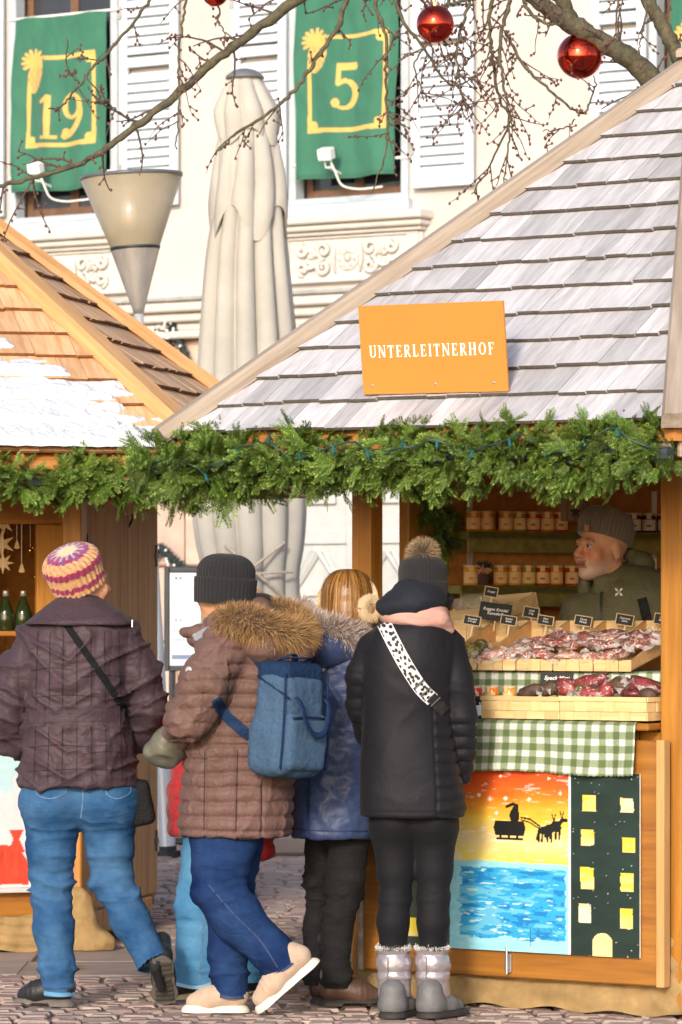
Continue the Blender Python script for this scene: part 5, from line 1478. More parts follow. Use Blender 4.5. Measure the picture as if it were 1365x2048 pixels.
# ---- wrapped meats, dumplings, bags
def film(name, col, white=.5, scale=40.0, rough=.12):
    """meat seen through a wrinkled clear film: the film shows as pale creases"""
    m = bpy.data.materials.new(name); m.use_nodes = True; t = m.node_tree; L = t.links; N = t.nodes; b = N['Principled BSDF']
    tc = N.new('ShaderNodeTexCoord'); oi = N.new('ShaderNodeObjectInfo'); ad = N.new('ShaderNodeVectorMath'); ad.operation = 'ADD'
    L.new(tc.outputs['Object'], ad.inputs[0]); L.new(oi.outputs['Random'], ad.inputs[1])
    n1 = N.new('ShaderNodeTexNoise'); n1.inputs['Scale'].default_value = scale; n1.inputs['Detail'].default_value = 5; n1.inputs['Distortion'].default_value = 2.5
    n2 = N.new('ShaderNodeTexNoise'); n2.inputs['Scale'].default_value = scale * .5; n2.inputs['Detail'].default_value = 6
    L.new(ad.outputs[0], n1.inputs['Vector']); L.new(ad.outputs[0], n2.inputs['Vector'])
    r1 = N.new('ShaderNodeValToRGB'); c = np.array(col)
    r1.color_ramp.elements[0].color = (*(c * .45), 1); r1.color_ramp.elements[1].color = (*np.minimum(c * 1.5 + .03, 1), 1); r1.color_ramp.elements[0].position = .3; r1.color_ramp.elements[1].position = .7
    L.new(n2.outputs['Fac'], r1.inputs[0])
    r2 = N.new('ShaderNodeValToRGB'); r2.color_ramp.elements[0].position = .62 - .2 * white; r2.color_ramp.elements[1].position = .70 - .1 * white
    r2.color_ramp.elements[0].color = (0, 0, 0, 1); r2.color_ramp.elements[1].color = (.85, .85, .85, 1)
    L.new(n1.outputs['Fac'], r2.inputs[0])
    mx = N.new('ShaderNodeMix'); mx.data_type = 'RGBA'; L.new(r2.outputs[0], mx.inputs[0]); L.new(r1.outputs[0], mx.inputs[6]); mx.inputs[7].default_value = (.84, .70, .66, 1)
    hs_ = N.new('ShaderNodeHueSaturation'); mr = N.new('ShaderNodeMapRange'); mr.inputs[3].default_value = .7; mr.inputs[4].default_value = 1.25
    L.new(oi.outputs['Random'], mr.inputs[0]); L.new(mr.outputs[0], hs_.inputs['Value']); L.new(mx.outputs[2], hs_.inputs['Color'])
    L.new(hs_.outputs[0], b.inputs['Base Color']); b.inputs['Roughness'].default_value = .35; b.inputs['Coat Weight'].default_value = .8; b.inputs['Coat Roughness'].default_value = rough
    bp = N.new('ShaderNodeBump'); bp.inputs['Strength'].default_value = .7; bp.inputs['Distance'].default_value = .006
    L.new(n1.outputs['Fac'], bp.inputs['Height']); L.new(bp.outputs[0], b.inputs['Normal']); L.new(bp.outputs[0], b.inputs['Coat Normal'])
    return m
m_meat = [film('wrapped_red_meat', (.27, .055, .04), .62), film('wrapped_dark_meat', (.20, .055, .04), .62), film('wrapped_sausage', (.38, .15, .11), .8)]
m_meatcut = film('fresh_cut_speck', (.20, .020, .024), .12, 26); m_rind = mat('smoked_rind', (.085, .05, .035), .6, .4, 50, bump=.5, bscale=80)
m_dump = film('wrapped_green_dumpling', (.20, .19, .035), .3, 30)
m_crink = mat('clear_crinkled_film', (.82, .78, .76), .12, .15, 60, alpha=.42, coat=.6, bump=.6, bscale=60, bdist=.006)
gs = random.Random(21)
def lump(c, r, rot, m, name, label, cat, group, seed, bumps=.18, skirtw=0.0):
    V, F = ball(14, 9); V = np.array(V); 
    n_ = fbm(V * 1.7 + seed * 3.1, seed, 3); V = V * (1 + bumps * 1.6 * n_)[:, None] * np.array(r)
    # flatten underside a little
    V[:, 2] = np.where(V[:, 2] < -.55 * r[2], -.55 * r[2] + .3 * (V[:, 2] + .55 * r[2]), V[:, 2])
    Rm = np.array(rot); Vw = V @ Rm.T + np.array(c)
    o = add(name, Vw, F, m, smooth=True, label=label, cat=cat, group=group)
    if skirtw > 0:
        n = 26; SV = []; SF = []
        for j in range(3):
            for q in range(n):
                an = 2 * math.pi * q / n; rr = 1 + (.0 + .18 * j) * skirtw * (1 + .4 * math.sin(q * 2.3 + seed)); 
                SV.append(np.array([r[0] * rr * math.cos(an), r[1] * rr * math.sin(an), r[2] * (.1 + .45 * math.sin(q * 1.7 + seed) * j * .5 + .2 * math.sin(q * 4.1 + seed * 2) * j)]))
        for j in range(2):
            for q in range(n): SF.append((j * n + q, j * n + (q + 1) % n, (j + 1) * n + (q + 1) % n, (j + 1) * n + q))
        add('film_edge', np.array(SV) @ Rm.T + np.array(c), SF, m_crink, o, smooth=True)
    return o
def tray_z(i): return 1.262 + (1.36 - 1.262) * (i - .165) / .37
kk = 0
for k in (2, 3, 4, 5):
    s0, s1 = TS[k] + .005, TS[k + 1] - .005
    shift = (TS[1] - TS[0]) * 0
    names = {2: ('white wrapped sausage in the tray left of the meat', 'sausages in film', 'sausage'), 3: ('film wrapped smoked sausage in the tray below the Hirsch board', 'hirsch sausages', 'sausage'),
             4: ('film wrapped game meat in the tray below the Gams board', 'gams meat', 'meat'), 5: ('film wrapped meat in the tray beside the corner post', 'corner tray meat', 'meat')}[k]
    for r_ in range(4):
        nn_ = 2
        for q in range(nn_):
            i = .19 + .065 * r_ + gs.uniform(-.012, .012); s = s0 + (s1 - s0) * (q + .5) / nn_ + gs.uniform(-.015, .015)
            full = {2: .35, 3: .9, 4: 1.0, 5: 1.1}[k]
            if k == 2 and (r_ > 2 or (q == 0 and r_ > 0)): continue
            if r_ == 4 and k == 3: continue
            z = tray_z(i) + .022 + gs.uniform(0, .018) + (.025 * full if r_ in (1, 2, 3) else 0)
            rot = (Matrix.Rotation(HA + gs.uniform(-.7, .7), 3, 'Z') @ Matrix.Rotation(gs.uniform(-.3, .3), 3, 'Y') @ Matrix.Rotation(gs.uniform(-.4, .4) + .25, 3, 'X'))
            mm = gs.choice(m_meat) if k > 2 else m_meat[2]
            lump(hw_(s, i, z), (gs.uniform(.056, .074), gs.uniform(.026, .034), gs.uniform(.016, .022)), rot, mm, 'wrapped_sausage' if names[2] == 'sausage' else 'wrapped_meat', '%s of the %s, %s row' % (ORD[q] + ' from the left', names[0].replace('film wrapped ', '').replace('white wrapped ', '').replace('in the tray', 'in tray'), ('front', 'second', 'third', 'rear')[r_]), names[2], names[1], kk, .16, 1.2); kk += 1
for q in range(7):
    i = .20 + .045 * (q // 2); s = TS[1] + .022 + .034 * (q % 2) + .05 * (q // 4) * 0 + gs.uniform(0, .02) + .03 * ((q // 2) % 2)
    lump(hw_(s, i, tray_z(i) + .024), (.033, .031, .028), Matrix.Identity(3), m_dump, 'green_dumpling', '%s green dumpling in film in the second tray, counted from the front' % ORD[q], 'dumpling', 'green dumplings in the tray', 60 + q, .12, .9)
m_bag = mat('clear_plastic_bag', (.85, .80, .70), .1, .1, 30, alpha=.22, coat=.7, bump=.7, bscale=40, bdist=.01)
def bag(c, r, label, seed):
    V, F = ball(22, 14); V = np.array(V); V = V * (1 + .35 * fbm(V * 2.6, seed, 4))[:, None] * np.array(r)
    return add('plastic_bag', V + np.array(c), F, m_bag, smooth=True, label=label, cat='bag')
bag(hw_((TS[0] + TS[1]) / 2 + .02, .24, 1.315), (.06, .06, .03), 'crumpled clear bag in the leftmost tray', 71)
bag(hw_(hs(950, .70), .70, 1.49), (.085, .06, .045), 'crumpled clear bag spilling from the raised crate', 72)
for q in range(6):
    lump(hw_(hs(945 + 13 * q, .70), .70 + .02 * (q % 3), 1.465 + .012 * (q % 2)), (.03, .026, .022), Matrix.Identity(3), mat('bread_dumpling', (.50, .38, .16), .7, .3, 40) if q == 0 else bpy.data.materials['bread_dumpling'], 'bread_dumpling',
         '%s pale bread dumpling from the left in the raised crate' % ORD[q], 'dumpling', 'bread dumplings in the crate', 80 + q, .15)
# cut speck in the front baskets
speck = [(1063, 1385, .06, .035, .030, 'dark smoked speck end at the left of the front baskets', 1), (1100, 1380, .04, .03, .032, 'small wrapped speck piece behind the round cut', 1), (1133, 1377, .052, .035, .040, 'round speck with a bright red cut face', 0), (1165, 1383, .03, .03, .026, 'greenish wrapped speck between the red cuts', 2),
         (1180, 1366, .085, .03, .030, 'long red speck slab lying across the rear', 0), (1182, 1388, .07, .035, .030, 'wide dark red speck slab in front', 0), (1215, 1382, .032, .03, .035, 'pink speck block in film', 0),
         (1243, 1372, .05, .04, .035, 'brown smoked speck with rough rind', 1), (1262, 1390, .045, .03, .024, 'pink speck slice at the basket corner', 0), (1290, 1374, .075, .03, .034, 'marbled speck slab tilted on the right', 0), (1318, 1390, .04, .03, .025, 'small dark speck end near the corner post', 1)]
for q, (u, v, rx, ry, rz2, lab, kind_) in enumerate(speck):
    i = -.035 + (.03 if v < 1378 else 0); s = min(hs(u, i), 1.26); z = hz(v, s, i)
    rot = Matrix.Rotation(HA, 3, 'Z') @ Matrix.Rotation(gs.uniform(-.3, .3) + (.45 if u == 1290 else 0), 3, 'Y') @ Matrix.Rotation(gs.uniform(-.2, .3), 3, 'X')
    mm = [m_meatcut, m_rind, m_dump][kind_]
    o = lump(hw_(s, i, z), (rx, ry, rz2), rot, mm, 'speck_piece', lab, 'speck', 'cut speck in the front baskets', 200 + q, .16, 1.2 if q % 2 else 0)
    if kind_ == 0 and rx > .05:
        V, F = ball(14, 8); V = np.array(V) * np.array([rx * 1.01, ry * .9, rz2 * .35]) + np.array([0, .01, rz2 * .62]); add('fat_rind', V @ np.array(rot).T + np.array(hw_(s, i, z)), F, m_rind, o, smooth=True)
# ---- chalk boards
m_slate = mat('black_slate', (.022, .021, .022), .7, .3, 30); m_chalk = mat('white_chalk', (.85, .84, .80), .9, .1, 80); m_tagw = mat('pale_tag_wood', (.68, .50, .28), .6, .1, 20)
def textmesh(body, size, name, parent, m, locv, rot=None, shear=.25, align='CENTER'):
    cu = bpy.data.curves.new(name, 'FONT'); cu.body = body; cu.size = size; cu.shear = shear; cu.align_x = align; cu.align_y = 'CENTER'; cu.resolution_u = 2; cu.offset = size * .012; cu.space_line = .95
    tmp = bpy.data.objects.new(name, cu); COL.objects.link(tmp)
    bpy.context.view_layer.update()
    me = bpy.data.meshes.new_from_object(tmp.evaluated_get(bpy.context.evaluated_depsgraph_get()))
    bpy.data.objects.remove(tmp); bpy.data.curves.remove(cu)
    me.materials.clear(); me.materials.append(m)
    o = bpy.data.objects.new(name, me); COL.objects.link(o); o.parent = parent; o.location = locv; o.rotation_euler = rot if rot else (R(90), 0, 0); return o
def chalk(u, v, i, wpx, hpx, text, size, label, framed=True, roll=9, stick=.05):
    s = hs(u, i); z = hz(v, s, i); Yd = hw_(s, i, 0).y; w, h = wpx / FPX * Yd / .9 / 2, hpx / FPX * Yd / 2
    root = empty('chalk_board', hw_(s, i, z)); tag(root, label, 'price board', 'chalk boards on the counter')
    root.rotation_euler = (Matrix.Rotation(HA * .6, 3, 'Z') @ Matrix.Rotation(R(roll), 3, 'Y') @ Matrix.Rotation(R(-8), 3, 'X')).to_euler()
    f = .0032 if framed else 0
    if framed:
        for (x0, x1, z0, z1) in ((-w, w, h - f, h), (-w, w, -h, -h + f), (-w, -w + f, -h + f, h - f), (w - f, w, -h + f, h - f)):
            MB().span((x0, -.0035, z0), (x1, .003, z1), .0006).build('frame', m_tagw, root, local=True)
    MB().span((-w + f, -.0015, -h + f), (w - f, .002, h - f)).build('slate', m_slate, root, local=True)
    if stick > 0: MB().span((.002, -.001, -h - stick), (.009, .002, -h), .0006).build('stick', m_tagw, root, local=True)
    textmesh(text, size, 'chalk_text', root, m_chalk, (0, -.0022, .001))
chalk(983, 1184, .60, 26, 21, 'Funghi', .012, 'small chalk board reading Funghi on the raised crate')
chalk(991, 1224, .50, 60, 36, 'Roggen Knödel\nKanederli', .0165, 'large chalk board reading Roggen Knödel Kanederli', False, 7, .04)
chalk(945, 1241, .40, 33, 20, 'Kanederli\nai Funghi', .0095, 'small chalk board reading Kanederli ai Funghi', stick=.06)
chalk(1018, 1241, .42, 31, 20, 'Knödel\nSpinat', .0098, 'small chalk board reading Knödel Spinat', stick=.06)
chalk(1063, 1225, .56, 30, 22, '13,00\nal kg', .0105, 'small chalk board with the price 13,00', stick=.03)
chalk(1092, 1241, .50, 31, 20, 'Puro\nSuino', .0105, 'small chalk board reading Puro Suino')
chalk(1167, 1242, .50, 33, 21, 'Cervo\nHirsch', .0108, 'small chalk board reading Cervo Hirsch')
chalk(1250, 1240, .50, 34, 23, 'Camoscio\nGams', .0105, 'small chalk board reading Camoscio Gams')
chalk(1326, 1239, .50, 33, 23, 'Capra\nManzo', .0108, 'small chalk board reading Capra Manzo by the corner post')
chalk(1114, 1357, .05, 62, 24, 'Speck Mitti', .0215, 'black chalk board reading Speck Mitti above the cut meat', False, 1, .05)
# ---- jam jars
m_lid = mat('white_jar_lid', (.62, .47, .28), .4, .05); m_lab = mat('cream_label_paper', (.80, .52, .25), .7, .06); m_lab2 = mat('grey_label_paper', (.60, .50, .42), .7, .06)
JAM = {'orange': (.75, .22, .012), 'red': (.55, .045, .02), 'green': (.34, .30, .02), 'purple': (.06, .015, .03), 'amber': (.70, .34, .03), 'peach': (.78, .32, .06)}
m_jam = {k: mat(k + '_jam_glass', v, .12, .15, 30, coat=.7) for k, v in JAM.items()}
m_pic = {k: mat(k + '_fruit_print', tuple(min(1, q * .8 + .02) for q in v), .7, .3, 90) for k, v in JAM.items()}
def jar(c, r, h, kind_, label, group, rz, grey=False, hex_=True):
    root = empty('jam_jar', c, rz); tag(root, label, 'jar', group)
    MB().lathe([(r * .9, .0005), (r, r * .12), (r, h * .80), (r * .88, h * .86), (r * .88, h * .88)], (0, 0, 0), 16).build('glass', m_jam[kind_], root, local=True, smooth=True)
    MB().lathe([(r * .93, h * .875), (r * .95, h * .885), (r * .95, h * .985), (r * .9, h)], (0, 0, 0), 18).build('lid', m_lid, root, local=True, smooth=True)
    n = 9; V = []; F = []
    for (z0, a0, a1) in ((h * .10, -58, 58), (h * .66, -58, 58)):
        for q in range(n):
            an = R(-90 + a0 + (a1 - a0) * q / (n - 1)); V.append(((r + .0012) * math.cos(an), (r + .0012) * math.sin(an), z0))
    F = [(q, q + 1, n + q + 1, n + q) for q in range(n - 1)]
    b0 = len(V)
    for zq, rq in ((h * .69, r + .0016), (h * .86, r + .0012), (h * .99, r * .99)):
        for sx in (-.30, .30): V.append((sx * r, -math.sqrt(rq * rq - (sx * r) ** 2), zq))
    F += [(b0, b0 + 1, b0 + 3, b0 + 2), (b0 + 2, b0 + 3, b0 + 5, b0 + 4)]
    lb_ = add('paper_label', V, F, m_lab2 if grey else m_lab, root, local=True)
    pv = [(.32 * r * math.cos(a), -math.sqrt((r + .002) ** 2 - (.32 * r * math.cos(a)) ** 2), h * .34 + .16 * r * math.sin(a)) for a in np.linspace(0, 2 * math.pi, 10)[:-1]]
    add('fruit_print', np.array(pv) - np.array(lb_.location), [tuple(range(9))], m_pic[kind_], lb_, local=True)
rzj = HA + R(62)          # turned to the room
up_ = [(947, 'orange'), (973, 'orange'), (994, 'peach'), (1012, 'orange'), (1038, 'green'), (1066, 'red'), (1094, 'orange'), (1122, 'red'), (1243, 'purple'), (1268, 'purple'), (1297, 'purple'), (1329, 'purple')]
for q, (u, kd) in enumerate(up_):
    l = back_u(u, .17); p = back(l, .17 if q not in (2,) else .10, SHZ[0]); wp_ = hw_(p.x, p.y, p.z)
    side = ('%s %s jam jar from the left on the upper shelf' % (ORD[q], kd)) if q < 8 else ('%s purple jam jar right of the vendor on the upper shelf' % ORD[q - 8])
    jar(wp_, .0325, .083, kd, side, 'jam jars on the upper shelf', 0.0, grey=q >= 8)
lo_ = [(942, 'amber'), (1001, 'orange'), (1029, 'peach'), (1057, 'green'), (1085, 'red'), (1112, 'orange'), (1144, 'red'), (1335, 'purple')]
for q, (u, kd) in enumerate(lo_):
    l = back_u(u, .17); p = back(l, .17, SHZ[1])
    jar(hw_(p.x, p.y, p.z), .0325, .083, kd, '%s %s jam jar from the left on the lower shelf' % (ORD[q], kd), 'jam jars on the lower shelf', 0.0, grey=q == 7)
for q, (u, kd, lab) in enumerate(((952, 'red', 'red jam jar on the counter beside the dark coat'), (979, 'orange', 'orange jam jar between the red jar and the basket of speck'), (1008, 'amber', 'amber jam jar nearest the Speck board'))):
    s = hs(u, .02); jar(hw_(s, .02 + .02 * q, 1.115), .0255, .072, kd, lab, 'jam jars on the counter', HA)
st = rootH('jar_step', hs(980, .03), .04, 1.068, 'low pale block under the counter jars', 'block'); MB().span((-.10, -.06, 0), (.10, .06, .046), .003).build('block', m_chip_h, st, local=True)
s = hs(960, -.085); jr = rootH('dark_jar', s, -.085, 1.068, 'dark jar with pale blue label at the counter edge', 'jar')
MB().lathe([(.026, 0), (.028, .004), (.028, .06), (.024, .068)], (0, 0, 0), 18).build('glass', mat('dark_glass', (.02, .018, .02), .12, .1, coat=.6), jr, local=True, smooth=True)
MB().lathe([(.026, .066), (.026, .08), (.022, .083)], (0, 0, 0), 18).build('lid', m_black, jr, local=True, smooth=True)
V = []; 
for z0 in (.012, .05):
    for q in range(9): an = R(-90 - 45 + 90 * q / 8); V.append((.0292 * math.cos(an), .0292 * math.sin(an), z0))
add('paper_label', V, [(q, q + 1, 10 + q, 9 + q) for q in range(8)], mat('pale_blue_label', (.45, .55, .68), .6, .05), jr, local=True)
# ---- dried flower posy, wooden lantern
p = back(back_u(968, .20), .20, SHZ[1]); c = hw_(p.x, p.y, p.z)
po = empty('flower_posy', c); tag(po, 'dried pink flower posy in a dark pot among the lower jars', 'flowers')
MB().lathe([(.018, 0), (.026, .03), (.028, .045)], (0, 0, 0), 14).build('pot', mat('dark_knit_pot', (.10, .05, .045), .9, .3, 80, bump=.8, bscale=200), po, local=True)
fm = MB(); 
for q in range(90):
    d = Vector((gs.gauss(0, 1), gs.gauss(0, 1) - .3, abs(gs.gauss(0, .8)))).normalized(); e = d * gs.uniform(.02, .034) + Vector((0, 0, .05))
    fm.ball(e, gs.uniform(.0035, .006), 5, 4, col=gs.choice([(.55, .25, .17), (.62, .33, .2), (.45, .18, .14), (.7, .4, .15)]))
fm.build('blossoms', mat('dried_blossom', (1, 1, 1), .8, .1, attr=True), po, local=True, usecol=True, kind='stuff')
dk_ = MB()
for q in range(40):
    d = Vector((gs.gauss(0, 1), gs.gauss(0, .6), 1 + gs.random())).normalized(); dk_.tube([Vector((0, 0, .06)) + d * .02, Vector((0, 0, .06)) + d * gs.uniform(.035, .05)], [.004, .001], 4)
dk_.build('dark_leaves', m_dgarl, po, local=True, kind='stuff')
lc = P(1150, 1042, 16.75); ln = empty('wooden_lantern', lc); tag(ln, 'hanging wooden lantern with a star cut out, behind the vendor', 'lantern')
m_lant = wood('aged_lantern_wood', (.16, .09, .045), (.30, .18, .09), 'Z', .7)
for q in range(10):
    a = 2 * math.pi * q / 10
    MB().box((.052 * math.cos(a), .052 * math.sin(a), .07), (.004, .0155, .07), .001, Matrix.Rotation(a, 3, 'Z')).build('stave', m_lant, ln, local=True)
st_ = [((.026 if q % 2 == 0 else .011) * math.sin(q * math.pi / 5), -.0585, .035 + (.026 if q % 2 == 0 else .011) * math.cos(q * math.pi / 5)) for q in range(10)] + [(0, -.0585, .035)]
add('star', st_, [(q, (q + 1) % 10, 10) for q in range(10)][::1], m_dark, ln, local=True)
MB().tube([(-.05, 0, .12), (-.06, 0, .25), (0, 0, .42), (.06, 0, .25), (.05, 0, .12)], .003, 5).build('handle', m_black, ln, local=True)
MB().tube([(0, 0, .42), (0, 0, .95)], .002, 5).build('cord', m_cord, ln, local=True)

# ---- children's painting on the flap
m_paint = mat('poster_paint', (1, 1, 1), .5, .05, 40, attr=True, bump=.06, bscale=60)
pi_ = -.118
q0, q1 = hs(765, pi_), hs(1281, pi_); qs = (q0 + q1) / 2
pz1 = hz(1548, q1, pi_); pz0 = hz(1917, q1, pi_)
nu, nv = 340, 250
a, b = [q.ravel() for q in np.meshgrid(np.linspace(0, 1, nu), np.linspace(0, 1, nv))]
k_ = (a * (q1 - q0) + q0); wx = HB.x + Hx.x * k_ + Hy.x * pi_; wy = HB.y + Hx.y * k_ + Hy.y * pi_
U = U0 + FPX * wx / wy; Vv = 1548 + b * 369
n1 = fbm(np.stack([U / 60, Vv / 25, U * 0], 1), 2, 4); n2 = fbm(np.stack([U / 22, Vv / 5, U * 0 + 3], 1), 4, 3); n3 = fbm(np.stack([U / 35, Vv / 9, U * 0 + 7], 1), 9, 3)
def lerpc(x, xs, cs): return np.stack([np.interp(x, xs, [c[i] for c in cs]) for i in range(3)], 1)
skyc = lerpc(Vv + 16 * n1 + 5 * n2, [1545, 1585, 1615, 1650, 1690, 1712, 1740], [(.62, .06, .012), (.68, .115, .015), (.74, .27, .02), (.80, .52, .06), (.78, .62, .30), (.80, .64, .22), (.82, .62, .06)])
skyc = np.where((n2 > .42)[:, None], skyc * .6 + .32, skyc)
sea = np.where((n3 > .22)[:, None], np.array([.012, .20, .52]), np.where((n3 < -.2)[:, None], np.array([.13, .48, .70]), np.array([.03, .34, .64])))
sea = np.where((n2 > .45)[:, None], np.array([.45, .66, .72]), sea)
edge_ = (np.abs(U - 905) < 18 + 10 * n3) | (np.abs(U - 1140) < 6 + 6 * n3) | (Vv < 1748 + 8 * n3) | (Vv > 1890 + 14 * n3)
sea = np.where(edge_[:, None], np.array([.30, .66, .76]) * (1 + .15 * n2[:, None]), sea)
C = np.where((Vv > 1735 + 5 * n1)[:, None], sea, skyc)
g0 = np.hypot((U - 905) / 22, (Vv - 1732) / 24); C = np.where(((g0 < 1) & (Vv < 1736))[:, None], np.array([.85, .70, .35]), C)
C = np.where((np.abs(U - 1141.5) < 2.5)[:, None], np.array([.70, .66, .74]), C)
dkg = np.array([.012, .028, .022])
C = np.where((U > 1144)[:, None], dkg * (1 + .4 * n1[:, None]), C); C = np.where((U < 902)[:, None], np.array([.045, .06, .045]) * (1 + .3 * n1[:, None]), C)
for (cx, cy, w, h, mix) in ((1180, 1609, 26, 32, .8), (1256, 1611, 26, 28, .3), (1177, 1679, 26, 32, .7), (1260, 1691, 25, 30, .9), (1176, 1761, 27, 44, .75), (1256, 1766, 26, 36, .9), (1171, 1832, 24, 38, .1), (1255, 1839, 25, 40, .7), (826, 1878, 26, 38, 1.0), (840, 1700, 26, 34, .9), (790, 1620, 26, 32, .8)):
    w_ = (np.abs(U - cx + 2 * n1) < w / 2 + 1.2 * n2) & (np.abs(Vv - cy) < h / 2 + 1.5 * n3)
    ff = np.clip(mix + .5 * n3 + .4 * (cy - Vv) / h, 0, 1)[:, None]
    C = np.where(w_[:, None], np.array([.80, .60, .05]) * ff + np.array([.72, .66, .50]) * (1 - ff), C)
arch = (np.abs(U - 1207) < 20) & (Vv > 1888) | (np.hypot(U - 1207, Vv - 1890) < 20); C = np.where(arch[:, None], np.array([.80, .66, .28]) * (1 + .2 * n3[:, None]), C)
blk = np.array([.010, .010, .010])
sil = (np.abs(U - 1021) < 32 - .25 * np.abs(Vv - 1665)) & (Vv > 1651) & (Vv < 1680)
sil |= (np.abs(U - 1021) < 27) & (np.abs(Vv - 1687) < 2.5)
for xx in (1003, 1020, 1037): sil |= (np.abs(U - xx) < 2) & (Vv > 1678) & (Vv < 1688)
sil |= (np.hypot((U - 1031) / 10, (Vv - 1640) / 15) < 1) | (np.hypot(U - 1033, Vv - 1626) < 6.5) | (polyd(U, Vv, [(1036, 1619), (1028, 1616), (1016, 1622)]) < 3)
sil |= polyd(U, Vv, [(1044, 1643), (1062, 1646), (1082, 1660)]) < 1.8
sil |= polyd(U, Vv, [(1044, 1648), (1060, 1652), (1080, 1664)]) < 1.4
for dx, dy in ((0, 0), (16, -6)):
    sil |= np.hypot((U - 1094 - dx) / 15, (Vv - 1668 - dy) / 9) < 1
    sil |= polyd(U, Vv, [(1102 + dx, 1663 + dy), (1110 + dx, 1652 + dy), (1117 + dx, 1652 + dy)]) < 4
    for lx in (-13, -7, 4, 11): sil |= polyd(U, Vv, [(1094 + dx + lx, 1670 + dy), (1093 + dx + lx * 1.05, 1690 + dy)]) < 1.9
    for ax_ in (-4, 3): sil |= polyd(U, Vv, [(1110 + dx, 1650 + dy), (1110 + dx + ax_, 1634 + dy)]) < 1.1
    sil |= polyd(U, Vv, [(1081 + dx, 1664 + dy), (1076 + dx, 1686 + dy)]) < 2.2
C = np.where(sil[:, None], blk, C)
for (sx2, sy2, r2) in ((982, 1607, 6), (1013, 1605, 4), (1060, 1606, 5), (1122, 1592, 4), (1003, 1560, 4), (960, 1600, 4), (995, 1635, 5), (1100, 1562, 3)):
    dx, dy = np.abs(U - sx2), np.abs(Vv - sy2)
    star = ((dx < .9) & (dy < r2)) | ((dy < .9) & (dx < r2)) | ((np.abs(dx - dy) < .9) & (dx < r2 * .7)); C = np.where(star[:, None], np.array([.8, .7, .6]), C)
sp = vnoise(np.stack([U / 3, Vv / 3, U * 0], 1), 44) > .93; C = np.where((sp & (U > 1146))[:, None], np.array([.5, .5, .48]), C)
wr = (np.sin(U * .9) * np.sin(Vv * .7 + U * .3) > .55) & (U > 1068) & (U < 1118) & (((Vv > 1866) & (Vv < 1874)) | ((Vv > 1882) & (Vv < 1890))); wr |= (np.abs(U - 1063) < .8) & (Vv > 1866) & (Vv < 1905)
C = np.where(wr[:, None], np.array([.03, .12, .20]), C)
pr_ = rootH('painted_board', qs, pi_, pz0, 'painted board of a black sleigh over blue sea beside a dark house', 'painting')
Vp = np.stack([k_ - qs, np.full_like(a, -.0052), (pz1 - pz0) * (1 - b)], 1)
add('painted_face', Vp, gridmesh(nu, nv)[:, ::-1], m_paint, pr_, local=True, colors=C)
MB().span((q0 - qs, -.005, 0), (q1 - qs, .004, pz1 - pz0)).build('panel', m_white, pr_, local=True)
for (fx, fz) in ((.03, .97), (.97, .97), (.03, .04), (.97, .04), (.97, .5)):
    MB().ball((q0 - qs + (q1 - q0) * fx, -.006, (pz1 - pz0) * fz), (.004, .002, .004), 6, 4).build('screw', m_galv, pr_, local=True)

# ================================================================== things at the left hut
def lw(x, y, z): return wm(hutL) @ Vector((x, y, z))
def lsol(u, y):
    k = (u - U0) / FPX; best = None
    for x in np.linspace(-.75, .75, 1500):
        p = lw(x, y, 0); e = abs(p.x / p.y - k)
        if best is None or e < best[0]: best = (e, x)
    return best[1]
yF = Lc[0].y
# painted board with the red sack
x1_ = lsol(128, yF - .05); x0_ = -.52; zt_ = CAMH + (V0 - 1480) / FPX * 17.85; zb_ = CAMH + (V0 - 1772) / FPX * 17.85
nu, nv = 200, 150
a, b = [q.ravel() for q in np.meshgrid(np.linspace(0, 1, nu), np.linspace(0, 1, nv))]
X = x0_ + (x1_ - x0_) * a; pw = [lw(x, yF - .05, 0) for x in X[:nu]]; Uu = np.tile(np.array([U0 + FPX * p.x / p.y for p in pw]), nv); Vv = 1480 + 292 * b
n1 = fbm(np.stack([Uu / 70, Vv / 60, Uu * 0], 1), 5, 4); n2 = fbm(np.stack([Uu / 5, Vv / 30, Uu * 0], 1), 6, 3)
C = np.array([.60, .60, .63]) * (1 + .06 * n1[:, None]); C = np.where(((n1 > -.05) & (Vv < 1580))[:, None], np.array([.42, .60, .66]) * (1 + .1 * n1[:, None]), C)
sack = np.hypot((Uu - 8) / 52, (Vv - 1745) / 58) < 1; sack |= (np.abs(Uu - 33) < 6 + .45 * np.abs(Vv - 1676)) & (Vv > 1657) & (Vv < 1702)
C = np.where((sack & (Vv < 1766 + 3 * n1))[:, None], np.array([.62, .055, .025]) * (1 + .45 * n2[:, None]), C)
sack2 = np.hypot((Uu + 130) / 60, (Vv - 1735) / 60) < 1; C = np.where((sack2 & (Vv < 1770))[:, None], np.array([.1, .35, .12]) * (1 + .4 * n2[:, None]), C)
pL_ = empty('painted_board', lw((x0_ + x1_) / 2, yF - .05, zb_), LA); tag(pL_, 'pale painted board with a red sack under the left hut counter', 'painting'); xm = (x0_ + x1_) / 2
add('painted_face', np.stack([X - xm, np.full_like(a, -.0052), (zt_ - zb_) * (1 - b)], 1), gridmesh(nu, nv)[:, ::-1], m_paint, pL_, local=True, colors=C)
MB().span((x0_ - xm, -.005, 0), (x1_ - xm, .03, zt_ - zb_)).build('panel', m_white, pL_, local=True)
MB().span((x0_ - xm, -.02, -.022), (x1_ - xm, .035, -.001), .003).build('ledge', mat('grey_ledge', (.55, .55, .56), .4, .1), pL_, local=True)
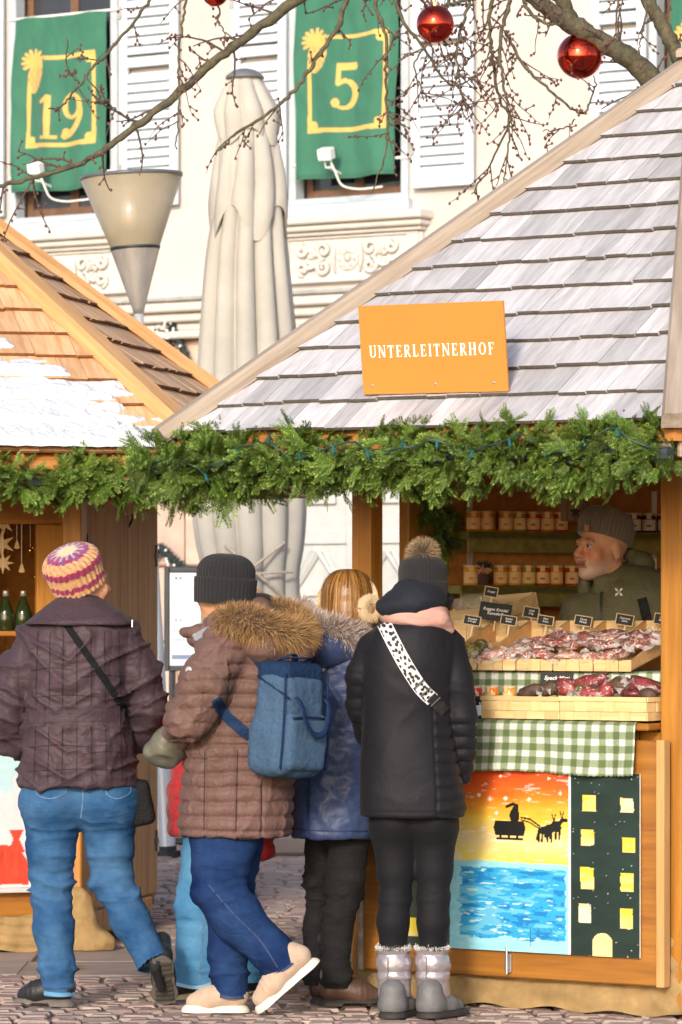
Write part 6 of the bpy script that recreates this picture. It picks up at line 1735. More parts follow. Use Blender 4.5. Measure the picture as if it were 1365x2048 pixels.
# shelf step with bottles inside the window
MB().span((-.48, yF + .06, CAMH + (V0 - 1272) / FPX * 17.9), (.50, yF + .26, CAMH + (V0 - 1262) / FPX * 17.9), .003).build('display_shelf', m_larch_h, hutL, local=True)
zs_ = CAMH + (V0 - 1262) / FPX * 17.9
m_bottle = mat('green_bottle_glass', (.022, .032, .008), .1, .3, 10, coat=.4); m_foil = mat('bottle_foil', (.5, .46, .38), .4, .1, metal=.5)
for q, (u, lab) in enumerate(((12, 'green wine bottle in the left hut window, left one'), (47, 'green wine bottle in the left hut window, next to the striped hat'), (-30, 'green wine bottle at the far left of the left hut window'))):
    x = lsol(u, yF + .14); rt = empty('bottle', lw(x, yF + .14, zs_ + .001), LA); tag(rt, lab, 'bottle', 'bottles in the left hut')
    MB().lathe([(.034, 0), (.037, .006), (.037, .075), (.030, .10), (.013, .14), (.0125, .158)], (0, 0, 0), 20).build('glass', m_bottle, rt, local=True, smooth=True)
    MB().lathe([(.0135, .150), (.0135, .172), (.012, .174)], (0, 0, 0), 16).build('foil', m_foil, rt, local=True, smooth=True)
m_ply = wood('pale_plywood', (.50, .33, .15), (.66, .47, .25), 'Z', .6, knots=False)
def cutout(name, u, v, poly, sc, label, yoff, top=1000):
    x = lsol(u, yF + yoff); z = CAMH + (V0 - v) / FPX * lw(x, yF + yoff, 0).y
    rt = empty('wooden_ornament', lw(x, yF + yoff, z), LA); tag(rt, label, 'ornament', 'wooden ornaments hanging in the left hut')
    n = len(poly); V = [(px_ * sc, -.002, py_ * sc) for px_, py_ in poly] + [(px_ * sc, .002, py_ * sc) for px_, py_ in poly]
    add('cutout', V, [tuple(range(n)), tuple(range(2 * n - 1, n - 1, -1))] + [(q, n + q, n + (q + 1) % n, (q + 1) % n) for q in range(n)], m_ply, rt, local=True)
    zt2 = 1.86 - z; MB().tube([(0, 0, max(p[1] for p in poly) * sc), (0, 0, zt2)], .0012, 4).build('thread', m_cable, rt, local=True)
    return rt
fir = [(0, 1), (.18, .68), (.12, .66), (.32, .34), (.22, .33), (.46, -.05), (.32, -.06), (.55, -.42), (.38, -.44), (.2, -.56), (-.2, -.56), (-.38, -.44), (-.55, -.42), (-.32, -.06), (-.46, -.05), (-.22, .33), (-.32, .34), (-.12, .66), (-.18, .68)]
def starp(n, r0): return [((1 if q % 2 == 0 else r0) * math.sin(q * math.pi / n), (1 if q % 2 == 0 else r0) * math.cos(q * math.pi / n)) for q in range(2 * n)]
t_ = cutout('fir', 113, 1046, fir, .062, 'large wooden fir tree ornament with arched hole', .03)
ar = [( .016 * math.cos(a_), -.0032, .016 * math.sin(a_)) for a_ in np.linspace(0, math.pi, 8)] + [(-.016, -.0032, -.022), (.016, -.0032, -.022)]
add('arched_hole', ar, [tuple(range(10))], m_dark, t_, local=True)
cutout('fir', 113, 1106, fir, .052, 'wooden fir tree ornament just above the striped hat', .05)
cutout('star', 8, 1045, starp(8, .42), .055, 'wooden snowflake ornament, topmost at the left edge', .03)
cutout('star', 4, 1088, starp(6, .35), .06, 'wooden star ornament, middle one at the left edge', .035)
cutout('star', 6, 1126, starp(8, .4), .05, 'wooden snowflake ornament, lowest at the left edge', .03)
cutout('fir', 44, 1138, fir, .028, 'tiny wooden tree ornament on a long thread', .04)
cutout('fir', 34, 1091, fir, .026, 'tiny wooden tree ornament beside the yellow card', .05)
m_gb = mat('gold_ball', (.75, .42, .06), .2, .1, metal=1.0)
for q, (u, v) in enumerate(((78, 1062), (61, 1101), (86, 1198), (72, 1154))):
    x = lsol(u, yF + .10); z = CAMH + (V0 - v) / FPX * lw(x, yF + .10, 0).y; rt = empty('gold_ornament', lw(x, yF + .10, z), LA)
    tag(rt, ('gold bell ornament nearest the fir tree ornament', 'gold bell ornament halfway down the window', 'gold bell ornament low beside the hat', 'gold bell ornament above the low one')[q], 'ornament', 'gold bells in the left hut')
    MB().ball((0, 0, 0), .013, 10, 6).ball((.012, 0, .012), .008, 8, 5).build('bell', m_gb, rt, local=True, smooth=True); MB().tube([(0, 0, .012), (0, 0, 1.86 - z)], .001, 4).build('thread', m_cable, rt, local=True)
bx = [(-.42, 1.29, (.5, .35, .03), .16), (-.2, 1.29, (.12, .04, .06), .13), (.0, 1.29, (.3, .1, .05), .17), (.2, 1.29, (.45, .4, .33), .12), (.42, 1.29, (.10, .03, .09), .15),
      (-.40, 1.58, (.40, .30, .05), .18), (-.15, 1.58, (.55, .45, .08), .14), (.1, 1.58, (.25, .06, .03), .16), (.32, 1.58, (.5, .48, .45), .13), (.5, 1.58, (.06, .05, .12), .17)]
for q, (x, z, c, h) in enumerate(bx):
    rt = empty('gift_box', lw(x, .9, z + .001), LA); tag(rt, '%s coloured gift box from the left on the %s shelf of the left hut' % (ORD[q % 5], 'lower' if q < 5 else 'upper'), 'box', 'boxes on the left hut shelves')
    mm = mat('gift_paper', c, .5, .3, 20)
    MB().span((-.07, -.06, 0), (.07, .06, h * .8), .004).build('box', mm, rt, local=True)
    MB().span((-.073, -.063, h * .8), (.073, .063, h), .004).build('box_lid', mm, rt, local=True)
    MB().span((-.012, -.0645, .001), (.012, -.0605, h), .0005).build('ribbon_band', m_gb, rt, local=True)
# ================================================================== people
def cloth_mat(name, col, rough=.6, var=.12, sheen=.0, spec=.4, weave=0.0, col2=None, scale=9, coat=0.0, bump=.12, bscale=180, wr=.55, ws=16.0, wst=(1, 1, 1.6)):
    m = mat(name, col, rough, var, scale, sheen=sheen * .25, spec=spec * .5, col2=col2, coat=coat, bump=bump, bscale=bscale, bdist=.002)
    N, L = m.node_tree.nodes, m.node_tree.links                    # soft crumpled folds on top of the weave
    tc = N['Texture Coordinate']; mp = N.new('ShaderNodeMapping'); mp.inputs['Scale'].default_value = wst; L.new(tc.outputs['Object'], mp.inputs['Vector'])
    no = N.new('ShaderNodeTexNoise'); no.inputs['Scale'].default_value = ws; no.inputs['Detail'].default_value = 5; no.inputs['Distortion'].default_value = 1.4; L.new(mp.outputs[0], no.inputs['Vector'])
    ab = N.new('ShaderNodeMath'); ab.operation = 'SUBTRACT'; ab.inputs[1].default_value = .5; L.new(no.outputs['Fac'], ab.inputs[0])
    a2 = N.new('ShaderNodeMath'); a2.operation = 'ABSOLUTE'; L.new(ab.outputs[0], a2.inputs[0])
    b2 = N.new('ShaderNodeBump'); b2.invert = True; b2.inputs['Strength'].default_value = wr; b2.inputs['Distance'].default_value = .03; L.new(a2.outputs[0], b2.inputs['Height'])
    L.new(N['Bump'].outputs[0], b2.inputs['Normal']); L.new(b2.outputs[0], N['Principled BSDF'].inputs['Normal'])
    return m
m_skin = mat('skin', (1, 1, 1), .5, .08, 30, attr=True, sss=.12, bump=.12, bscale=160, bdist=.001)

def rows_px(Y0, rows):
    out = []
    for v, uL, uR, ay, dy in rows:
        Y = Y0 + dy; c = P((uL + uR) / 2, v, Y); out.append((c.z, c.x, c.y, (uR - uL) / 2 / FPX * Y, ay))
    return out
def head_prims(sf, c, yaw, s=1.0, pitch=0.0):
    """head with face features; yaw 0 looks towards the camera (-y), positive turns to the right of the picture"""
    M3 = Matrix.Rotation(yaw, 3, 'Z') @ Matrix.Rotation(pitch, 3, 'X'); c = Vector(c)
    def w_(x, y, z): return c + M3 @ Vector((x * s, y * s, z * s))
    E = lambda x, y, z, r, k=.02, sub=False: sf.ell(w_(x, y, z), [q * s for q in r], k, M3, sub)
    Cn = lambda a, b, ra, rb, k=.012: sf.cone(w_(*a), w_(*b), ra * s, rb * s, k)
    E(0, .015, .03, (.076, .098, .092)); E(0, -.035, -.045, (.058, .060, .078), .03); E(0, -.074, -.102, (.026, .022, .020), .025)
    E(.040, -.066, -.030, (.028, .024, .030), .02); E(-.040, -.066, -.030, (.028, .024, .030), .02)
    Cn((-.036, -.085, .022), (.036, -.085, .022), .0105, .0105)
    E(.031, -.101, .003, (.015, .011, .010), .008, True); E(-.031, -.101, .003, (.015, .011, .010), .008, True)
    Cn((0, -.095, .012), (0, -.121, -.030), .009, .0145); E(.012, -.108, -.036, (.010, .012, .008), .008); E(-.012, -.108, -.036, (.010, .012, .008), .008)
    Cn((-.019, -.093, -.061), (.019, -.093, -.061), .007, .007, .008); Cn((-.016, -.092, -.074), (.016, -.092, -.074), .008, .008, .008)
    E(.079, .012, -.012, (.011, .019, .032), .008); E(-.079, .012, -.012, (.011, .019, .032), .008)
    return w_, M3
def face_cols(V, c, M3, s, beard=0.0, ruddy=0.0):
    L = (V - np.array(c)) @ np.array(M3) / s
    base = np.array([.62, .32, .19]); C = np.tile(base, (len(V), 1)) * (1 + .06 * fbm(V * 60, 3))[:, None]
    x, y, z = L.T; inh = (np.abs(x) < .12) & (np.abs(y) < .16) & (z > -.16) & (z < .16)
    ck = np.exp(-((np.abs(x) - .042) / .025) ** 2 - ((z + .03) / .03) ** 2) * (y < -.03) + np.exp(-(x / .016) ** 2 - ((z + .032) / .018) ** 2) * (y < -.09)
    C = C * (1 - ruddy * ck[:, None] * np.array([.0, .42, .45]))
    lip = (np.abs(x) < .024) & (np.abs(z + .067) < .0135) & (y < -.085) & inh; C[lip] = [.36, .12, .085]; C[(np.abs(x) < .022) & (np.abs(z + .067) < .0028) & (y < -.085) & inh] = [.09, .03, .025]
    br = (np.abs(np.abs(x) - .032) < .019) & (np.abs(z - .026 + .2 * np.abs(np.abs(x) - .03)) < .0055) & (y < -.075) & inh; C[br] = C[br] * .6 + np.array([.06, .05, .045])
    if beard > 0:
        st = np.exp(-((z + .10) / .045) ** 2) * (y < -.0) * (z < -.045) + np.exp(-((z + .052) / .008) ** 2 - (x / .03) ** 2) * (y < -.08)
        st = np.clip(st, 0, 1) * beard * inh * ~lip * (.7 + .3 * vnoise(V * 400, 5)); C = C * (1 - st[:, None]) + np.array([.52, .46, .42]) * st[:, None]
    return C
def hand(sf, w, d, side, s=1.0):
    """palm, four fingers and a thumb leaving the palm's side; d = direction of the fingers, slightly curled"""
    d = Vector(d).normalized(); w = Vector(w); sd_ = Vector(side); sd_ = (sd_ - d * sd_.dot(d)).normalized(); cu = d.cross(sd_)
    sf.cone(w, w + d * .05 * s, .024 * s, .030 * s, .012); sf.cone(w + d * .045 * s - sd_ * .018 * s, w + d * .075 * s - sd_ * .02 * s, .018 * s, .016 * s, .01); sf.cone(w + d * .045 * s + sd_ * .018 * s, w + d * .075 * s + sd_ * .02 * s, .018 * s, .016 * s, .01)
    for k, (o, L) in enumerate(((-.032, .055), (-.011, .068), (.011, .074), (.031, .066))):
        a = w + d * .082 * s + sd_ * o * s; b = a + (d * .75 + cu * .35).normalized() * L * .55 * s; e = b + (d * .45 + cu * .8).normalized() * L * .5 * s
        sf.cone(a, b, .0092 * s, .0085 * s, .004); sf.cone(b, e, .0085 * s, .007 * s, .004)
    a = w + d * .03 * s + sd_ * .03 * s; b = a + (d * .6 + sd_ * .75).normalized() * .04 * s; sf.cone(a, b, .012 * s, .010 * s, .006); sf.cone(b, b + (d * .9 + cu * .3).normalized() * .028 * s, .010 * s, .008 * s, .005)
def make_body(root, J, headc, yaw, s=1.0, vox=.008, beard=0.0, ruddy=.3, pitch=0.0, feet=None):
    sf = Soft(); w_, M3 = head_prims(sf, headc, yaw, s, pitch)
    g = {k: Vector(v) for k, v in J.items()}
    chest = (g['sl'] + g['sr']) / 2; pel = (g['hl'] + g['hr']) / 2
    sf.cone(w_(0, .025, -.06), chest + Vector((0, 0, .03)), .052, .058, .03)
    sf.cone(chest, pel, .095, .075, .05); sf.cone(g['sl'], g['sr'], .045, .045, .03); sf.cone(g['hl'] + Vector((0, 0, .05)), g['hr'] + Vector((0, 0, .05)), .055, .055, .03)
    for a in 'lr':
        sf.chain([g['s' + a], g['e' + a], g['w' + a]], [.042, .034, .025], .02)
        hand(sf, g['w' + a], (g['w' + a] - g['e' + a]) + Vector((0, .08, -.05)), Vector((1 if a == 'l' else -1, 0, 0)))
        sf.chain([g['h' + a], g['k' + a], g['a' + a]], [.050, .038, .027], .015)
        f = (feet or {}).get(a, Vector((0, .12, -.03))); sf.cone(g['a' + a] + Vector((0, 0, -.02)), g['a' + a] + Vector(f), .022, .016, .01)
    V, F = sf.mesh(vox); C = face_cols(V, headc, M3, s, beard, ruddy)
    V[:, 2] = np.maximum(V[:, 2], .012); C[V[:, 2] < .34] = (.016, .016, .018)      # dark socks
    add('body', V, F, m_skin, root, smooth=True, colors=C)
    return w_, M3
def garment(sf, name, m, root, vox=.0075, disp=None, sm=1, cuts=(), cols=None):
    V, F = sf.mesh(vox, sm)
    if disp is not None: V = V + norms(V, F) * disp(V)[:, None]
    for p0, n in cuts:
        bad = ((V - np.array(p0)) @ np.array(n)) > 0; near = np.linalg.norm(V - np.array(p0), axis=1) < .22; bad &= near; F = F[~bad[F].any(1)]
    used = np.unique(F); rm = np.full(len(V), -1); rm[used] = np.arange(len(used)); V = V[used]; F = rm[F]
    o = add(name, V, F, m, root, smooth=True, colors=None if cols is None else cols(V))
    return o, V, F
def ridge(V, sc, seed, p=2.0): return (1 - np.abs(fbm(V * np.array(sc), seed, 3))) ** p
def crease(V, sc, seed, p=5.0, warp=.7):
    w = V * np.array(sc); w = w + warp * np.stack([fbm(w * .6 + 9, seed + 1, 2), fbm(w * .6 + 5, seed + 2, 2), fbm(w * .6, seed + 3, 2)], 1)
    return np.clip(1 - 1.6 * np.abs(vnoise(w, seed)), 0, 1) ** p
def puff(x, per, sharp=.45): return np.abs(np.sin(np.pi * x / per)) ** sharp
CAMV = Vector((0, 0, CAMH))
def on_surface(bvh, u, v, off, last):
    d = (P(u, v, 10) - CAMV).normalized(); h = bvh.ray_cast(CAMV, d)
    dist = h[3] if h[0] is not None else last
    return CAMV + d * (dist - off), dist
def strap(V, F, path, wpx, name, m, root, off=.006, th=.003, cols=None, n=60, sm=5, label=None, cat=None, K=7):
    """flat strap laid on the surface along a line of photo pixels"""
    bvh = BVHTree.FromPolygons([tuple(v) for v in V], [tuple(int(i) for i in f) for f in F])
    q = spline(path, n); G = []; last = 15.0
    for i in range(n):
        t = q[min(i + 1, n - 1)] - q[max(i - 1, 0)]; t = t / (np.linalg.norm(t) + 1e-9); nn_ = np.array([-t[1], t[0]])
        row = []
        for k in range(K):
            u, v = q[i] + nn_ * wpx * (k / (K - 1) - .5); d = (P(u, v, 10) - CAMV).normalized(); h = bvh.ray_cast(CAMV, d)
            if h[0] is not None: last = h[3]
            row.append((d, last))
        G.append(row)
    D = np.array([[c[1] for c in r] for r in G]); 
    for _ in range(sm):
        Dp = np.pad(D, 1, mode='edge'); D = (Dp[:-2, 1:-1] + Dp[2:, 1:-1] + Dp[1:-1, :-2] + Dp[1:-1, 2:] + 4 * D) / 8
    Vs = []; 
    for o_ in (off, off - th):
        for i in range(n):
            for k in range(K): Vs.append(CAMV + G[i][k][0] * (D[i, k] - o_))
    g = gridmesh(K, n); N_ = K * n; F2 = [tuple(f[::-1]) for f in g] + [tuple(f + N_) for f in g]
    for i in range(n - 1): F2 += [(i * K, (i + 1) * K, N_ + (i + 1) * K, N_ + i * K), (i * K + K - 1, N_ + i * K + K - 1, N_ + (i + 1) * K + K - 1, (i + 1) * K + K - 1)]
    C = None
    if cols is not None:
        aa, bb = np.meshgrid(np.linspace(0, 1, K), np.linspace(0, 1, n)); C = cols(aa.ravel(), bb.ravel()); C = np.vstack([C, C])
    return add(name, Vs, F2, m, root, smooth=False, colors=C, label=label, cat=cat)
def blades(Ps, Ns, L, w, cols_root, cols_tip, seed, bend=(0, 0, -.3), spread=.5):
    rs = np.random.default_rng(seed); n = len(Ps); Ps = np.asarray(Ps, float); Ns = np.asarray(Ns, float)
    D = Ns + rs.normal(0, spread, (n, 3)); D /= np.linalg.norm(D, axis=1, keepdims=True)
    S = np.cross(D, rs.normal(0, 1, (n, 3))); S /= np.linalg.norm(S, axis=1, keepdims=True)
    Ln = (L * rs.uniform(.6, 1.25, n))[:, None]; b = np.array(bend)
    p1 = Ps + D * Ln * .55 + b * Ln * .15; p2 = Ps + D * Ln + b * Ln * .5
    V = np.stack([Ps - S * w, Ps + S * w, p1 - S * w * .8, p1 + S * w * .8, p2], 1).reshape(-1, 3)
    i = np.arange(n)[:, None] * 5; F = np.vstack([i + np.array([0, 1, 3]), i + np.array([0, 3, 2]), i + np.array([2, 3, 4])])
    k = rs.integers(0, len(cols_root), n); cr = np.array(cols_root)[k]; ct = np.array(cols_tip)[k]
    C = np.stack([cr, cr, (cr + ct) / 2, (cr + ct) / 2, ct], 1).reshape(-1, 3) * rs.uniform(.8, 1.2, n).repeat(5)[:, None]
    return V, F, C
m_fur = mat('fur_hairs', (1, 1, 1), .6, .05, attr=True, sheen=.2, spec=.3)
def fur_tube(path, rad, n, L, w, cr, ct, seed, name, root, bend=(0, 0, -.4), spread=.5, sag=1.0):
    q = spline(path, 80); rs = np.random.default_rng(seed)
    i = rs.integers(0, 79, n); f = rs.random(n)[:, None]; p = q[i] * (1 - f) + q[i + 1] * f; t = q[i + 1] - q[i]; t /= np.linalg.norm(t, axis=1, keepdims=True)
    up_ = np.tile(np.array([.01, .02, 1.0]), (n, 1)); x = np.cross(t, up_); x /= np.linalg.norm(x, axis=1, keepdims=True); y = np.cross(x, t)
    a = rs.random(n) * 2 * np.pi; N_ = x * np.cos(a)[:, None] + y * np.sin(a)[:, None]
    V, F, C = blades(p + N_ * rad * .75, N_, L, w, cr, ct, seed + 1, bend, spread)
    o = add(name, V, F, m_fur, root, colors=C)
    core = MB().tube([Vector(k) for k in q], rad * .8, 10); add('fur_base', np.array(core.V), core.F, mat('fur_base_' + str(seed), tuple(np.array(cr[0]) * .8), .9, .3, 40), root, smooth=True)
    return o
def beanie(root, c, axis, front, rx, ry, h, ribs, m, name='knit_hat', cuff=.0, cuffh=.3, bulge=1.0, cols=None, rib=.0042, flat=.62, gather=True, nt=70, na=None, slouch=(0, 0)):
    """ribbed knitted hat; c = centre of the opening, axis = towards the crown"""
    ax = Vector(axis).normalized(); fr = Vector(front); fr = (fr - ax * fr.dot(ax)).normalized(); sd_ = ax.cross(fr); na = na or ribs * 6
    V = []; C = []
    for j in range(nt):
        t = j / (nt - 1)
        if t < flat: rr = 1 - .05 * (1 - t / flat) ** 2; zz = t / flat * .62
        else:
            f = (t - flat) / (1 - flat); rr = math.cos(f * math.pi / 2) ** .75 if f < 1 else 0.0; zz = .62 + .38 * math.sin(f * math.pi / 2)
        rr *= bulge if t > cuffh else 1
        cf = 1.0 if t < cuffh else 0.0
        for i in range(na):
            th = 2 * math.pi * i / na
            rb = rib * (abs(math.sin(ribs * th / 2)) ** .8 - .4) * (1 if rr > .2 else rr * 5) + .0012 * math.sin(t * 190 + (ribs * th / 2 % 2))
            r1, r2 = rx * rr + rb + cuff * cf, ry * rr + rb + cuff * cf
            p = Vector(c) + sd_ * (r1 * math.sin(th)) + fr * (r2 * math.cos(th)) + ax * (h * zz) + Vector((slouch[0] * zz * zz, 0, slouch[1] * zz * zz))
            V.append(p)
            if cols: C.append(cols(t, th))
    V.append(Vector(c) + ax * h + Vector((slouch[0], 0, slouch[1])))
    if cols: C.append(cols(1, 0))
    F = []
    for j in range(nt - 1):
        for i in range(na): F.append((j * na + i, j * na + (i + 1) % na, (j + 1) * na + (i + 1) % na, (j + 1) * na + i))
    for i in range(na): F.append(((nt - 1) * na + i, (nt - 1) * na + (i + 1) % na, len(V) - 1))
    F.append(tuple(range(na - 1, -1, -1)))
    Vn = np.array([tuple(v) for v in V]); 
    return add(name, Vn, F, m, root, smooth=True, colors=np.array(C) if cols else None)
def shoe(root, heel, toe, up=(0, 0, 1), m=None, msole=None, L=None, wid=1.0, solez=.02, high=.10, name='shoe', heelblock=.0, toeup=.0):
    heel, toe = Vector(heel), Vector(toe); x = (toe - heel); L = L or x.length; x.normalize(); z = Vector(up); z = (z - x * z.dot(x)).normalized(); y = z.cross(x); M3 = np.array(Matrix((x, y, z)).transposed())
    def W(V): return V @ M3.T + np.array(heel)
    sf = Soft(); w = wid
    sf.chain([(.042, 0, .058), (.11, 0, .060), (L * .62, 0, .047), (L - .050, 0, .036 + toeup)], [.036 * w, .037 * w, .040 * w, .033 * w], .03, (1, 1, 1)); sf.cone((.045, 0, .06), (.055, 0, high), .036 * w, .036 * w, .02)
    V, F = sf.mesh(.006); V[:, 2] = np.maximum(V[:, 2], .012); N_ = norms(V, F)
    cr = np.exp(-((V[:, 0] - L * .68) / .03) ** 2) * np.sin(V[:, 0] * 300) * .0012; V = V + N_ * cr[:, None]
    o = add(name, W(V), F, m, root, smooth=True)
    s2 = Soft(); s2.chain([(.040, 0, 0), (L * .45, 0, 0), (L - .055, .0, 0), (L - .036, 0, .004 + toeup)], [.042 * w, .037 * w, .047 * w, .034 * w], .02, (1, 1, 1.35))
    V, F = s2.mesh(.006); V[:, 2] = np.clip(V[:, 2], -.0, solez) if not heelblock else np.clip(V[:, 2], np.where((V[:, 0] < .085), -.0, heelblock * .55), solez + heelblock * .5)
    add('sole', W(V), F, msole, o, smooth=False)
    return o
def person(name_label, Y0, u, v):
    r = empty('person', P(u, v, Y0) * 1.0); r.location.z = 0; tag(r, name_label, 'person'); return r

# ------------------------------------------------------------------ woman 1: striped hat, plum quilted jacket
Y1 = 15.3; p1 = person('person in striped knit hat, plum quilted jacket and blue jeans walking by the left hut', Y1, 150, 2015)
j = lambda u, v, d=0: P(u, v, Y1 + d)
J1 = dict(sl=j(80, 1282), sr=j(240, 1280), el=j(22, 1418, .02), er=j(300, 1412, .02), wl=j(62, 1488, .20), wr=j(258, 1482, .20), hl=j(108, 1588), hr=j(212, 1588), kl=j(106, 1780, .03), kr=j(226, 1765, .05), al=j(120, 1975), ar=j(311, 1925, -.12))
h1 = j(166, 1163, .0); make_body(p1, J1, h1, R(180 - 52), .95, ruddy=.2, feet={'l': Vector((-.12, .02, -.03)), 'r': Vector((.02, .05, -.10))})
m_plum = cloth_mat('plum_quilted_nylon', (.043, .028, .037), .5, .1, .12, .4, col2=(.068, .042, .05), scale=3.2, bump=.2, bscale=120, wr=.30)
sf = Soft(); sf.loft(rows_px(Y1, [(1236, 100, 222, .10, .0), (1252, 62, 262, .125, 0), (1275, 54, 268, .14, 0), (1320, 52, 264, .152, 0), (1380, 54, 260, .155, 0), (1430, 53, 258, .152, 0), (1480, 48, 264, .16, 0), (1530, 43, 272, .168, 0), (1574, 39, 280, .172, 0)]), .03)
sf.chain([j(72, 1283, 0), j(40, 1340, 0), j(12, 1415, .02), j(30, 1470, .10), j(62, 1492, .20)], [.075, .077, .074, .068, .058], .025)
sf.chain([j(248, 1280, 0), j(278, 1340, 0), j(300, 1412, .02), j(284, 1465, .10), j(256, 1486, .20)], [.075, .074, .068, .064, .055], .025)
def d1(V):
    z = V[:, 2]; x = V[:, 0]; vpx = V0 - (z - CAMH) * FPX / Y1; upx = U0 + x * FPX / V[:, 1]
    belt = np.exp(-((vpx - 1432) / 15) ** 2) * ((upx > 52) & (upx < 262))
    q = .0075 * (puff(x + .01 * np.sin(z * 7), .056, .20) - .9) + .0065 * (puff(z + .012 * np.sin(x * 9), .125, .16) - .9)
    wr = .019 * crease(np.stack([x * .8 + z * .5, V[:, 1], z * 1.5 - np.abs(x + 1.0) * .8], 1), (5, 5, 8), 4, 3) + .011 * crease(V, (9, 9, 20), 14, 2.5)
    fine = .0045 * fbm(V * np.array([16, 16, 36]), 9)
    return (q + wr * (1 - .6 * belt) + fine) * (1 - .7 * belt) - .006 - .004 * (np.abs(np.abs(vpx - 1432) - 15) < 3) * ((upx > 52) & (upx < 262))
jk1, V1, F1 = garment(sf, 'quilted_jacket', m_plum, p1, .007, d1)
# wide collar laid round the neck
sf = Soft(); sf.loft(rows_px(Y1, [(1190, 118, 196, .078, .0), (1200, 108, 208, .09, 0), (1222, 80, 240, .118, -.01), (1244, 50, 268, .145, -.01), (1250, 46, 273, .150, -.01)]), .02, rd=.008)
garment(sf, 'collar', m_plum, p1, .007, lambda V: .006 * (ridge(V, (4, 4, 14), 7) - .6) + .004 * fbm(V * 12, 3) - .0)
MB().box(j(265, 1247, -.11), (.003, .003, .014), .001).build('zip_pull', m_galv, p1)
m_webb = mat('black_webbing', (.011, .012, .014), .9, .2, 80, spec=.1)
m_plumst = mat('plum_stitching', (.014, .009, .012), .8, .2, 60)
for uu, sl in ((76, -6), (101, -4), (127, -2), (154, 0), (182, 2), (209, 4), (238, 6)):
    strap(V1, F1, [(uu, 1262), (uu + sl * .4, 1340), (uu + sl * .6, 1412)], 1.7, 'quilt_seam', m_plumst, jk1, .0016, .001, n=50, sm=1, K=3); strap(V1, F1, [(uu + sl * .7, 1452), (uu + sl, 1510), (uu + sl * 1.3, 1562)], 1.7, 'quilt_seam', m_plumst, jk1, .0016, .001, n=40, sm=1, K=3)
for vv, ua, ub in ((1338, 62, 148), (1352, 160, 252), (1392, 66, 200), (1492, 60, 180), (1505, 170, 262), (1540, 55, 268)):
    strap(V1, F1, [(ua, vv + 3), ((ua + ub) / 2, vv - 2), (ub, vv + 2)], 1.6, 'quilt_seam', m_plumst, jk1, .0016, .001, n=50, sm=1, K=3)
belt = strap(V1, F1, [(60, 1433), (110, 1432), (170, 1431), (250, 1430)], 24, 'belt', m_plum, p1, .004, .004)
for uu in (85, 236): strap(V1, F1, [(uu, 1412), (uu, 1452)], 9, 'belt_loop', m_plum, p1, .008, .003, n=12)
m_jean1 = cloth_mat('mid_blue_denim', (.006, .042, .125), .85, .1, .0, .25, col2=(.070, .165, .31), scale=5.0, bump=.3, bscale=420, wr=.3, ws=8, wst=(1, 1, 2.4))
def jeans_disp(seed, kv, amp=1.0):
    def f(V):
        knee = sum(np.exp(-((V[:, 2] - k) / w_) ** 2) * a for k, w_, a in kv)
        q = np.stack([V[:, 0] + V[:, 2] * .45, V[:, 1], V[:, 2]], 1)
        fold = crease(q, (5, 5, 17), seed, 2.6) - .25; f2 = crease(np.stack([V[:, 0] - V[:, 2] * .5, V[:, 1], V[:, 2]], 1), (7, 7, 26), seed + 7, 2.6) - .25
        return amp * (.015 * fold * (.14 + knee) + .008 * f2 * (.10 + knee) + .003 * fbm(V * np.array([9, 9, 22]), seed + 3))
    return f
sf = Soft(); sf.ell(j(108, 1600, -.01), (.125, .13, .12), .05).ell(j(214, 1600, -.01), (.125, .13, .12), .05)
sf.chain([j(103, 1610, 0), j(103, 1700, .01), j(104, 1770, .02), j(108, 1860, .0), j(116, 1945, 0), j(119, 2010, 0)], [.114, .086, .074, .072, .061, .056], .03)
sf.chain([j(216, 1610, 0), j(220, 1690, .02), j(224, 1752, .03), j(262, 1840, -.02), j(312, 1932, -.10), j(322, 1955, -.115)], [.112, .086, .076, .071, .055, .052], .03)
nrm_ = (j(312, 1930, -.1) - j(262, 1840, -.02)).normalized()
tr1, VT1, FT1 = garment(sf, 'jeans', m_jean1, p1, .007, jeans_disp(3, [(j(0, 1775).z, .10, .9), (j(0, 1950).z, .05, 1.1), (j(0, 1660).z, .06, .35)]), cuts=[(j(119, 1992, 0), (0, 0, -1)), (j(311, 1928, -.1), tuple(nrm_))])
m_stitch = mat('pale_denim_seam', (.085, .17, .29), .8, .3, 60); m_den_d = m_jean1
for path in ([(165, 1572), (166, 1600), (162, 1636)],): strap(VT1, FT1, path, 2.6, 'seam', m_stitch, tr1, .002, .001, n=24)
for (ua, ub) in ((72, 132), (212, 262)): 
    for path in ([(ua, 1575), (ua + 4, 1590), ((ua + ub) / 2, 1597), (ub - 2, 1586), (ub, 1572)],): strap(VT1, FT1, path, 2.4, 'pocket_stitching', m_stitch, tr1, .0025, .001, n=30)
for path in ([(88, 1986), (120, 1990), (150, 1988)], [(288, 1930), (312, 1925), (335, 1912)]): strap(VT1, FT1, path, 8, 'hem', mat('light_denim_hem', (.11, .27, .46), .8, .1), tr1, .003, .002, n=20)
m_blackl = mat('black_leather', (.020, .019, .020), .38, .2, 40, bump=.2, bscale=200); m_gsole = mat('grey_rubber_sole', (.13, .115, .10), .8, .2, 40); m_tread = mat('dark_tread', (.05, .043, .038), .9, .2)
shoe(p1, j(150, 0, 0).xy.to_3d() + Vector((0, -.02, .004)), j(150, 0, 0).xy.to_3d() + Vector((-.232, .06, .004)), m=m_blackl, msole=m_gsole, L=.245, heelblock=.022, high=.085)
ht = Vector((j(324, 0, -.145).x, Y1 - .15, .195)); tt = Vector((j(331, 0, 0).x, Y1 + .0, .005))
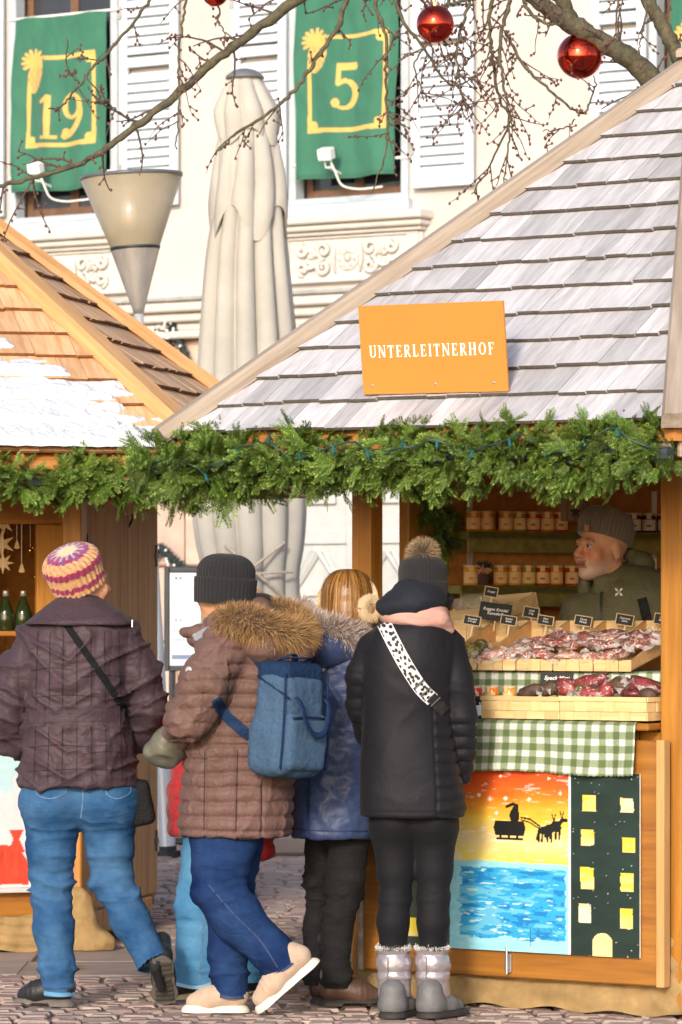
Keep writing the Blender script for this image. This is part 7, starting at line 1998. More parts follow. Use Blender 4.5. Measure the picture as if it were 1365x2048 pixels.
sh1 = shoe(p1, ht, tt, up=(-.05, .80, .55), m=m_blackl, msole=m_gsole, L=.25, heelblock=.022, high=.15)
# tread bars across the lifted sole
xax = (tt - ht).normalized(); zax = Vector((-.05, .80, .55)); zax = (zax - xax * zax.dot(xax)).normalized(); yax = zax.cross(xax); Mt = Matrix((xax, yax, zax)).transposed()
for k in range(9):
    if k in (3,): continue
    l = .03 + .023 * k; MB().box(ht + xax * l + zax * (-.003 if l < .085 else .008), (.0065, .034 - (.006 if 3 < k < 5 else 0), .004), .0015, Mt).build('tread_bar', m_tread, sh1)
# hat, glasses
def c1(t, th):
    tt_ = t + .012 * math.sin(th * 19) + .008 * math.sin(th * 7)
    tan, mag, pur, crm = (.56, .30, .13), (.26, .012, .075), (.17, .045, .17), (.66, .46, .30)
    if tt_ > .90: return crm
    if tt_ > .79: return tuple(.5 * a + .5 * b for a, b in zip(crm, pur)) if math.sin(th * 14) > .2 else pur
    if tt_ > .70: return pur if math.sin(th * 9) > -.3 else mag
    if tt_ > .44: return tan if math.sin(th * 21 + t * 30) > -.6 else (.40, .20, .12)
    if tt_ > .30: return mag
    if tt_ > .16: return tan
    return mag if tt_ > .08 else tan
m_knit1 = mat('striped_wool', (1, 1, 1), .9, .18, 90, attr=True, sheen=.3, bump=.6, bscale=240, bdist=.003)
beanie(p1, j(160, 1170, .01), (-.30, -.45, .84), (.2, 1, 0), .104, .106, .150, 30, m_knit1, cols=c1, rib=.0085, bulge=1.04, flat=.35)
gl_ = j(212, 1170, .07)
gm = MB(); gm.tube([gl_ + Vector((.004 * math.cos(a), .016 * math.cos(a), .018 * math.sin(a))) for a in np.linspace(0, 6.3, 20)], .0015, 5); gm.tube([gl_ + Vector((-.004, -.016, .006)), gl_ + Vector((-.02, -.09, .008))], .0018, 5); gm.build('glasses', mat('glasses_metal', (.75, .75, .75), .2, .05, metal=1), p1)
strap(V1, F1, [(132, 1247), (165, 1295), (205, 1352), (240, 1405), (258, 1430)], 14, 'bag_strap', m_webb, p1, .006, .004)
bg1 = Soft(); cb = j(278, 1600, -.02); bg1.rbox(cb + Vector((0, 0, -.01)), (.052, .03, .085), .025, .02, Matrix.Rotation(R(-10), 3, 'Y')).cone(cb + Vector((-.03, 0, .08)), cb + Vector((-.01, 0, 0)), .015, .03, .03); V, F = bg1.mesh(.007); V = V + norms(V, F) * (.006 * fbm(V * 14, 4))[:, None]
add('shoulder_bag', V, F, cloth_mat('black_bag_cloth', (.012, .012, .013), .8), smooth=True, label='black shoulder bag hanging at the hip of the plum jacket', cat='bag')

# ------------------------------------------------------------------ person behind: red jacket, light jeans
Y5 = 15.62; p5 = person('person in red jacket, black hat and light jeans, hidden behind the brown coat', Y5, 440, 2000)
j = lambda u, v, d=0: P(u, v, Y5 + d)
J5 = dict(sl=j(470, 1300, -.17), sr=j(480, 1300, .17), el=j(430, 1420, -.2), er=j(430, 1420, .2), wl=j(420, 1480, .0), wr=j(430, 1470, .12), hl=j(440, 1640, -.08), hr=j(440, 1640, .08), kl=j(405, 1810, -.06), kr=j(460, 1810, .06), al=j(400, 1965, -.05), ar=j(492, 1960, .06))
h5 = j(492, 1238); make_body(p5, J5, h5, R(-100), .95, ruddy=.2, feet={'l': Vector((-.12, 0, -.03)), 'r': Vector((.1, .06, -.03))})
m_red = cloth_mat('red_quilted_nylon', (.50, .032, .038), .42, .15, .2, .5, scale=5)
sf = Soft(); sf.loft(rows_px(Y5, [(1270, 440, 545, .12, 0), (1310, 410, 565, .18, 0), (1420, 385, 565, .2, 0), (1530, 345, 560, .2, 0), (1610, 334, 556, .2, 0), (1672, 338, 552, .19, 0)]), .03); sf.cone(j(500, 1640), j(524, 1700), .07, .05, .04)
sf.chain([j(465, 1310, -.19), j(430, 1425, -.2), j(372, 1478, -.12)], [.075, .065, .055], .03)
garment(sf, 'red_jacket', m_red, p5, .009, lambda V: .010 * (puff(V[:, 2] + .01 * np.sin(V[:, 0] * 14), .075) - .75) + .006 * fbm(V * 14, 5))
m_jean5 = cloth_mat('light_blue_denim', (.05, .18, .36), .85, .1, .0, .25, col2=(.11, .28, .46), scale=7, bump=.3, bscale=420, wr=.3, ws=11)
sf = Soft(); sf.ell(j(440, 1640), (.13, .15, .11), .05); sf.chain([j(425, 1660, -.07), j(400, 1810, -.06), j(393, 1990, -.05)], [.11, .088, .082], .03); sf.chain([j(450, 1660, .08), j(468, 1810, .08), j(490, 1985, .07)], [.11, .082, .072], .03)
g5, VT, FT = garment(sf, 'jeans', m_jean5, p5, .008, jeans_disp(13, [(j(0, 1800).z, .10, .6), (j(0, 1940).z, .06, .7)]), cuts=[(j(393, 1972, -.05), (0, 0, -1)), (j(490, 1966, .07), (0, 0, -1))])
strap(VT, FT, [(412, 1815), (405, 1880), (400, 1965)], 4, 'seam', m_stitch, g5, .002, .001, n=30); strap(VT, FT, [(352, 1968), (395, 1975), (440, 1962)], 7, 'hem', mat('pale_denim_hem', (.24, .44, .60), .8, .1), g5, .003, .002, n=20)
m_bsole = mat('beige_rubber_sole', (.42, .33, .21), .8, .15, 30)
shoe(p5, j(437, 0, -.05).xy.to_3d() + Vector((0, 0, .004)), j(437, 0, -.05).xy.to_3d() + Vector((-.165, .01, .004)), m=m_blackl, msole=m_bsole, L=.255, solez=.028); shoe(p5, j(468, 0, .1).xy.to_3d() + Vector((0, 0, .004)), j(468, 0, .1).xy.to_3d() + Vector((.12, .03, .03)), m=m_blackl, msole=m_bsole, L=.25, solez=.026)
m_knitb = mat('black_wool', (.014, .0135, .0155), .95, .2, 90, sheen=.12, bump=.5, bscale=260, bdist=.002)
beanie(p5, j(494, 1228), (.02, 0, 1), (-1, 0, 0), .095, .105, .085, 40, m_knitb, cuff=.006)
sf = Soft(); sf.chain([P(352, 1462, 14.93), P(330, 1486, 14.95), P(308, 1500, 14.97)], [.050, .052, .034], .03, (1, 1, 1)); sf.ell(P(345, 1504, 14.97), (.05, .04, .046), .03); sf.cone(P(300, 1498, 14.97), P(330, 1518, 14.97), .022, .03, .03)
V, F = sf.mesh(.006); V = V + norms(V, F) * (.014 * crease(V, (9, 9, 9), 5, 2) - .006)[:, None]
add('olive_bag', V, F, mat('olive_leather', (.115, .11, .08), .36, .35, 14, coat=.15, bump=.2, bscale=90), smooth=True, label='small shiny olive grey bag held before the brown coat', cat='bag')

# ------------------------------------------------------------------ woman 2: brown quilted coat, fur hood, black beanie
Y2 = 15.02; p2 = person('person in brown quilted coat with fur hood and black beanie stepping to the left', Y2, 455, 2030)
j = lambda u, v, d=0: P(u, v, Y2 + d)
J2 = dict(sl=j(470, 1295, -.14), sr=j(480, 1295, .14), el=j(390, 1425, -.18), er=j(420, 1420, .15), wl=j(400, 1455, -.02), wr=j(420, 1450, .08), hl=j(460, 1650, -.08), hr=j(460, 1650, .09), kl=j(424, 1792, -.07), kr=j(450, 1815, .07), al=j(574, 1925, -.07), ar=j(462, 1975, .06))
h2 = j(448, 1180); make_body(p2, J2, h2, R(-128), .98, ruddy=.3, feet={'l': Vector((-.06, 0, -.10)), 'r': Vector((-.12, 0, -.03))})
m_brown = cloth_mat('mauve_brown_nylon', (.115, .068, .054), .48, .1, .12, .4, col2=(.165, .090, .080), scale=2.6, bump=.2, bscale=110, wr=.40, ws=20, wst=(1.5, 1.5, 1))
sf = Soft(); sf.loft(rows_px(Y2, [(1236, 425, 520, .10, 0), (1262, 402, 575, .16, 0), (1300, 400, 596, .19, 0), (1360, 405, 602, .2, 0), (1440, 392, 600, .2, 0), (1510, 370, 592, .2, 0), (1590, 362, 586, .205, 0), (1650, 358, 584, .21, 0), (1672, 360, 582, .208, 0)]), .03)
sf.chain([j(448, 1300, -.16), j(412, 1370, -.20), j(376, 1440, -.19), j(356, 1468, -.06)], [.098, .094, .080, .062], .02)
sf.chain([j(470, 1300, .17), j(420, 1400, .2), j(370, 1460, .14)], [.09, .075, .06], .03)
sf.chain([j(370, 1262, -.03), j(398, 1272, -.06), j(420, 1250, -.08)], [.022, .035, .03], .02)
def d2(V):
    z = V[:, 2]; vpx = V0 - (z - CAMH) * FPX / Y2; x = V[:, 0]
    per = .052; zz = z + .028 * np.sin(x * 6 + 1) * (vpx < 1480) + .010 * fbm(V * 8, 2)
    arm = np.exp(-((V[:, 1] - (Y2 - .25)) / .06) ** 2) * (vpx < 1490) * (x < j(462, 0).x)
    p_ = .022 * (puff(zz, per, .34) - .82) * (vpx < 1660)
    p_ = p_ * (1 - .6 * arm) + arm * .008 * (puff(zz * .8 + x * .7, .095, .28) - .8)
    wr = .008 * crease(V, (15, 15, 7), 5, 2.5) + .010 * arm * crease(np.stack([x + z, V[:, 1], z - x], 1), (6, 6, 12), 8, 3) + .004 * fbm(V * np.array([30, 30, 18]), 3) - .004
    seam = np.exp(-(((U0 + x * FPX / V[:, 1]) - 410) / 2.5) ** 2) * (vpx > 1490) + np.exp(-(((U0 + x * FPX / V[:, 1]) - 475) / 2.5) ** 2) * (vpx > 1490) + np.exp(-(((U0 + x * FPX / V[:, 1]) - 525) / 2.5) ** 2) * (vpx > 1560)
    return p_ + wr - .006 * seam
ct2, V2, F2 = garment(sf, 'quilted_coat', m_brown, p2, .006, d2)
m_brownst = mat('brown_stitching', (.030, .017, .013), .8, .2, 60)
for path in ([(410, 1502), (409, 1580), (408, 1662)], [(476, 1500), (474, 1580), (472, 1664)], [(524, 1560), (522, 1664)], [(456, 1318), (458, 1360), (450, 1420), (428, 1468)]): strap(V2, F2, path, 1.8, 'quilt_seam', m_brownst, ct2, .0016, .001, n=60, sm=1, K=3)
sf = Soft(); sf.chain([j(470, 1262, -.16), j(530, 1290, -.19), j(585, 1300, -.10), j(590, 1290, .10)], [.05, .065, .07, .06], .03); sf.chain([j(430, 1245, -.12), j(470, 1225, -.05), j(520, 1225, 0)], [.035, .05, .055], .03)
garment(sf, 'hood', m_brown, p2, .008, lambda V: .008 * (ridge(V, (9, 9, 14), 8) - .5))
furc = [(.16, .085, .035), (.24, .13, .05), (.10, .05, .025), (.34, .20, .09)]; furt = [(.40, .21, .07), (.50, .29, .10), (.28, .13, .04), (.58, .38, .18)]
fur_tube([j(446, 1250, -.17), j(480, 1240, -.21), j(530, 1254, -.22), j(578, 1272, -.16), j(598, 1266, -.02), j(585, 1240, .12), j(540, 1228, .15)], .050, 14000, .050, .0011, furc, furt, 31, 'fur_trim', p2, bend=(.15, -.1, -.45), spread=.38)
sf = Soft(); sf.rbox(j(405, 1268, -.165), (.036, .006, .016), .005, .01, Matrix.Rotation(R(-28), 3, 'Y')); V, F = sf.mesh(.004); add('grey_tab', V, F, cloth_mat('grey_tab', (.24, .25, .29), .6), p2, smooth=True)
MB().lathe([(.0, -.001), (.0125, -.001), (.0125, .002), (.0, .003)], j(378, 1340, -.268), 16, axis=(-.45, -.88, .15)).build('sleeve_badge', mat('badge_silver', (.55, .50, .48), .3, .1, metal=.6), p2)
m_jean2 = cloth_mat('dark_blue_denim', (.0035, .012, .06), .85, .12, .0, .25, col2=(.022, .055, .155), scale=5.5, bump=.3, bscale=420, wr=.3, ws=11, wst=(1, 1, 2.4))
sf = Soft(); sf.ell(j(455, 1665), (.135, .15, .10), .05); sf.chain([j(448, 1690, -.06), j(437, 1775, -.07), j(470, 1830, -.08), j(545, 1905, -.08), j(590, 1946, -.08)], [.122, .093, .090, .072, .066], .035); sf.chain([j(466, 1690, .08), j(455, 1810, .08), j(458, 1900, .07), j(462, 2005, .06)], [.112, .078, .072, .066], .03)
nrm_ = Vector((.72, 0, -.69)); tr2, VT, FT = garment(sf, 'jeans', m_jean2, p2, .007, jeans_disp(23, [(j(0, 1775).z, .07, .8), (j(0, 1940).z, .06, .7)]), cuts=[(j(578, 1934, -.08), tuple(nrm_)), (j(462, 1994, .06), (0, 0, -1))])
m_stitch2 = mat('brown_denim_seam', (.035, .05, .13), .8, .3, 60)
strap(VT, FT, [(418, 1770), (470, 1830), (520, 1880), (556, 1935)], 3, 'seam', m_stitch2, tr2, .002, .001, n=30); strap(VT, FT, [(428, 1990), (462, 1996), (498, 1994)], 6, 'hem', m_stitch2, tr2, .003, .002, n=20); strap(VT, FT, [(545, 1952), (580, 1932), (612, 1898)], 5, 'hem', m_stitch2, tr2, .003, .002, n=20)
m_beige = mat('beige_suede', (.46, .33, .24), .85, .1, 40, sheen=.2, bump=.15, bscale=200); m_wsole = mat('white_rubber_sole', (.66, .61, .53), .7, .1, 30)
shoe(p2, j(500, 0, .05).xy.to_3d() + Vector((0, 0, .004)), j(500, 0, .05).xy.to_3d() + Vector((-.222, 0, .004)), m=m_beige, msole=m_wsole, L=.25, solez=.03, high=.085)
sh2 = shoe(p2, Vector((j(640, 0, -.1).x, Y2 - .1, .205)), Vector((j(512, 0, -.08).x, Y2 - .08, .004)), up=(-.62, -.12, .78), m=m_beige, msole=m_wsole, L=.30, solez=.026, high=.09)
beanie(p2, j(449, 1207, 0), (.06, -.02, 1), (-1, .5, 0), .096, .108, .182, 42, m_knitb, cuff=.008, cuffh=.30, rib=.004, flat=.36)
# rucksack
m_bpk = cloth_mat('blue_melange_canvas', (.040, .078, .140), .9, .1, .0, .25, col2=(.066, .115, .19), scale=80, bump=.3, bscale=500, wr=.3, ws=9); m_navy = cloth_mat('navy_canvas', (.010, .028, .075), .8, .1)
rk = empty('rucksack', P(577, 1545, 14.76)); tag(rk, 'blue canvas rucksack with navy handles on the brown coat', 'rucksack')
ry_ = R(-42); Mr = Matrix.Rotation(R(4), 3, 'Y') @ Matrix.Rotation(ry_, 3, 'Z')
# local: x = outward normal of the back face, y = across, z = up
rc = P(577, 1440, 14.77)
sf = Soft(); sf.rbox(rc + Mr @ Vector((0, 0, -.01)), (.082, .115, .185), .05, .02, Mr); sf.rbox(rc + Mr @ Vector((.0, 0, -.10)), (.09, .125, .10), .045, .03, Mr)
V, F = sf.mesh(.006); V = V + norms(V, F) * (.007 * fbm(V * 13, 3) + .004 * (ridge(V, (10, 10, 10), 4) - .5))[:, None]; add('bag_body', V, F, m_bpk, rk, smooth=True); VB, FB2 = V, F
sf = Soft(); sf.rbox(rc + Mr @ Vector((.082, .0, -.075)), (.03, .105, .105), .03, .02, Mr); V, F = sf.mesh(.006); V = V + norms(V, F) * (.004 * fbm(V * 15, 6))[:, None]; add('front_pocket', V, F, m_bpk, rk, smooth=True)
sf = Soft(); sf.rbox(rc + Mr @ Vector((-.005, 0, .165)), (.078, .108, .045), .035, .02, Mr); V, F = sf.mesh(.006); add('top_flap', V, F, m_navy, rk, smooth=True)
for pts_ in ([(.10, -.075, .085), (.125, -.07, .06), (.135, -.05, -.005), (.135, .0, -.045), (.135, .05, -.03), (.125, .075, .05), (.10, .08, .085)], [(-.03, -.06, .205), (.02, -.055, .222), (.06, .0, .225), (.03, .06, .222), (-.03, .065, .205)], [(-.05, -.05, .20), (0, .0, .235), (-.04, .06, .205)]):
    q = [rc + Mr @ Vector(t) for t in spline(pts_, 30)]; V, F = tube(q, .0115, 8, True, .3); add('handle', V, F, m_navy, rk, smooth=True)
q = [rc + Mr @ Vector(t) for t in spline([(.113, -.098, .012), (.118, 0, .018), (.113, .098, .012)], 16)]; V, F = tube(q, .0045, 6); add('zip', V, F, m_navy, rk, smooth=True)
q = [rc + Mr @ Vector(t) for t in ((.09, -.10, .08), (.02, -.118, .12), (-.06, -.112, .15))]; V, F = tube(q, .004, 6); add('zip', V, F, m_navy, rk, smooth=True)
for yy in (-.112, .112):
    q = [rc + Mr @ Vector(t) for t in spline([(.074, yy, .17), (.082, yy * 1.02, .05), (.09, yy * 1.08, -.08), (.085, yy * 1.05, -.17)], 20)]; V, F = tube(q, .0035, 6); add('piping', V, F, m_navy, rk, smooth=True)
strap(V2, F2, [(500, 1296), (515, 1318), (532, 1340)], 20, 'shoulder_strap', m_navy, rk, .012, .006, n=20); strap(V2, F2, [(432, 1398), (450, 1428), (475, 1452), (500, 1472)], 22, 'shoulder_strap', m_navy, rk, .012, .006, n=30)

# ------------------------------------------------------------------ woman 3: blue parka, ear muffs
Y3 = 15.32; p3 = person('person in blue parka with fur hood and beige ear muffs beside the counter', Y3, 670, 2018)
j = lambda u, v, d=0: P(u, v, Y3 + d)
J3 = dict(sl=j(625, 1300), sr=j(760, 1300, .05), el=j(612, 1420, .0), er=j(770, 1420, .05), wl=j(650, 1490, .18), wr=j(765, 1490, .2), hl=j(648, 1640, .09), hr=j(695, 1640), kl=j(636, 1795, .12), kr=j(686, 1800, -.02), al=j(632, 1975, .10), ar=j(671, 1978, -.01))
h3 = j(698, 1208); make_body(p3, J3, h3, R(180 - 42), .96, feet={'l': Vector((.08, .09, -.03)), 'r': Vector((.12, .04, -.03))})
m_blue = cloth_mat('blue_shell_nylon', (.026, .043, .115), .42, .1, .1, .5, col2=(.045, .068, .155), scale=6, bump=.3, bscale=90, coat=.05, wr=.35, ws=9, wst=(1, 1, .7))
sf = Soft(); sf.loft(rows_px(Y3, [(1262, 625, 755, .11, 0), (1290, 600, 772, .15, 0), (1340, 594, 778, .165, 0), (1420, 590, 778, .17, 0), (1500, 588, 770, .17, 0), (1580, 585, 760, .175, 0), (1650, 583, 750, .18, 0), (1674, 583, 747, .18, 0)]), .03)
sf.chain([j(618, 1302, -.02), j(606, 1400, -.02), j(640, 1482, .14)], [.078, .07, .06], .03); sf.chain([j(764, 1300, .03), j(776, 1400, .05), j(764, 1485, .18)], [.075, .068, .06], .03)
def d3(V):
    x, z = V[:, 0], V[:, 2]
    return .011 * (ridge(np.stack([x * 8 + z * 5, V[:, 1] * 5, z * 6 - x * 3], 1), (1, 1, 1), 14, 2.6) - .4) + .004 * fbm(V * np.array([20, 20, 50]), 3) - .004 * np.exp(-(((U0 + x * FPX / V[:, 1]) - 615) / 4) ** 2)
ct3, V3, F3 = garment(sf, 'parka', m_blue, p3, .007, d3)
m_blue_d = cloth_mat('navy_tape', (.02, .035, .09), .6); strap(V3, F3, [(616, 1300), (614, 1450), (616, 1560), (615, 1660)], 7, 'seam_tape', m_blue_d, ct3, .004, .002); strap(V3, F3, [(584, 1657), (650, 1662), (746, 1662)], 3, 'hem_stitching', m_blue_d, ct3, .002, .001)
sf = Soft(); sf.chain([j(605, 1285, -.10), j(655, 1300, -.16), j(715, 1296, -.12)], [.055, .06, .05], .03); sf.cone(j(650, 1260, -.05), j(720, 1255, -.02), .06, .06, .03); garment(sf, 'hood', m_blue, p3, .008, lambda V: .008 * (ridge(V, (8, 8, 14), 8) - .5))
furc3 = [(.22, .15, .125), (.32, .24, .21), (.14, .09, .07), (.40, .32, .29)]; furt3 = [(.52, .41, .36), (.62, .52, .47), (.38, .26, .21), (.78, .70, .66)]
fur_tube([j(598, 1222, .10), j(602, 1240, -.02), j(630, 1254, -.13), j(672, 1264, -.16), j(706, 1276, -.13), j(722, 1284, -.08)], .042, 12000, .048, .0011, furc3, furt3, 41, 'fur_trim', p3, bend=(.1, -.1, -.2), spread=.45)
m_blackt = cloth_mat('black_trouser_cotton', (.016, .015, .016), .8, .2, .05, .3, wr=.4, ws=12, wst=(1, 1, 2.5))
sf = Soft(); sf.ell(j(675, 1660, .02), (.10, .11, .06), .04); sf.chain([j(698, 1680, -.02), j(690, 1780, -.02), j(676, 1860, -.02), j(671, 1990, -.01)], [.078, .064, .054, .052], .012); sf.chain([j(645, 1680, .10), j(636, 1790, .12), j(629, 1870, .12), j(632, 1990, .10)], [.066, .050, .042, .040], .012)
garment(sf, 'trousers', m_blackt, p3, .007, jeans_disp(33, [(j(0, 1790).z, .10, 1.0), (j(0, 1950).z, .06, 1.0)], 1.1), cuts=[(j(671, 1976, 0), (0, 0, -1)), (j(632, 1972, .10), (0, 0, -1))])
m_bboot = mat('brown_leather', (.085, .045, .03), .5, .25, 20, bump=.15, bscale=120); m_dsole = mat('dark_rubber_sole', (.028, .024, .022), .7, .2)
shoe(p3, j(638, 0, -.01).xy.to_3d() + Vector((0, 0, .004)), j(638, 0, -.01).xy.to_3d() + Vector((.222, .02, .004)), m=m_bboot, msole=m_dsole, L=.25, heelblock=.02, high=.11, name='boot'); shoe(p3, j(622, 0, .08).xy.to_3d() + Vector((0, 0, .004)), j(622, 0, .08).xy.to_3d() + Vector((.20, .08, .004)), m=m_bboot, msole=m_dsole, L=.25, heelblock=.02, high=.11, name='boot')
# hair: cap and hanging strands
rs = np.random.default_rng(5); hc = np.array(h3)
sf = Soft(); sf.ell(h3 + Vector((-.002, -.008, .028)), (.088, .104, .094), .02); sf.cone(h3 + Vector((-.004, -.04, 0)), h3 + Vector((-.006, -.045, -.08)), .08, .070, .03); garment(sf, 'hair_base', mat('dark_honey_hair', (.13, .06, .02), .6, .3, 60), p3, .007)
VV = []; FF = []; CC = []
for k in range(5200):
    az = rs.uniform(0, 2 * np.pi); st = rs.uniform(.02, .5) if k % 3 else rs.uniform(.4, 1.3); n = 14
    col = np.array([(.11, .045, .014), (.20, .085, .022), (.27, .125, .032), (.44, .24, .075), (.34, .165, .045)][rs.integers(0, 5) if rs.random() < .8 else (int(az * 40) * 7) % 5]) * rs.uniform(.7, 1.3)
    if math.sin(az) > .5 and rs.random() < .85: continue           # face side stays open
    b = len(VV); zend = -.118 + .010 * rs.random() - .012 * math.sin(az); lift = rs.uniform(0, .006) + (.012 * rs.random() if k % 17 == 0 else 0)
    for i in range(n):
        t = i / (n - 1); ph = st + (1.75 - st) * min(1, t / .55); zl = math.cos(ph) * .104 + .026; rr = math.sin(min(ph, 1.5)) ** .85
        if t > .55:
            f = (t - .55) / .45; zl = zl + (zend - zl) * f; rr = rr * (1 + .05 * math.sin(f * 2.4) - .10 * f * f)
        a2 = az + .05 * math.sin(k * 1.7 + t * 2.5); rx, ry = .092 * rr + lift, .110 * rr + lift
        p = np.array([rx * math.cos(a2) - .003, ry * math.sin(a2) - .010, zl]); tang = np.array([-math.sin(a2), math.cos(a2), 0]) * .0015 * (1 - .6 * t)
        VV += [hc + p - tang, hc + p + tang]; CC += [col, col]
    for i in range(n - 1): FF.append((b + 2 * i, b + 2 * i + 1, b + 2 * i + 3, b + 2 * i + 2))
add('hair', np.array(VV), FF, mat('honey_hair_strands', (1, 1, 1), .38, .05, attr=True, spec=.6), p3, colors=np.array(CC))
m_muff = mat('beige_plush', (.62, .46, .28), .95, .1, 60, sheen=.5); furm = [(.55, .38, .20), (.62, .46, .28)]; furmt = [(.78, .62, .42), (.85, .72, .55)]
em = empty('ear_muffs', h3 + Vector((0, 0, -.05))); tag(em, 'beige plush ear muffs worn over honey brown hair', 'ear muffs')
for (c, nx) in ((j(740, 1217, -.115), Vector((.62, -.76, .1))), (j(648, 1206, .05), Vector((-.9, .2, 0)))):
    nx.normalize(); ux = nx.cross(Vector((0, 0, 1))).normalized(); uy = nx.cross(ux)
    ring = [c + (ux * math.cos(a) + uy * math.sin(a)) * .036 for a in np.linspace(0, 2 * math.pi, 25)]; MB().tube(ring, .0165, 8, cap=False).build('plush_ring', m_muff, em, smooth=True)
    MB().lathe([(.0, -.002), (.026, -.002), (.022, .006), (0, .009)], c, 18, axis=nx).build('inner_pad', mat('tan_pad', (.40, .25, .12), .9, .1), em, smooth=True)
    an = rs.uniform(0, 2 * np.pi, 1500); bn = rs.uniform(0, 2 * np.pi, 1500); cr = np.array([np.array(ux) * math.cos(a) + np.array(uy) * math.sin(a) for a in an]); Nn = cr * np.cos(bn)[:, None] + np.array(nx) * np.sin(bn)[:, None]
    V, F, C = blades(np.array(c) + cr * .036 + Nn * .015, Nn, .009, .0009, furm, furmt, 7, spread=.4); add('plush', V, F, m_fur, em, colors=C)
arc = [h3 + Vector((.086 * math.cos(a) + .014 * max(math.cos(a), 0), -.070 * math.cos(a) + .045 * math.sin(a), .022 + .092 * math.sin(a))) for a in np.linspace(-.25, math.pi + .1, 26)]
MB().tube(arc, .010, 8, flat=.6).build('head_band', m_muff, em, smooth=True)
strap(V3, F3, [(632, 1352), (650, 1330), (680, 1312), (712, 1298)], 13, 'bag_strap', mat('cream_strap', (.55, .50, .45), .6, .15, 30), p3, .006, .004, n=40)

# ------------------------------------------------------------------ woman 4: charcoal coat, pompom hat, silver boots
Y4 = 14.93; p4 = person('person in charcoal coat, pompom hat and silver winter boots at the counter', Y4, 832, 2035)
j = lambda u, v, d=0: P(u, v, Y4 + d)
J4 = dict(sl=j(752, 1300), sr=j(892, 1300), el=j(716, 1400, .05), er=j(924, 1425, 0), wl=j(748, 1480, .22), wr=j(918, 1450, .03), hl=j(790, 1630), hr=j(868, 1630), kl=j(790, 1795), kr=j(868, 1795), al=j(788, 1975), ar=j(866, 1975))
h4 = j(846, 1182, .05); make_body(p4, J4, h4, R(180 - 20), .97, feet={'l': Vector((.02, .12, -.03)), 'r': Vector((.05, .11, -.03))})
m_char = cloth_mat('charcoal_softshell', (.0115, .0112, .0150), .6, .12, .10, .4, scale=5, bump=.15, bscale=300, wr=.16, ws=7, wst=(1, 1, 1))
sf = Soft(); sf.loft(rows_px(Y4, [(1234, 775, 888, .10, 0), (1252, 752, 902, .13, 0), (1275, 735, 910, .145, 0), (1320, 727, 908, .155, 0), (1380, 726, 902, .155, 0), (1440, 724, 902, .15, 0), (1500, 722, 912, .158, 0), (1560, 720, 924, .165, 0), (1615, 718, 932, .17, 0), (1634, 720, 930, .168, 0)]), .03)
sf.chain([j(748, 1298, .01), j(727, 1350, .01), j(722, 1410, .05), j(740, 1465, .16), j(752, 1485, .22)], [.066, .062, .056, .054, .05], .02)
sf.chain([j(898, 1296, .0), j(914, 1360, -.005), j(924, 1430, -.0), j(926, 1500, .03), j(922, 1548, .07)], [.064, .062, .056, .050, .042], .012)
def d4(V):
    z = V[:, 2]; x = V[:, 0]; upx = U0 + x * FPX / V[:, 1]; vpx = V0 - (z - CAMH) * FPX / Y4
    side = sstep(868, 874, upx + (vpx - 1500) * -.04) * (vpx > 1425) * (V[:, 1] < Y4 + .1) + sstep(0, 1, (upx > 915) * (vpx < 1400)) * 0
    inl = (upx < 724) * (vpx > 1325) * (vpx < 1450)
    q = .013 * (puff(z, .046, .35) - .85) * np.maximum(side, inl * .6)
    wr = (.0035 * crease(np.stack([x + z * .7, V[:, 1], z - x * .6], 1), (5, 5, 6), 24, 2.0) + .006 * crease(V, (8, 8, 13), 27, 3) * (upx > 895) - .003) * (1 - .6 * side) + .0022 * fbm(V * np.array([10, 10, 18]), 3)
    seam = np.exp(-((upx - 871 - (vpx - 1500) * .04) / 2) ** 2) * (vpx > 1390) + np.exp(-((vpx - 1621) / 2) ** 2) * .5
    return q + wr - .005 * seam
ct4, V4, F4 = garment(sf, 'softshell_coat', m_char, p4, .0065, d4)
m_hoodn = cloth_mat('navy_black_jersey', (.016, .018, .027), .75, .15, .1, wr=.15)
sf = Soft(); sf.ell(j(826, 1206, -.04), (.118, .115, .062), .03, Matrix.Rotation(R(-6), 3, 'Y')).ell(j(838, 1180, -.02), (.075, .085, .05), .04).ell(j(786, 1212, -.05), (.05, .07, .03), .03)
sf.cone(j(880, 1215, .03), j(890, 1200, .08), .03, .03, .03); garment(sf, 'hood', m_hoodn, p4, .0065, lambda V: .010 * (ridge(np.stack([V[:, 0] * 6, V[:, 1] * 6, V[:, 2] * 10 + V[:, 0] * 4], 1), (1, 1, 1), 8, 2.5) - .45))
m_pink = cloth_mat('pink_jersey_scarf', (.50, .285, .24), .8, .1, .1, wr=.2)
sf = Soft(); sf.loft(rows_px(Y4, [(1212, 770, 892, .115, -.015), (1228, 762, 898, .125, -.015), (1240, 762, 900, .125, -.015), (1252, 772, 898, .12, -.015)]), .02, rd=.012); sf.cone(j(880, 1238, -.09), j(898, 1258, -.05), .03, .02, .02)
garment(sf, 'scarf', m_pink, p4, .006, lambda V: .007 * (ridge(np.stack([V[:, 0] * 4, V[:, 1] * 4, V[:, 2] * 26 + V[:, 0] * 6], 1), (1, 1, 1), 9, 2) - .5))
beanie(p4, j(846, 1196, .03), (0, .02, 1), (0, 1, 0), .088, .118, .160, 40, m_knitb, cuff=.003, rib=.0022, flat=.5)
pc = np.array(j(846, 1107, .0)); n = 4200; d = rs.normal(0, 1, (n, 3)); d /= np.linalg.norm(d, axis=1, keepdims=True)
V, F, C = blades(pc + d * .028, d, .038, .0011, [(.10, .06, .03), (.16, .10, .05), (.07, .04, .02)], [(.42, .29, .16), (.55, .42, .26), (.30, .18, .09)], 51, (0, 0, -.12), .28); add('pompom', V, F, m_fur, p4, colors=C)
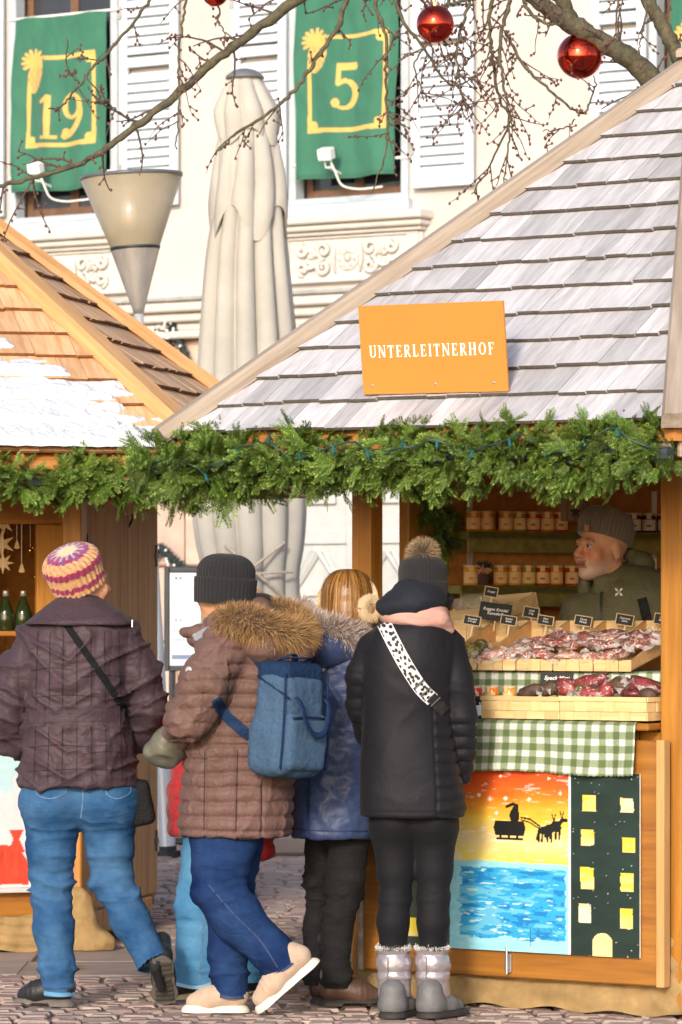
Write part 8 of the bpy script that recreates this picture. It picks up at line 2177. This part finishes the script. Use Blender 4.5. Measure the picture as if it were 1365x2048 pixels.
MB().ball(pc, .036, 16, 10).build('pompom_core', mat('pompom_core', (.10, .06, .035), .9, .2), p4, smooth=True)
def leop(a, b):
    x, y = a * 3.0, b * 19.0; spot = np.zeros(len(a), bool); prs = random.Random(8)
    for i in range(-1, 4):
        for k in range(-1, 20):
            cx, cy, rx, ry, t = i + prs.uniform(.1, .9), k + prs.uniform(.1, .9), prs.uniform(.24, .40), prs.uniform(.28, .50), prs.uniform(-.6, .6)
            dx, dy = x - cx, y - cy; spot |= ((dx * math.cos(t) + dy * math.sin(t)) / rx) ** 2 + ((dy * math.cos(t) - dx * math.sin(t)) / ry) ** 2 < 1
    C = np.where(spot[:, None], np.array([.014, .014, .014]), np.array([.62, .61, .60])); return np.where(((a < .07) | (a > .93))[:, None], np.array([.62, .61, .60]), C)
m_gunm = mat('gunmetal', (.16, .15, .15), .35, .1, metal=.8)
m_leo = mat('spotted_webbing', (1, 1, 1), .7, .05, attr=True)
strapL = strap(V4, F4, [(768, 1246), (790, 1290), (815, 1335), (842, 1376), (866, 1400)], 29, 'spotted_bag_strap', m_leo, p4, .007, .003, cols=leop, n=260, K=27)
strap(V4, F4, [(862, 1394), (880, 1412), (892, 1424)], 24, 'strap_end', m_blackl, p4, .009, .005, n=20)
for (u, v) in ((838, 1368), (852, 1384), (872, 1404)):
    bv = BVHTree.FromPolygons([tuple(q) for q in V4], [tuple(int(i) for i in f) for f in F4]); c, _ = on_surface(bv, u, v, .016, 14.8); dd = Vector((.72, 0, .69)); 
    MB().tube([c - dd * .024, c + dd * .024], .003, 6).build('strap_buckle', m_gunm, p4)
m_legg = cloth_mat('black_legging', (.0105, .0102, .0130), .7, .1, .08, .35, wr=.06)
sf = Soft(); sf.ell(j(790, 1640), (.090, .115, .10), .05).ell(j(868, 1640), (.090, .115, .10), .05)
sf.chain([j(787, 1660, 0), j(791, 1740, 0), j(791, 1790, .0), j(786, 1845, -.015), j(788, 1930, 0)], [.083, .064, .054, .056, .046], .025); sf.chain([j(871, 1660, 0), j(869, 1740, 0), j(867, 1790, 0), j(867, 1845, -.015), j(866, 1930, 0)], [.082, .063, .053, .055, .046], .025)
garment(sf, 'leggings', m_legg, p4, .0065, lambda V: .006 * (ridge(np.stack([V[:, 0] * 4, V[:, 1] * 4, V[:, 2] * 26], 1), (1, 1, 1), 5, 3) - .3) * (.15 + np.exp(-((V[:, 2] - j(0, 1795).z) / .045) ** 2)) + .002 * fbm(V * 10, 3))
m_silver = mat('silver_quilted_nylon', (.42, .37, .39), .28, .1, 12, metal=.55, bump=.25, bscale=70, bdist=.004); m_gsuede = mat('grey_boot_leather', (.13, .125, .13), .55, .2, 30, bump=.2, bscale=150); m_fleece = [(.55, .53, .52), (.65, .63, .6)]
for s_, (u, toe, tilt) in enumerate(((789, Vector((.10, .20, 0)), -.02), (866, Vector((.135, .17, 0)), .02))):
    sf = Soft(); sf.chain([j(u - 2, 1901), j(u, 1940), j(u + 1, 1985), j(u + 1, 2012)], [.062, .060, .056, .053], .015)
    def db(V): return .011 * (puff(V[:, 2] + .02, .062, .5) - .75) * (V[:, 2] > .14) + .005 * (ridge(V, (20, 20, 30), 6) - .4)
    bt, Vb, Fb = garment(sf, 'boot', m_silver, p4, .006, db, cuts=[(j(u, 1897), (0, 0, 1)), (j(u, 1996), (0, 0, -1))])
    strap(Vb, Fb, [(u - 12 + 20 * s_ * 0, 1902), (u - 14, 1985)], 3, 'boot_seam', m_gsuede, bt, .003, .002, n=20)
    base = Vector((j(u, 0, -.03).x, Y4 - .045, .006)); tv = toe.normalized()
    sf = Soft(); a = base - tv * .015 + Vector((0, 0, .06)); a = a + Vector((0, 0, -.012)); sf.chain([a + Vector((0, 0, .045)), a], [.046, .049], .015); sf.chain([a + Vector((0, 0, -.008)), a + tv * .09 + Vector((0, 0, -.016)), a + tv * .15 + Vector((0, 0, -.022))], [.047, .040, .032], .025)
    V, F = sf.mesh(.006); V[:, 2] = np.maximum(V[:, 2], .026); add('foot_leather', V, F, m_gsuede, bt, smooth=True)
    sf = Soft(); sf.chain([base - tv * .012, base + tv * .09, base + tv * .16], [.054, .046, .038], .02, (1, 1, 1.5)); V, F = sf.mesh(.006); V[:, 2] = np.clip(V[:, 2], .004, .036); add('sole', V, F, m_dsole, bt)
    an = rs.uniform(0, 2 * np.pi, 900); pts_ = np.array(j(u - 2, 1896))[None] + np.stack([np.cos(an) * .056, np.sin(an) * .056, rs.normal(0, .004, 900)], 1); V, F, C = blades(pts_, np.stack([np.cos(an) * .8, np.sin(an) * .8, np.full(900, .5)], 1), .012, .0012, m_fleece, [(.7, .68, .66), (.78, .76, .74)], 8, spread=.5); add('fleece_edge', V, F, m_fur, bt, colors=C)

# ------------------------------------------------------------------ vendor
Y6 = 16.10; p6 = person('person selling behind the counter, grey knit hat and olive jacket, looking left', Y6, 1230, 1960)
j = lambda u, v, d=0: P(u, v, Y6 + d)
J6 = dict(sl=j(1180, 1225, .02), sr=j(1340, 1205, .06), el=j(1138, 1330, -.05), er=j(1375, 1320, .04), wl=j(1170, 1400, -.16), wr=j(1340, 1400, -.14), hl=j(1190, 1440), hr=j(1270, 1440, .02), kl=j(1190, 1690), kr=j(1270, 1690, .02), al=j(1190, 1920), ar=j(1270, 1920, .02))
h6 = j(1203, 1098, 0); yaw6 = R(-52); w6, M6 = make_body(p6, J6, h6, yaw6, 1.02, vox=.0048, beard=.75, ruddy=.75, pitch=R(-4), feet={'l': Vector((-.03, -.13, -.04)), 'r': Vector((.03, -.13, -.04))})
m_eye = mat('eye_white', (.42, .36, .31), .25, .02); m_iris = mat('iris', (.03, .025, .02), .1, .1)
for sx in (-1, 1):
    c = w6(sx * .031, -.0845, .003); MB().ball(c, .0118, 12, 8).build('eye', m_eye, p6, smooth=True); g_ = M6 @ Vector((-.25, -1, .0)); g_.normalize(); MB().ball(c + g_ * .0065, .0075, 10, 6).build('iris', m_iris, p6, smooth=True)
    MB().tube([c + M6 @ Vector((-.013, -.006, .004)), c + M6 @ Vector((0, -.0115, .0095)), c + M6 @ Vector((.013, -.006, .004))], [.002, .0035, .002], 6).build('eyelid', mat('eyelid_skin', (.42, .20, .12), .5, .05), p6, smooth=True)
MB().ball(w6(.083, .008, -.042), .004, 8, 6).build('ear_stud', m_galv, p6, smooth=True)
m_knitg = mat('grey_brown_wool', (.145, .115, .092), .95, .15, 90, sheen=.4, bump=.5, bscale=260, bdist=.002)
beanie(p6, w6(0, .012, .038), M6 @ Vector((0, .22, .96)), M6 @ Vector((0, -1, 0)), .090, .110, .125, 38, m_knitg, cuff=.008, cuffh=.42, rib=.0045, flat=.5)
ct_ = w6(.045, -.118, .070); MB().box(ct_, (.009, .002, .013), .001, M6 @ Matrix.Rotation(R(28), 3, 'Z')).build('hat_tab', mat('tan_leather_tab', (.45, .16, .03), .5, .1), p6)
m_olive = cloth_mat('olive_shell', (.115, .108, .06), .5, .12, .1, .4, scale=5, wr=.25)
sf = Soft(); sf.loft(rows_px(Y6, [(1132, 1230, 1300, .07, .04), (1150, 1208, 1335, .105, .03), (1172, 1182, 1362, .125, .02), (1200, 1152, 1382, .14, .02), (1240, 1124, 1392, .15, .02), (1330, 1118, 1388, .155, .02), (1450, 1126, 1378, .155, .02)]), .03)
sf.chain([j(1160, 1225, 0), j(1138, 1325, -.05), j(1168, 1395, -.15)], [.075, .066, .054], .02); sf.chain([j(1352, 1205, .05), j(1376, 1318, .04), j(1342, 1395, -.13)], [.085, .07, .056], .02)
ct6, V6, F6 = garment(sf, 'olive_jacket', m_olive, p6, .0065, lambda V: .009 * (ridge(np.stack([V[:, 0] * 7 + V[:, 2] * 4, V[:, 1] * 5, V[:, 2] * 5], 1), (1, 1, 1), 3, 2.5) - .4) + .003 * fbm(V * 16, 3))
nk = w6(0, .035, -.100)
sf = Soft(); n = 14
for i in range(n):
    a0, a1 = R(-60 + 300 * i / n), R(-60 + 300 * (i + 1) / n)
    pa = nk + M6 @ Vector((.080 * math.cos(a0 - R(0)), .088 * math.sin(a0), .034 * math.sin(a0))); pb3 = nk + M6 @ Vector((.080 * math.cos(a1), .088 * math.sin(a1), .034 * math.sin(a1)))
    sf.cone(pa, pb3, .022, .022, .012); sf.cone(pa - Vector((0, 0, .035)), pb3 - Vector((0, 0, .035)), .028, .028, .015)
garment(sf, 'collar', m_olive, p6, .006, lambda V: .004 * fbm(V * 18, 7))
sf = Soft(); sf.chain([j(1262, 1112, .08), j(1284, 1128, .12), j(1290, 1148, .10)], [.030, .040, .045], .03); garment(sf, 'hood', m_olive, p6, .007, lambda V: .008 * (ridge(V, (12, 12, 12), 7) - .5))
strap(V6, F6, [(1206, 1168), (1203, 1200), (1203, 1250), (1205, 1300)], 6, 'zip', m_black, p6, .006, .004, n=30)
bv = BVHTree.FromPolygons([tuple(q) for q in V6], [tuple(int(i) for i in f) for f in F6]); lg_ = MB()
for an in (45, 135, 225, 315):
    pts_ = []
    for (r0, w0) in ((.5, 0), (3.5, 1.6), (7, 2.4), (10, 1.0)):
        for sg in (1, -1):
            u = 1238 + r0 * math.cos(R(an)) - sg * w0 * math.sin(R(an)); v = 1184 + r0 * 1.05 * math.sin(R(an)) + sg * w0 * math.cos(R(an)); c, _ = on_surface(bv, u, v, .006, 16.1); pts_.append(c)
    lg_.raw(pts_, [(0, 1, 3, 2), (2, 3, 5, 4), (4, 5, 7, 6)])
lg_.build('chest_logo', mat('logo_white', (.75, .74, .70), .6, .02), p6)
strap(V6, F6, [(1284, 1196), (1292, 1228), (1298, 1262)], 20, 'dark_side_panel', cloth_mat('black_panel', (.014, .014, .016), .5), p6, .004, .002, n=20)
sf = Soft(); sf.ell(j(1230, 1450, .02), (.17, .13, .1), .05); sf.chain([j(1190, 1470, .02), j(1190, 1690, .02), j(1190, 1925, .02)], [.10, .075, .07], .03); sf.chain([j(1270, 1470, .03), j(1270, 1690, .03), j(1270, 1925, .03)], [.10, .075, .07], .03); garment(sf, 'trousers', m_blackt, p6, .010, jeans_disp(43, [(.5, .1, .6)]))
for u in (1190, 1270): shoe(p6, j(u, 0, .06).xy.to_3d() + Vector((0, 0, .064)), j(u, 0, .06).xy.to_3d() + Vector((0, -.25, .064)), m=m_blackl, msole=m_dsole, L=.27)
bpy.context.view_layer.update()
